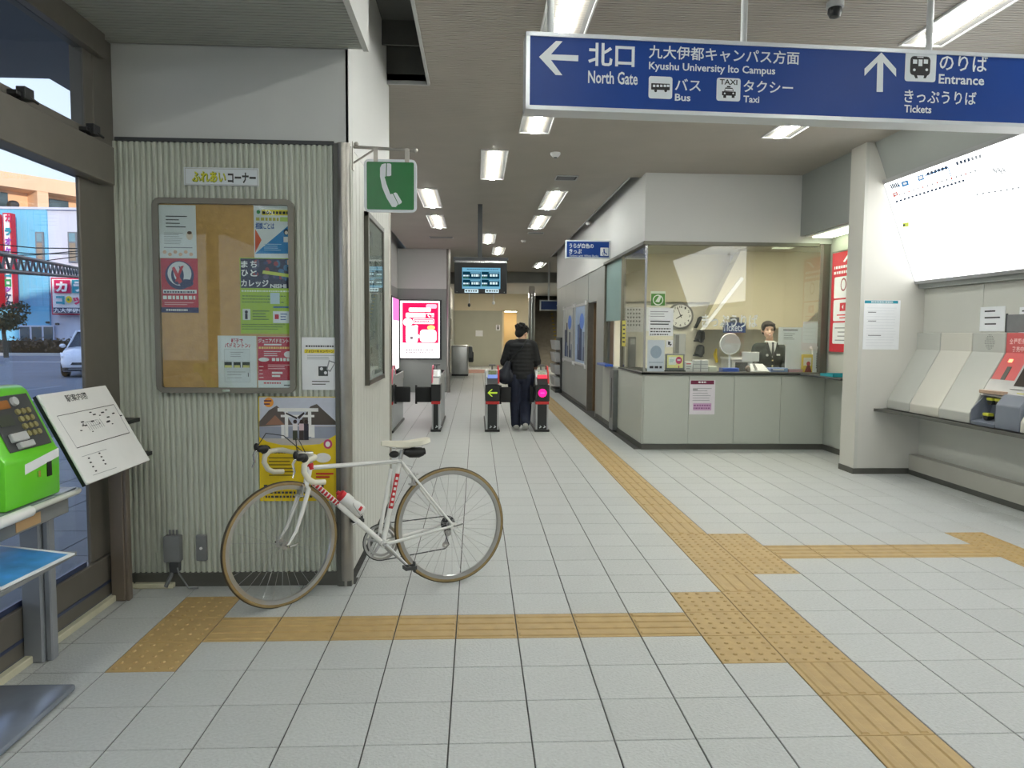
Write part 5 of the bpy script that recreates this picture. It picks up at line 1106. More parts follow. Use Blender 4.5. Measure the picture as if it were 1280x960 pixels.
# coin / note unit
MB().prism([(x,yB-.30,z_) for x, z_ in ((4.69,.702),(4.335,.702),(4.335,.73),(4.42,.75),(4.50,.80),(4.56,.99),(4.69,1.0))], (0,.295,0)).build('coin_bay', BG, t)
MB().box((4.335,yB-.015,.702),(4.6,yB-.004,.83)).prism([(4.335,yB-.015,.83),(4.36,yB-.015,.86),(4.50,yB-.015,1.0),(4.6,yB-.015,1.0),(4.6,yB-.015,.83)], (0,.011,0)).build('bay_side', BG, t)
MB().box((4.40,yB-.30,.975),(4.58,yB,1.005)).build('bay_top', mat('bay_top_tan', (176,150,130), .45, noise=(9,.15)), t, bevel=.004)
for z_, x_ in ((.905,4.43),(.775,4.38)):
    for dy in ((.05,.15) if z_ > .8 else (.08,)):
        h_ = MB().tube([(x_+.06,yB-dy-.05,z_),(x_,yB-dy-.05,z_)], .028, n=14).build('coin_chute', BLACK, t, smooth=True)
        MB().box((x_-.005,yB-dy-.085,z_+.01),(x_+.05,yB-dy-.015,z_+.035)).build('yellow_guard', mat('guard_yellow', (190,190,60), .4, noise=(9,.06)), h_, bevel=.004)
MB().prism([(x,yB-.58,z_) for x, z_ in ((4.69,.702),(4.335,.702),(4.335,.90),(4.40,.985),(4.69,1.0))], (0,.275,0)).build('note_unit', BG, t, bevel=.006)
MB().box((4.44,yB-.54,.99),(4.50,yB-.40,1.006)).build('note_sticker', mat('guard_yellow', (0,0,0)), t)
MB().prism([(x,yA,z_) for x, z_ in ((4.69,.702),(4.335,.702),(4.335,.79),(4.35,.815),(4.44,.985),(4.69,.985))], (0,yB-.59-yA,0)).build('lower_casing', P2m, t, bevel=.006)
o,p = sheet('notice','small white notice taped to the wall panel above the speaker holes','notice',('x',4.688,-1),1226,384,1255.5,414,PAPER); p.lines(BLK,1231,387,1244,391,1,.4,rag=0); p.lines(BLK,1231,395,1250,399,1,.4,rag=0); p.lines(BLK,1231,403,1245,407,1,.4,rag=0); p.build('printing', o)
o,p = sheet('notice','white notice cut by the right picture edge above the red machine','notice',('x',4.686,-1),1275,384,1300,417,PAPER); p.lines(BLK,1277,386,1296,414,5,.3); p.build('printing', o)
t = thing('wall_hatch', 'dim grey recessed plate in the wall above the red machine', 'plate', (4.69,5.9,1.51)); quick('plate', MGREY, (4.683,5.3,1.505),(4.689,6.28,1.66), t); quick('rim', DGREY, (4.682,6.27,1.505),(4.689,6.29,1.67), t)
# ================================================================== TICKET GATES
GSIL = mat('gate_silver', (186,188,190), .35, .4, noise=(6,.03)); GBLK = mat('gate_black', (40,42,44), .35, noise=(9,.08)); GRED = mat('gate_red', (196,50,50), .4, noise=(9,.05)); PINK = mat('gate_pink', (226,120,140), .35, noise=(9,.04))
def gate(x, w, lab, yf=10.75, L=1.75, disp=None, rail=1, pink=False):
    t = thing('ticket_gate', lab, 'ticket gate', (x,yf+L/2,0), 'automatic ticket gates'); xa, xb = x-w/2, x+w/2
    MB().box((xa+.01,yf+.03,.03),(xb-.01,yf+L,.82)).build('cabinet', GSIL, t, bevel=.006)
    MB().box((xa-.01,yf-.02,0),(xb+.01,yf+L+.03,.035)).build('foot', BLACK, t, bevel=.004)
    MB().box((xa+.03,yf+.0,.035),(xb-.03,yf+.03,.42)).build('lower_front', GBLK, t)
    for a in (xa+.006, xb-.03): MB().box((a,yf+.002,.035),(a+.024,yf+.03,.42)).build('edge_strip', GSIL, t)
    m = MB()
    for k in range(2): m.tube([(xa+.06+k*.06,yf-.006,.06),(xa+.09+k*.06,yf-.006,.075),(xa+.07+k*.06,yf-.006,.09)], .007, n=6)
    m.build('base_marks', SIGNW, t)
    MB().box((xa,yf-.02,.41),(xb,yf+.06,.455)).build('red_band', GRED, t, bevel=.004)
    MB().box((xa-.005,yf-.03,.455),(xb+.005,yf+.30,.70)).build('display_head', GBLK, t, bevel=.008)
    MB().prism([(xa,yf-.03,.70),(xa,yf+.04,.80),(xa,yf+.16,.90),(xa,yf+.32,.91),(xa,yf+.36,.82),(xa,yf+L,.82),(xa,yf+L,.70)], (xb-xa,0,0)).build('top_casing', GSIL if pink else LGREY, t, bevel=.006)
    MB().prism([(xa+.02,yf-.034,.705),(xa+.02,yf+.036,.805),(xa+.02,yf+.04,.80),(xa+.02,yf-.028,.70)], (xb-xa-.04,0,0)).build('reader_pad', GBLK if not pink else WHITE, t)
    MB().prism([(xa+.04,yf+.045,.812),(xa+.04,yf+.15,.898),(xa+.04,yf+.155,.89),(xa+.04,yf+.05,.804)], (xb-xa-.08,0,0)).build('card_reader', mat('reader_olive', (120,132,96), .3, noise=(30,.4)) if not pink else WHITE, t)
    xr = xb-.012 if rail > 0 else xa+.012
    m = MB().tube([(xr,yf+.0,.60),(xr,yf-.01,.74),(xr,yf+.06,.87),(xr,yf+.16,.955),(xr,yf+.3,.965),(xr,yf+.42,.90),(xr,yf+.42,.83)], .013, n=10); m.build('hand_rail', PINK if pink else GRED, t, smooth=True)
    m = MB().tube([(x,yf+.28,.90),(x,yf+.30,.98)], .012, n=8).box((x-.05,yf+.26,.965),(x+.05,yf+.33,.985)); m.build('sensor', MGREY, t)
    p = Print((x,yf-.0305,.58),(1,0,0),(0,0,1))
    if disp == 'arrow':
        E_ = emit_mat('gate_arrow', (170,200,60), 1.0); p.poly(E_,[(-.075,0),(-.015,.055),(.005,.055),(-.04,.012),(.07,.012),(.07,-.012),(-.04,-.012),(.005,-.055),(-.015,-.055)],False)
    if disp == 'stop': p.oval(emit_mat('gate_stop', (255,30,120), 2.2),0,0,.062,px=False); p.up().rect(emit_mat('gate_stop_bar', (255,70,150), 2.2),-.03,-.008,.03,.008,False)
    if disp:
        p.build('lit_symbol', t); c = (120,140,200) if disp == 'arrow' else (255,70,90)
        MB().hexa([(x-.07,yf+.015,.79),(x+.07,yf+.015,.79),(x+.07,yf+.05,.84),(x-.07,yf+.05,.84),(x-.07,yf+.007,.794),(x+.07,yf+.007,.794),(x+.07,yf+.042,.844),(x-.07,yf+.042,.844)]).build('status_light', emit_mat('status_%d' % c[0], c, 1.2), t)
    return t
gate(-1.31,.21,'leftmost ticket gate cabinet half hidden behind the wall block',10.6,1.6,pink=True)
gate(-.595,.13,'ticket gate cabinet with pink rail, second from the left, flap beside it closed',rail=-1,pink=True)
gate(.238,.20,'ticket gate cabinet with green arrow, left of the walking person',disp='arrow')
gate(.975,.20,'ticket gate cabinet with glowing pink stop disc, right of the walking person',disp='stop')
def flap(x0, x1, y, lab):
    t = thing('gate_flap', lab, 'gate flap', ((x0+x1)/2,y,.42)); m = MB().box((x0,y,.425),(x1,y+.035,.655)); m.build('flap', mat('flap_rubber', (22,23,25), .5, noise=(9,.1)), t, bevel=.03, seg=3, smooth=True)
    MB().box((x0-.0,y+.008,.40),(x0+.03,y+.027,.68)).build('hinge', BLACK, t)
flap(-1.21,-.975,10.85,'black gate flap left of the closed pair'); flap(-.905,-.655,10.85,'black gate flap right of the closed pair')
flap(.345,.52,10.87,'black gate flap left of the walking person'); flap(.80,.868,10.87,'short black gate flap right of the walking person')
# ================================================================== DEPARTURE BOARD
DY = 11.5; a, b = PY(568,328,DY), PY(633.5,367,DY)
t = thing('departure_board', 'black departure display board hanging from a ceiling pole over the gates', 'departure board', ((a.x+b.x)/2,DY,b.z))
MB().box((a.x,DY,b.z),(b.x,DY+.16,a.z)).build('housing', BLACK, t, bevel=.006)
MB().box((a.x-.02,DY-.01,a.z+.03),(b.x+.02,DY+.17,a.z+.085)).build('top_bar', DGREY, t, bevel=.004)
MB().box((a.x+.02,DY-.005,a.z),(b.x-.01,DY+.16,a.z+.03)).build('chrome_strip', CHROME, t)
MB().box((.012,DY+.03,a.z+.08),(.082,DY+.10,3.45)).build('pole', DGREY, t)
for xx in (a.x+.04,b.x-.04): MB().lathe([(.006,0),(.006,.003)], (xx,DY,b.z+.02), axis=(0,-1,0), n=8).build('bolt', CHROME, t)
SC1 = emit_mat('screen_cyan', (110,168,196), 1.0); SC2 = emit_mat('screen_dark_teal', (14,52,70), 1.0); SC3 = emit_mat('screen_white', (206,232,240), 1.1); SC4 = emit_mat('screen_green', (70,130,110), .9)
p = Print((0,DY-.0005,0),(1,0,0),(0,0,1)); z = lambda x_, y_: (540+x_*.1094, 300+y_*.1094)
R_ = lambda mt, x0,y0,x1,y1: p.rect(mt,*z(x0,y0),*z(x1,y1))
R_(SC1,345,315,780,560); R_(SC3,372,562,530,602); R_(SC3,608,562,762,602); p.up(); R_(SC2,350,360,430,400); 
for x0,x1 in ((352,556),(566,770)):
    for y0,y1 in ((362,445),(452,532)): R_(SC2,x0,y0,x1,y1)
p.up()
for x0,x1,xm in ((352,556,430),(566,770,640)):
    for y0 in (362,452):
        p.lines(SC3,*z(x0+6,y0+34),*z(xm-6,y0+56),1,.8,dash=True,rag=0); p.lines(SC3,*z(xm+22,y0+26),*z(x1-8,y0+60),1,.8,dash=True,rag=.1,seed=x0); p.lines(SC1,*z(xm+8,y0+4),*z(x1-4,y0+22),1,.7,rag=0); p.lines(SC4,*z(x0+6,y0+62),*z(xm-6,y0+78),1,.7,dash=True)
p.lines(K,*z(380,566),*z(524,598),1,.55,dash=True,rag=0); p.lines(K,*z(618,566),*z(756,598),1,.55,dash=True,rag=0); p.lines(SC2,*z(400,322),*z(770,350),1,.3,dash=True)
p.build('screen', t)
for x_, y_, mt in ((586.5,383,DGREY),(617,380,WHITE)):
    c0_, c1_ = PY(x_,366,DY+.1), PY(x_,y_,DY+.1); h_ = MB().tube([(c0_.x,DY+.1,b.z+.01),(c0_.x,DY+.1,c1_.z+.02)], .008, n=8).build('drop_rod', WHITE, t); MB().ell((c0_.x,DY+.1,c1_.z+.02),(.022,.022,.03)).build('end_piece', mt, h_, smooth=True)
# ================================================================== LIT ADVERTISING BOXES
a, b = PY(500.5,376,17.78), PY(549.5,447.5,17.78)
t = thing('light_box', 'glowing red and white advertisement light box on the end wall left of the gates', 'light box', ((a.x+b.x)/2,17.78,b.z))
quick('housing', DGREY, (a.x-.03,17.74,b.z-.04),(b.x+.05,17.798,a.z+.03), t, .004)
AR = emit_mat('ad_red', (226,26,86), 1.3); AWh = emit_mat('ad_white', (255,250,250), 1.9); AY = emit_mat('ad_yellow', (250,240,130), 1.5); AP = emit_mat('ad_pink', (250,180,200), 1.4); AK = emit_mat('ad_grey', (150,130,140), 1.0)
quick('lit_panel', AWh, (a.x,17.725,b.z),(b.x,17.741,a.z), t)
p = Print((0,17.7245,0),(1,0,0),(0,0,1)); z = lambda x_, y_: (480+x_*.09375, 360+y_*.09375); R_ = lambda mt, x0,y0,x1,y1,r=0: p.rect(mt,*z(x0,y0),*z(x1,y1),True,r)
R_(AR,245,195,725,735); p.up(); R_(AP,560,215,705,275,.04); R_(AWh,330,262,625,318,.03); R_(AWh,290,330,555,395,.03); p.text(AWh,'で!!',*z(560,330),*z(668,392),bold=.03); R_(AWh,385,405,670,480,.03)
p.oval(AWh,*z(318,455),6,5.2); R_(AWh,290,500,450,730,.05); p.oval(AWh,*z(428,515),2.4,2.2); p.oval(AWh,*z(455,645),2.4,2.2); R_(AWh,480,555,700,725,.08); p.oval(AY,*z(628,528),4.8,2.8); p.up(); R_(AR,395,415,660,470,.02); p.up(); R_(AWh,405,425,650,462); p.up(); p.lines(AR,*z(410,428),*z(640,460),1,.6,dash=True,rag=0); p.lines(AR,*z(335,285),*z(620,312),1,.25,dash=True,rag=0); p.lines(AR,*z(300,350),*z(550,380),1,.25,dash=True,rag=0); p.oval(AK,*z(368,665),2,2); p.lines(AK,*z(290,810),*z(680,880),2,.4,dash=True,rag=0)
p.build('ad_print', t)
t = thing('light_box', 'narrow glowing pink and white light box seen edge-on beside the wall block', 'light box', (-1.88,17.0,.60)); quick('housing', DGREY, (-1.898,16.3,.56),(-1.86,17.65,2.26), t); quick('lit_panel', AWh, (-1.86,16.34,.6),(-1.85,17.6,2.22), t)
quick('ad_print', emit_mat('ad_magenta', (226,120,190), 1.4), (-1.85,16.34,1.72),(-1.848,17.6,2.22), t)
# silver kiosk beyond gates
t = thing('fare_adjustment_kiosk', 'rounded silver kiosk standing against the left wall beyond the gates', 'kiosk', (-.55,24.8,0))
MB().box((-.84,24.5,.03),(-.27,25.6,1.02)).build('body', mat('kiosk_steel', (236,236,234), .32, .9, noise=(3,.05)), t, bevel=.06, seg=3, smooth=True); MB().box((-.27,24.7,.45),(-.10,25.3,.80)).build('side_tray', DGREY, t, bevel=.03); MB().box((-.83,24.52,0),(-.28,25.58,.05)).build('foot', BLACK, t)
MB().box((-.27,24.6,.60),(-.14,25.4,.98)).build('side_unit', MGREY, t, bevel=.02)
# dark poster on far left wall, framed posters on right corridor wall
t = thing('dark_poster', 'dark framed poster on the far left wall beyond the gates', 'poster', (-.945,26.0,1.25)); quick('frame', LGREY, (-.95,24.9,1.15),(-.93,27.4,2.0), t); quick('picture', mat('poster_dark', (50,54,58), .3, noise=(4,.5)), (-.93,25.0,1.2),(-.925,27.3,1.95), t)
def wposter(y0, y1, z0, z1, lab, mt):
    t = thing('framed_poster', lab, 'poster', (OX-.02,(y0+y1)/2,z0), 'framed posters on the corridor wall'); m = MB(); w = .05
    for r in ((y0,y1,z0,z0+w),(y0,y1,z1-w,z1),(y0,y0+w,z0,z1),(y1-w,y1,z0,z1)): m.box((OX-.03,r[0],r[2]),(OX-.009,r[1],r[3]))
    m.build('frame', LGREY, t, bevel=.004); quick('picture', mt, (OX-.016,y0+w*.8,z0+w*.8),(OX-.009,y1-w*.8,z1-w*.8), t)
    for yy, zz_ in ((y0,z0),(y1,z0),(y0,z1),(y1,z1)): quick('corner_bolt', WHITE, (OX-.035,yy-.04,zz_-.04),(OX-.008,yy+.04,zz_+.04), t)
    p = Print((OX-.0165,0,0),(0,1,0),(0,0,1)); rg = random.Random(int(y0*10)); H_ = z1-z0; Wd = y1-y0
    for k in range(9): x_ = y0+.1+rg.random()*(Wd-.5); h_ = .1+rg.random()*H_*.55; p.rect(ink(*rg.choice([(40,56,90),(70,90,130),(120,130,150),(30,36,60)])), x_, z0+.1, x_+.12+rg.random()*.2, z0+.1+h_, False)
    p.oval(ink(90,130,210),y0+Wd*.35,z1-.35,.3,.16,px=False); p.build('picture_print', t)
wposter(13.95,15.45,.82,2.05,'nearer framed dark blue poster on the corridor wall past the office',mat('poster_sky', (150,176,206), .3, noise=(3,.15)))
wposter(15.75,17.5,.82,2.05,'farther framed pale grey poster on the corridor wall past the office',mat('poster_grey', (170,176,172), .3, noise=(4,.25)))
t = thing('leaflet_rack', 'tall grey leaflet rack standing at the far end of the corridor wall', 'rack', (1.98,18.3,0))
MB().box((1.93,17.8,0),(2.09,18.9,.08)).box((2.05,17.8,0),(2.09,18.9,1.35)).build('frame', DGREY, t)
for k in range(4): MB().hexa([(1.94,17.85,.15+k*.3),(2.05,17.85,.15+k*.3),(2.05,18.85,.15+k*.3),(1.94,18.85,.15+k*.3),(1.90,17.85,.38+k*.3),(2.04,17.85,.38+k*.3),(2.04,18.85,.38+k*.3),(1.90,18.85,.38+k*.3)]).build('leaflets', LGREY, t)
# hanging sign "white back tickets"
DY = 11.45; a, b = PY(707,300,DY), PY(762.5,323.5,DY)
t = thing('counter_sign', 'small blue sign with white lettering and wheelchair symbol projecting from the wall', 'sign', ((a.x+b.x)/2,DY,b.z))
quick('frame', SIGNW, (a.x,DY,b.z),(OX-.022,DY+.05,a.z), t, .004); quick('face_panel', SIGNB, (a.x+.02,DY-.004,b.z+.02),(b.x-.02,DY,a.z-.02), t)
p = Print((0,DY-.0045,0),(1,0,0),(0,0,1)); p.text(W,'うらが白色の',711.5,304,742,310,bold=.02); p.text(W,'きっぷ',711.5,311,727,317,bold=.02); p.text(W,'Tickets with White Backs',711.5,318.2,748,321); p.rect(W,750.5,309.5,760.5,320,r=.01); p.up(); p.oval(ink(22,62,140),755,312,1,1); p.poly(ink(22,62,140),[(754.3,313),(755.8,313),(756.2,316),(758,316),(759,318.6),(758,318.8),(757.2,317),(754.6,317)]); p.poly(ink(22,62,140),[(753.4,315),(754,315.4),(753.4,317.4),(754.6,318.8),(756.4,318.2),(756.8,318.8),(754.4,319.6),(752.6,317.6)]); p.build('lettering', t)
# far blue sign
DY = 20.5; a, b = PY(675,375,DY), PY(712,388.5,DY)
t = thing('far_sign', 'small dark blue hanging sign with an up arrow above the stairs', 'sign', ((a.x+b.x)/2,DY,b.z)); quick('frame', LGREY, (a.x,DY,b.z),(b.x,DY+.08,a.z), t); quick('face_panel', mat('deep_blue',(0,0,0)), (a.x+.03,DY-.004,b.z+.03),(b.x-.03,DY,a.z-.03), t); MB().tube([(a.x+.25,DY+.04,a.z),(a.x+.25,DY+.04,3.45)], .025, n=8).build('rod', LGREY, t)
p = Print((0,DY-.005,0),(1,0,0),(0,0,1)); p.poly(W,[(699,378),(702.4,382),(701.6,383),(699.7,381),(699.6,386.5),(698.4,386.5),(698.3,381),(696.4,383),(695.6,382)]); p.build('arrow', t)
# steel column by the stairs
c = PY(664,450,26.0); t = thing('steel_column', 'round-topped shiny steel column at the left of the stairs', 'column', (c.x,26.0,0)); zt = PY(664,357,26.0).z
MB().tube([(c.x,26,0),(c.x,26,zt-.12),(c.x+.01,26,zt-.04),(c.x+.05,26,zt)], [.12,.12,.11,.05], n=16).build('shaft', CHROME, t, smooth=True); MB().lathe([(.14,0),(.14,.12)], (c.x,26,0)).build('foot', DGREY, t, smooth=True)
# far wall signs, mat
a, b = PY(594.5,413,31.48), PY(603.5,420.5,31.48); o = MB().box((a.x,31.46,b.z),(b.x,31.49,a.z)).build('notice', PAPER); tag(o,'small white notice in the middle of the far grey partition','notice')
a, b = PY(620,406,31.48), PY(625,413,31.48); o = MB().box((a.x,31.46,b.z),(b.x,31.49,a.z)).build('sign', PAPER); tag(o,'tiny white restroom sign beside the far lit doorway','sign')
p = Print((0,31.455,0),(1,0,0),(0,0,1)); m_ = (a+b)/2; p.rect(K,m_.x-.03,m_.z-.08,m_.x+.03,m_.z+.03,False); p.oval(K,m_.x,m_.z+.07,.03,px=False); p.build('symbol', o)
o = MB().box((-.3,26.2,.0005),(1.2,28.6,.006)).build('red_mat', mat('mat_red_brown', (150,110,100), .8, noise=(9,.1))); tag(o,'dull red strip of flooring beyond the gates','floor mat')
# ================================================================== PEOPLE
SKIN = mat('skin', (224,182,156), .5, noise=(20,.04)); HAIR = mat('hair_black', (16,15,14), .8, noise=(60,.3), bump=(60,.5)); 
def blob(name, m, mt, parent, vox=.012, smooth=5, tf=None):
    """closed limbs fused into one continuous skin by voxel remeshing"""
    if tf: m.v = [tuple(tf @ Vector(p)) for p in m.v]
    o = m.build(name, mt, parent, smooth='all'); 
    r = o.modifiers.new('r', 'REMESH'); r.mode = 'VOXEL'; r.voxel_size = vox; r.use_smooth_shade = True
    s = o.modifiers.new('s', 'SMOOTH'); s.factor = .5; s.iterations = smooth
    dg = bpy.context.evaluated_depsgraph_get(); me = bpy.data.meshes.new_from_object(o.evaluated_get(dg)); o.modifiers.clear(); o.data = me; me.name = name
    return o
def hand(m, W, d, side, palmn, curl=.5, s=1.0):
    """W wrist, d pointing direction, palmn = direction the palm faces; four unequal bent fingers and a side thumb"""
    d = Vector(d).normalized(); pn = Vector(palmn); pn = (pn-d*pn.dot(d)).normalized(); lat = d.cross(pn)*side
    m.cap(W, W+d*.04*s, .024*s, .026*s)
    for k, L in enumerate((.068,.076,.072,.056)):
        o = (k-1.5)*.019*s; b0 = W+d*.045*s-lat*o; m.cap(W+d*.02*s-lat*o*.8, b0+d*.03*s, .014*s, .0105*s, n=8)
        k1 = b0+d*.035*s; k2 = k1+(d+pn*curl).normalized()*L*.5*s; k3 = k2+(d+pn*curl*2.4).normalized()*L*.5*s
        m.cap(k1, k2, .0098*s, .009*s, n=8); m.cap(k2, k3, .009*s, .0078*s, n=8)
    t0 = W+d*.02*s+lat*.022*s; t1 = t0+(lat*.8+d*.7+pn*.3).normalized()*.035*s; t2 = t1+(lat*.2+d+pn*.4).normalized()*.028*s
    m.cap(t0, t1, .012*s, .0105*s, n=8); m.cap(t1, t2, .0105*s, .0085*s, n=8)
def head(m, c, f, tilt=0, s=1.0):
    """f = facing direction (unit, horizontal); returns local->world matrix of the head (x right, y forward)"""
    f = Vector(f).normalized(); up = Vector((0,0,1)); rt = f.cross(up).normalized()
    R_ = Matrix((rt, f, up)).transposed() @ Matrix.Rotation(tilt, 3, 'X')
    Q = lambda x, y, z_: Vector(c)+R_ @ Vector((x*s,y*s,z_*s))
    m.ell(Q(0,-.012,.03), (.076*s,.092*s,.088*s), rot=R_, n=20, m=12); m.ell(Q(0,.022,-.03), (.060*s,.062*s,.075*s), rot=R_, n=20, m=12)
    m.ell(Q(0,.045,-.085), (.030*s,.030*s,.022*s), rot=R_); m.cap(Q(0,.082,.012), Q(0,.104,-.020), .008*s, .014*s)
    for sx in (1,-1):
        m.ell(Q(sx*.078,-.008,-.005), (.012*s,.020*s,.032*s), rot=R_); m.ell(Q(sx*.038,.052,-.025), (.024*s,.020*s,.022*s), rot=R_); m.ell(Q(sx*.03,.078,.028), (.022*s,.012*s,.008*s), rot=R_)
    m.cap(Q(-.020,.080,-.056), Q(.020,.080,-.056), .008*s, .008*s); m.cap(Q(-.014,.078,-.066), Q(.014,.078,-.066), .008*s, .008*s)
    return Q, R_
# --- commuter seen from behind between the gates
G0 = Vector((.672,11.0,0))
pt = thing('person', 'person in dark quilted jacket and navy trousers walking away through the gates', 'person', G0)
V = lambda x, y, z_: G0+Vector((x,y,z_))
def legs(m, g, ex=0):
    for hip, kn, an in (((-.09,0,.80),(-.075,.07,.43),(-.065,.03,.085)),((.085,.0,.80),(.08,.05,.43),(.06,-.15,.14))):
        m.cap(V(*hip), V(*kn), .092+ex, .062+ex); m.cap(V(*kn), V(*an), .060+ex, .040+ex*1.3)
def arms(m, ex=0, fore=True):
    m.cap(V(-.175,.01,1.27), V(-.255,.03,1.02), .058+ex, .048+ex); m.cap(V(.175,.01,1.27), V(.245,.05,1.02), .058+ex, .048+ex)
    if fore: m.cap(V(-.255,.03,1.02), V(-.13,.23,1.02), .045+ex, .032+ex); m.cap(V(.245,.05,1.02), V(.235,.26,.98), .045+ex, .032+ex)
def torso(m, ex=0):
    m.ell(V(0,.0,.83), (.155+ex,.115+ex,.11)); m.ell(V(0,.01,.98), (.145+ex,.105+ex,.16)); m.ell(V(0,.015,1.16), (.175+ex,.115+ex,.19)); m.cap(V(-.15,.01,1.285), V(.15,.01,1.285), .058+ex, .058+ex)
m = MB(); legs(m, G0); arms(m); torso(m); m.cap(V(0,.02,1.30), V(.012,.05,1.44), .052, .048)
for hip in ((-.065,.03),(.055,-.13)): m.cap(V(hip[0],hip[1],.075 if hip[1] > 0 else .10), V(hip[0],hip[1]+.13,.035 if hip[1] > 0 else .03), .036, .028)
hand(m, V(-.13,.23,1.02), (.7,.5,0), -1, (0,.3,-1), .7, .95); hand(m, V(.235,.26,.98), (.15,1,-.5), 1, (-.2,0,-1), .35, .95)
HQ, HR = head(m, V(.015,.075,1.452), (.62,.78,0), tilt=-.42, s=1.06)
blob('body', m, SKIN, pt, .009, 4)
m = MB(); torso(m, .022); m.ell(V(0,.0,.84), (.175,.14,.075)); arms(m, .016)
for k in range(9): z_ = .80+k*.058; m.tube([V(.153*math.cos(a*math.pi/8), .01+.098*math.sin(a*math.pi/8), z_) for a in range(16)], .049, n=8, closed=True)
m.tube([V(.075*math.cos(a*math.pi/6)+.005, .03+.07*math.sin(a*math.pi/6), 1.352) for a in range(12)], .024, n=8, closed=True)
for s_, P_a in ((-1,((-.175,.01,1.27),(-.255,.03,1.02))),(1,((.175,.01,1.27),(.245,.05,1.02)))):
    for k in range(4): q_ = Vector(P_a[0]).lerp(Vector(P_a[1]), .15+k*.25); m.ell(G0+q_, (.073,.073,.03))
blob('quilted_jacket', m, mat('jacket_black', (24,26,29), .75, noise=(18,.2)), pt, .010, 9)
m = MB(); legs(m, G0, .030); m.ell(V(0,.0,.80), (.175,.13,.11)); blob('trousers', m, mat('trousers_navy', (32,38,58), .8, noise=(18,.15)), pt, .010, 3)
SHOE = mat('shoe_grey', (206,206,202), .6, noise=(20,.1))
for nm, ax_, ay_, az_, rot in (('shoe',-.065,.03,.05,0),('shoe',.06,-.15,.10,-.55)):
    m = MB(); R3 = Matrix.Rotation(rot, 3, 'X'); Q = lambda x, y, z_: V(ax_,ay_,az_)+R3 @ Vector((x,y,z_))
    m.cap(Q(0,-.03,0), Q(0,.13,-.012), .052, .040); m.cap(Q(0,-.02,.03), Q(0,0,.05), .055, .050); m.ell(Q(0,.05,-.03), (.048,.125,.018), rot=R3)
    if rot == 0: m.v = [(a_, b_, max(c_, .002)) for a_, b_, c_ in m.v]
    else: m.v = [(a_, b_, max(c_, .002)) for a_, b_, c_ in m.v]
    blob(nm, m, SHOE, pt, .008, 2)
m = MB(); s = 1.1
m.ell(HQ(0,-.022,.045), (.088*s,.098*s,.086*s), rot=HR, n=20, m=12); m.ell(HQ(0,-.06,-.01), (.074*s,.050*s,.072*s), rot=HR); m.ell(HQ(.0,.05,.095), (.066*s,.044*s,.026*s), rot=HR)
rg = random.Random(4)
for k in range(30):
    a_ = rg.random()*6.28; e_ = rg.random()*1.2; d_ = Vector((math.cos(a_)*math.cos(e_), math.sin(a_)*math.cos(e_)-.25, math.sin(e_))); m.ell(HQ(d_.x*.09,-.02+d_.y*.098,.045+d_.z*.086), (.02,.02,.016))
blob('hair', m, HAIR, pt, .007, 2)
# shoulder bag
bg_ = thing('shoulder_bag', 'dark navy shoulder bag slung at the left hip of the walking person', 'bag', V(-.23,-.02,.74)); BGM = mat('bag_navy', (30,34,46), .7, noise=(20,.15))
m = MB(); m.cap(V(-.20,-.10,1.00), V(-.27,-.12,.80), .05, .09); m.ell(V(-.24,-.10,.82), (.13,.07,.13)); blob('bag_body', m, BGM, bg_, .012, 4)
m = MB().tube([V(-.22,-.13,.98), V(-.12,-.145,1.12), V(-.0,-.135,1.24), V(.075,-.09,1.345), V(.09,-.0,1.365)], .014, n=8, sq=.5); m.build('strap', BLACK, bg_, smooth=True)
# --- staff member behind the counter, facing the viewer
G1 = Vector((3.97,9.78,0)); V = lambda x, y, z_: G1+Vector((x,y,z_))
st_ = thing('person', 'smiling station staff member in dark uniform jacket and tie behind the ticket counter', 'person', G1)
def sarms(m, ex=0):
    for s_ in (1,-1): m.cap(V(s_*.165,0,1.285), V(s_*.225,-.02,1.04), .052+ex, .045+ex); m.cap(V(s_*.225,-.02,1.04), V(s_*.14,-.23,1.01), .042+ex, .032+ex)
m = MB(); torso(m); sarms(m); m.cap(V(0,.0,1.30), V(0,-.02,1.43), .050, .046)
for s_ in (1,-1): m.cap(V(s_*.09,0,.80), V(s_*.09,.0,.44), .085, .058); m.cap(V(s_*.09,0,.44), V(s_*.09,.02,.09), .055, .038); m.cap(V(s_*.09,.03,.05), V(s_*.10,-.13,.035), .04, .032); hand(m, V(s_*.14,-.23,1.01), (-s_*.4,-.9,-.1), -s_, (0,0,-1), .35, .92)
HQ, HR = head(m, V(-.03,-.035,1.525), (-.12,-1,0), tilt=-.10, s=1.0)
blob('body', m, SKIN, st_, .008, 3)
m = MB(); torso(m, .014); sarms(m, .014); m.tube([V(.165*math.cos(a*math.pi/8), .0+.12*math.sin(a*math.pi/8), .78) for a in range(16)], .024, n=8, closed=True)
jk = blob('uniform_jacket', m, mat('uniform_green_black', (34,42,40), .7, noise=(20,.1)), st_, .011, 4)
m = MB()
for s_ in (1,-1): m.cap(V(s_*.09,0,.80), V(s_*.09,.0,.44), .098, .072); m.cap(V(s_*.09,0,.44), V(s_*.09,.02,.10), .07, .055)
blob('trousers', m, mat('uniform_green_black',(0,0,0)), st_, .012, 3)
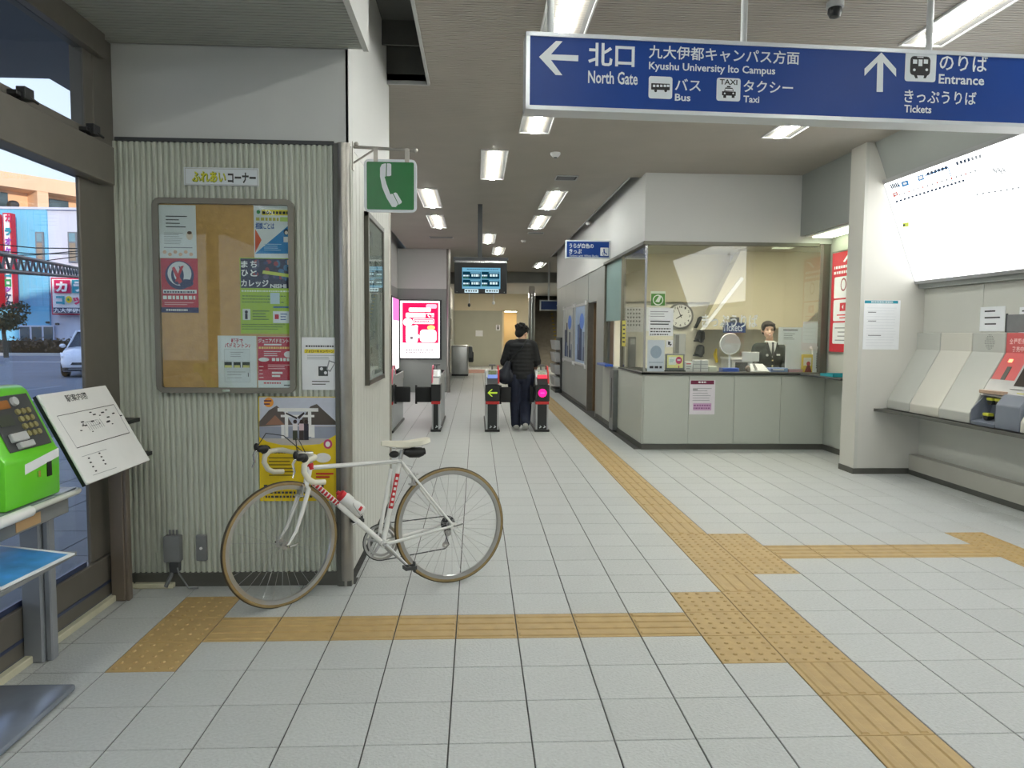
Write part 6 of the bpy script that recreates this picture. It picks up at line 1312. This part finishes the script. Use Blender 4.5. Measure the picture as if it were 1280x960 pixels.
# shirt, tie, buttons, badge lie on the jacket front (y about -.135)
FYp = -.122
m = MB().prism([V(-.062,FYp-.004,1.36), V(.058,FYp-.004,1.36), V(.035,FYp-.018,1.27), V(-.002,FYp-.024,1.16), V(-.038,FYp-.018,1.27)], (0,.02,0)); m.tube([V(.052*math.cos(a*math.pi/8), -.02+.055*math.sin(a*math.pi/8), 1.372) for a in range(16)], .013, n=8, closed=True); m.prism([V(-.05,-.10,1.375), V(.05,-.10,1.375), V(.058,FYp-.004,1.355), V(-.062,FYp-.004,1.355)], (0,.02,.0)); m.build('shirt', WHITE, st_)
m = MB().prism([V(-.016,FYp-.02,1.365), V(.014,FYp-.02,1.365), V(.009,FYp-.022,1.335), V(.018,FYp-.032,1.20), V(-.002,FYp-.034,1.165), V(-.020,FYp-.032,1.20), V(-.011,FYp-.022,1.335)], (0,.008,0)); m.build('necktie', DGREY, st_)
for k in range(3): MB().ell(V(0,FYp-.022+.004*k,1.12-k*.075), (.011,.007,.011), n=10, m=6).build('button', mat('button_gold', (200,190,140), .3, .7, noise=(9,.03)), st_, smooth=True)
MB().box(V(.055,FYp-.024,1.185), V(.10,FYp-.010,1.208)).build('name_badge', PAPER, st_); MB().ell(V(-.075,FYp-.018,1.19), (.018,.006,.018), n=12, m=6).build('badge', LGREY, st_, smooth=True)
for s_ in (1,-1): MB().prism([V(s_*.064,FYp-.002,1.365), V(s_*.10,FYp+.01,1.30), V(s_*.06,FYp-.016,1.24), V(s_*.004,FYp-.026,1.15), V(s_*.036,FYp-.018,1.27)], (0,.008,0)).build('lapel', mat('lapel_dark', (26,32,31), .7, noise=(20,.1)), st_)
m = MB(); m.ell(HQ(0,-.024,.045), (.088,.095,.084), rot=HR, n=20, m=12); m.ell(HQ(0,-.055,-.01), (.078,.052,.070), rot=HR)
for s_ in (1,-1): m.ell(HQ(s_*.072,.012,.032), (.022,.042,.042), rot=HR); m.ell(HQ(s_*.036,.064,.082), (.040,.028,.022), rot=HR)
m.ell(HQ(0,.068,.086), (.036,.026,.018), rot=HR); blob('hair', m, mat('hair_dark_brown', (28,22,19), .8, noise=(60,.3), bump=(60,.5)), st_, .007, 2)
EYE = mat('eye_dark', (30,24,22), .2, noise=(9,.05)); LIP = mat('lip', (176,96,88), .5, noise=(9,.05))
for s_ in (1,-1): MB().ell(HQ(s_*.030,.078,.008), (.013,.006,.0055), rot=HR, n=10, m=6).build('eye', EYE, st_, smooth=True); MB().ell(HQ(s_*.031,.082,.030), (.018,.005,.0035), rot=HR, n=10, m=6).build('eyebrow', EYE, st_, smooth=True)
MB().tube([HQ(-.024,.082,-.050), HQ(-.012,.091,-.059), HQ(0,.093,-.061), HQ(.012,.091,-.059), HQ(.024,.082,-.050)], .0045, n=8).build('mouth', LIP, st_, smooth=True); MB().tube([HQ(-.014,.090,-.055), HQ(0,.095,-.057), HQ(.014,.090,-.055)], .0032, n=6).build('teeth', PAPER, st_, smooth=True)
# ================================================================== OUTSIDE, THROUGH THE WINDOW
ASP = mat('asphalt', (112,118,128), .85, noise=(.6,.08), bump=(20,.3))
struct(MB().box((-140,-30,-.25),(-9.2,180,-.10)).build('floor_road', ASP, origin=(-40,20,-.25)))
pv = struct(MB().box((-9.2,-8,-.2),(-2.1,45,-.035)).build('floor_pavement', mat('paving_bed', (92,96,100), .85, noise=(1,.1)), origin=(-5,10,-.2)))
PV = mat('paving_slab', (140,144,148), .7, noise=(2,.08), rnd=.06); pm = bpy.data.meshes.new('slab'); tmpm = MB().box((.006,.006,-.035),(.594,.594,0)); pm.from_pydata([Vector(v) for v in tmpm.v], [], tmpm.f); pm.materials.append(PV)
for i in range(6):
    for j in range(30):
        o = bpy.data.objects.new('slab', pm); COL.objects.link(o); o.parent = pv; o.location = (-2.75-i*.6+5, 1.2+j*.6-10, -.001+.2); WL[o.name] = WL[pv.name]
struct(MB().box((-9.4,-8,-.2),(-9.2,60,-.02)).build('trim_kerb', LGREY)); struct(MB().box((-60,43.5,-.12),(-9,44,.05)).build('trim_kerb_far', LGREY))
for k in range(5): tag(MB().box((-40+k*6,35.5,-.099),(-36.5+k*6,35.7,-.095)).build('road_line', ink(226,228,230)), 'white dash of the road marking, number %s from the left' % ['one','two','three','four','five'][k], 'road marking', 'white dashes on the road')
# eave outside the window
struct(MB().box((-3.31,-7,3.40),(-2.09,6.32,3.45)).box((-8,-7,3.40),(-3.31,5.98,3.45)).build('ceiling_eave', mat('eave_grey', (104,108,116), .7, noise=(1,.05))))
# overhead truss of the walkway roof
A1, A2 = PY(0,317,9.0), PY(102,336,18.0); A1, A2 = A1-(A2-A1)*.35, A2+(A2-A1)*.4
t = thing('roof_truss', 'dark slanting lattice beam crossing the view outside the window', 'truss', ((A1+A2)/2)); dvt = (A2-A1); h_ = Vector((0,0,-.20))
MB().tube([A1, A2], .03, n=8).build('top_chord', DGREY, t); MB().tube([A1+h_, A2+h_], .03, n=8).build('bottom_chord', DGREY, t)
for k in range(64): a_ = A1+dvt*(k/64); b_ = A1+dvt*((k+1)/64); MB().tube([a_+(h_ if k%2 else Vector()), b_+(Vector() if k%2 else h_)], .016, n=6).build('brace', MGREY, t)
for k, (y0,y1) in enumerate(((303,311),(312,317),(320,312),(332,318))):
    c0_, c1_ = PY(-30,y0,16+k), PY(118,y1,16+k); tag(MB().tube([c0_, c0_.lerp(c1_,.5)-Vector((0,0,.05)), c1_], .012, n=5).build('overhead_wire', BLACK), 'dark overhead wire crossing in front of the blue building, %s' % ['uppermost','second from the top','third from the top','lowest'][k], 'wire', 'overhead wires outside')
# blue and white karaoke building
BY = 52.0; t = thing('karaoke_building', 'light blue and white karaoke building with a red vertical sign across the road', 'building', (-32,BY,-.1))
PB = lambda x, y, Y=BY: PY(x,y,Y)
a0, a1, a2 = PB(9,262), PB(57,262), PB(140,262); ztop = a1.z
BLUE = mat('facade_blue', (120,196,232), .6, noise=(.4,.03)); FWH = mat('facade_white', (206,214,232), .6, noise=(.4,.03))
MB().box((a0.x-6,BY+.2,-.1),(a2.x,BY+4,ztop)).build('wall', FWH, t)
MB().box((a0.x-6,BY,-.1),(a1.x,BY+.2,ztop)).build('blue_wall', BLUE, t)
for k in range(7):
    x = a0.x+(a1.x-a0.x)*k/6.0; MB().box((x-.04,BY-.03,3),(x+.04,BY,ztop)).build('panel_joint', BLUE, t)
MB().box((a0.x-6.1,BY-.1,ztop),(a2.x,BY+4,ztop+.15)).build('parapet', FWH, t)
WG = mat('far_window_glass', (120,160,176), .15, noise=(1,.1)); WB = mat('far_window_blind', (150,140,124), .6, noise=(2,.05)); FRD = mat('far_frame', (120,130,140), .5, noise=(3,.05))
for x0, x1 in ((45,56.5),(85.5,98),(99.5,112)):
    c0_, c1_ = PB(x0,290), PB(x1,328); cm = PB(x0,303)
    w_ = MB().box((c0_.x,BY-.12,c1_.z),(c1_.x,BY+.25,c0_.z)).build('window', FRD, t); MB().box((c0_.x+.1,BY-.14,cm.z+.05),(c1_.x-.1,BY-.12,c0_.z-.1)).build('pane', WG, w_); MB().box((c0_.x+.1,BY-.14,c1_.z+.1),(c1_.x-.1,BY-.12,cm.z-.05)).build('pane', WB, w_)
c0_, c1_ = PB(25,406.5), PB(69,440)
SFG = mat('shop_glass', (70,92,104), .1, noise=(1,.3))
MB().box((c0_.x,BY-.1,-.1),(c1_.x,BY,c0_.z)).build('shop_front', FWH, t)
for x0, x1 in ((26.5,39),(41,54),(56,68)):
    d0, d1 = PB(x0,408.5), PB(x1,440); MB().box((d0.x,BY-.16,0),(d1.x,BY-.1,d0.z)).build('shop_window', SFG, t)
c0_ = PB(60,404); c1_ = PB(105,404)
MB().box((c0_.x+4.0,BY+.05,-.1),(PB(82,404).x,BY+.2,c0_.z)).build('pier', FWH, t); MB().box((PB(83,406).x,BY+.12,-.1),(PB(120,404).x,BY+.2,PB(83,406).z)).build('garage_opening', mat('garage_grey', (110,120,130), .6, noise=(2,.05)), t)
for x, y in ((70,405),(58,403)): c_ = PB(x,y,BY-.3); MB().tube([c_, c_+Vector((0,.3,0))], .08, n=8).build('wall_lamp', DGREY, t)
# facade sign
c0_, c1_ = PB(63.5,347,BY-.5), PB(128,394,BY-.5)
t2 = thing('facade_sign', 'square white karaoke shop sign with red edge and colourful characters', 'sign', (c0_.x,BY-.5,c1_.z)); MB().box((c0_.x,BY-.5,c1_.z),(c1_.x,BY-.0,c0_.z)).build('frame', ink(196,40,80), t2); quick('board', PAPER, (c0_.x+.10,BY-.56,c1_.z+.10),(c1_.x-.10,BY-.5,c0_.z-.10), t2)
PRD = ink(206,30,90); PTL = ink(30,150,170); PPU = ink(150,70,180); PGR = ink(40,150,80); NAV = ink(50,54,90)
p = Print((0,BY-.60,0),(1,0,0),(0,0,1), lift=.12); p.rect(PRD,68.5,350,89.5,366.5); p.rect(PTL,91,350,111,366.5).up(); p.text(KW,'カ',71.5,352,86.5,365,bold=.05); p.text(KW,'ラ',94,352,108,365,bold=.05); p.text(PTL,'コ',72,370,83,380.5,bold=.07); p.text(PRD,'ッケ',93,369,121,381,bold=.06); p.oval(ink(236,206,40),88,374.5,4,4.4); p.rect(NAV,68.5,384.5,126,391.5); p.up(); p.text(KW,'九大学研都市店',70,385.3,124,390.8,bold=.03); p.oval(PGR,88,374.5,1.4,1.6); p.build('lettering', t2)
c0_, c1_ = PB(5,266,BY-1.2), PB(18,385,BY-1.2)
t2 = thing('vertical_sign', 'tall vertical karaoke sign, white with coloured characters beside a red panel', 'sign', (c0_.x,BY-1.2,c1_.z)); MB().box((c0_.x-.1,BY-1.2,c1_.z),(c1_.x,BY-.7,c0_.z)).build('casing', ink(196,30,60), t2); quick('board', PAPER, (c0_.x,BY-1.26,c1_.z+.1),(c1_.x-.08,BY-1.2,c0_.z-.1), t2)
MB().box((c0_.x-3.2,BY-1.0,c1_.z),(c0_.x-.7,BY-.3,c0_.z)).build('red_panel', ink(206,26,50), t2)
p = Print((0,BY-1.30,0),(1,0,0),(0,0,1), lift=.12)
for k, (ch, mt) in enumerate((('カ',PRD),('ラ',PTL),('オ',PPU),('ケ',PPU),('コ',PTL),('ロ',PGR),('ッ',PPU),('ケ',PRD),('タ',PPU))):
    y = (268,285,297,309,337,349,359,366,375)[k]; p.text(mt if k < 7 else NAV, ch, 7.5, y, 15.5, y+9.5 if k != 6 else y+6, bold=.06)
p.build('lettering', t2)
# sunlit building behind
OR = mat('warm_render', (232,196,160), .7, noise=(.5,.05)); oA = PY(0,214,58); A_ = Vector((oA.x,58,-.1)); dB = Vector((.62,.78,0)).normalized(); H_ = oA.z
t = thing('balcony_building', 'tall beige apartment block with open balconies rising behind the karaoke building', 'building', A_)
nB = Vector((dB.y,-dB.x,0)) ; nB = nB if nB.dot(-A_) > 0 else -nB
Lb = 34
def ob(u0,u1,d0,d1,z0,z1): 
    Q = lambda u_, d_, z_: Vector((A_.x,A_.y,0))+dB*u_+nB*d_+Vector((0,0,z_)); return MB().hexa([Q(u0,d0,z0),Q(u1,d0,z0),Q(u1,d1,z0),Q(u0,d1,z0),Q(u0,d0,z1),Q(u1,d0,z1),Q(u1,d1,z1),Q(u0,d1,z1)])
ob(-2,Lb,-9,-1.6,-.1,H_-.6).build('core', OR, t); ob(-2,Lb,-9,.25,H_-1.1,H_).build('roof_slab', OR, t)
for fl_ in range(3):
    zt_ = H_-1.1-fl_*3.1
    ob(-2,Lb,-1.6,0.1,zt_-3.1,zt_-1.9).build('balcony_wall', OR, t)
    for k in range(9): ob(-2+k*4.4,-1.2+k*4.4,-1.6,.2,zt_-3.1,zt_).build('pier', OR, t)
    for k in range(8): ob(-.6+k*4.4,1.0+k*4.4,-1.58,-1.5,zt_-2.4,zt_-.2).build('window', SFG, t)
    m = ob(-2,Lb,.0,.05,zt_-1.7,zt_-1.62); m.build('rail', LGREY, t)
    for k in range(6):
        uu_ = 1+k*4.4; q_ = Vector((A_.x,A_.y,0))+dB*uu_+nB*(-.6)+Vector((0,0,zt_-1.2)); MB().ell(q_, (.5,.3,.35), n=8, m=6).build('laundry', LGREY if k%2 else DGREY, t)
MB().tube([Vector((A_.x,A_.y,0))+dB*14-nB*3+Vector((0,0,H_)), Vector((A_.x,A_.y,0))+dB*14-nB*3+Vector((0,0,H_+3))], .04, n=6).build('aerial', DGREY, t)
# hedge, tree
HG = mat('hedge_leaf', (92,84,72), .9, noise=(4,.3), rnd=.2)
def leafball(m, c, r, n, s, rg):
    for k in range(n):
        d_ = Vector((rg.gauss(0,1), rg.gauss(0,1), rg.gauss(0,1))).normalized(); q_ = c+Vector((d_.x*r[0], d_.y*r[1], d_.z*r[2]))*(.6+.4*rg.random()); a_ = Vector((rg.uniform(-1,1),rg.uniform(-1,1),rg.uniform(-1,1))).normalized(); b_ = a_.cross(d_).normalized()
        m.add([q_-a_*s, q_+b_*s*.6, q_+a_*s, q_-b_*s*.6], [(0,1,2,3)])
rg = random.Random(11); t = thing('hedge', 'low brown-green hedge along the far side of the road', 'hedge', (-28,44.4,0)); m = MB()
for k in range(60): leafball(m, Vector((-44+k*.62,44.6,.50)), (.6,.5,.50), 60, .12, rg)
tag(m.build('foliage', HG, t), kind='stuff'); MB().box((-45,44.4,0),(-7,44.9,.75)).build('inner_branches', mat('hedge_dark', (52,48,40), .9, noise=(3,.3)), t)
c_ = PY(6,398,38); t = thing('street_tree', 'small dark clipped tree at the left edge outside', 'tree', (c_.x,38,0)); MB().tube([(c_.x,38,0),(c_.x-.1,38,c_.z-.4),(c_.x,38,c_.z+.3)], [.12,.09,.04], n=8).build('trunk', mat('bark', (70,60,50), .9, noise=(6,.3)), t)
m = MB()
for k in range(9): leafball(m, Vector((c_.x+rg.gauss(-.3,.5),38+rg.gauss(0,.4),c_.z+rg.gauss(0,.3))), (.55,.5,.45), 120, .10, rg)
tag(m.build('foliage', mat('tree_leaf', (70,76,60), .9, noise=(4,.3)), t), kind='stuff')
# car
cg0 = Vector((-13.15,26.3,-.1)); hd_ = Vector((.30,-.954,0)).normalized(); lt = Vector((-hd_.y,hd_.x,0))
t = thing('car', 'white hatchback car facing the station on the road, half hidden by the window post', 'car', cg0)
def CQ(x, y, z_): return cg0+hd_*x+lt*y+Vector((0,0,z_))
CWH = mat('car_white', (226,230,238), .18, noise=(3,.02), coat=.5); CGL = mat('car_glass', (40,50,62), .05, noise=(3,.1))
secs = [(2.18,.62,.28,.58,.55),(2.05,.80,.20,.72,.70),(1.75,.88,.18,.86,.80),(1.1,.90,.18,.98,.84),(.0,.90,.18,1.02,.86),(-1.2,.90,.18,1.04,.86),(-1.9,.86,.22,1.02,.80),(-2.15,.74,.34,.85,.70)]
m = MB(); vs = []
for x, w_, z0, z1, wt in secs: vs += [CQ(x,-w_*.92,z0),CQ(x,-w_,(z0+z1)*.5),CQ(x,-wt,z1-.04),CQ(x,-wt*.6,z1),CQ(x,wt*.6,z1),CQ(x,wt,z1-.04),CQ(x,w_,(z0+z1)*.5),CQ(x,w_*.92,z0)]
m.add(vs, [(i*8+k,i*8+(k+1)%8,(i+1)*8+(k+1)%8,(i+1)*8+k) for i in range(len(secs)-1) for k in range(8)]+[tuple(range(8)), tuple(56+k for k in range(8))]); m.build('body', CWH, t, smooth='all')
def cabin(s, z1, mt, nm):
    m = MB(); P_ = [(1.05,.78,.96),(.35,.62,z1-.03),(-1.1,.60,z1),(-1.95,.70,1.0)]; vs = []
    for x, w_, z_ in P_: vs += [CQ(x,-w_*s,z_),CQ(x,w_*s,z_)]
    vs += [CQ(1.05,-.82*s,.9),CQ(1.05,.82*s,.9),CQ(-1.95,-.82*s,.9),CQ(-1.95,.82*s,.9)]
    m.add(vs, [(0,1,3,2),(2,3,5,4),(4,5,7,6),(0,2,4,6,10,8),(1,9,11,7,5,3),(8,9,1,0),(6,7,11,10)]); m.build(nm, mt, t)
cabin(1.0,1.50,CGL,'windows'); MB().hexa([CQ(.40,-.63,1.475),CQ(.40,.63,1.475),CQ(-1.2,.62,1.505),CQ(-1.2,-.62,1.505),CQ(.34,-.60,1.52),CQ(.34,.60,1.52),CQ(-1.15,.58,1.55),CQ(-1.15,-.58,1.55)]).build('roof', CWH, t)
for s_ in (1,-1):
    MB().tube([CQ(1.02,s_*.80,.95), CQ(.38,s_*.64,1.49)], .035, n=6).build('pillar', CWH, t)
    MB().hexa([CQ(2.10,s_*.50,.60),CQ(1.98,s_*.82,.64),CQ(1.75,s_*.885,.72),CQ(1.95,s_*.55,.70),CQ(2.10,s_*.50,.66),CQ(1.98,s_*.82,.71),CQ(1.72,s_*.885,.80),CQ(1.92,s_*.55,.79)]).build('headlight', mat('headlight', (236,240,246), .08, noise=(9,.03)), t)
    MB().ell(CQ(.75,s_*1.0,1.0), (.09,.12,.07), n=10, m=6).build('mirror', CWH, t, smooth=True)
    for x in (1.35,-1.35):
        w_ = MB().lathe([(.0,-.1),(.31,-.1),(.33,-.06),(.33,.06),(.31,.1),(0,.1)], CQ(x,s_*.80,.33), axis=lt, n=22).build('wheel', BLACK, t, smooth=True); MB().lathe([(.20,0),(.18,.015),(0,.02)], CQ(x,s_*.90,.33), axis=lt*s_, n=14).build('hub_cap', LGREY, w_, smooth=True)
MB().hexa([CQ(2.17,-.52,.42),CQ(2.17,.52,.42),CQ(2.06,.42,.62),CQ(2.06,-.42,.62),CQ(2.21,-.50,.42),CQ(2.21,.50,.42),CQ(2.12,.40,.64),CQ(2.12,-.40,.64)]).build('grille', BLACK, t)
MB().box(CQ(2.2,-.05,.40), CQ(2.2,.05,.40)+Vector((.01,.01,.01))).build('tow_cover', BLACK, t)
MB().hexa([CQ(2.20,-.17,.34),CQ(2.20,.17,.34),CQ(2.22,.17,.34),CQ(2.22,-.17,.34),CQ(2.20,-.17,.46),CQ(2.20,.17,.46),CQ(2.22,.17,.46),CQ(2.22,-.17,.46)]).build('number_plate', mat('plate_white', (226,228,226), .5, noise=(9,.03)), t)
MB().hexa([CQ(2.10,-.78,.22),CQ(2.10,.78,.22),CQ(2.16,.70,.22),CQ(2.16,-.70,.22),CQ(2.10,-.78,.33),CQ(2.10,.78,.33),CQ(2.19,.66,.33),CQ(2.19,-.66,.33)]).build('bumper', DGREY, t)
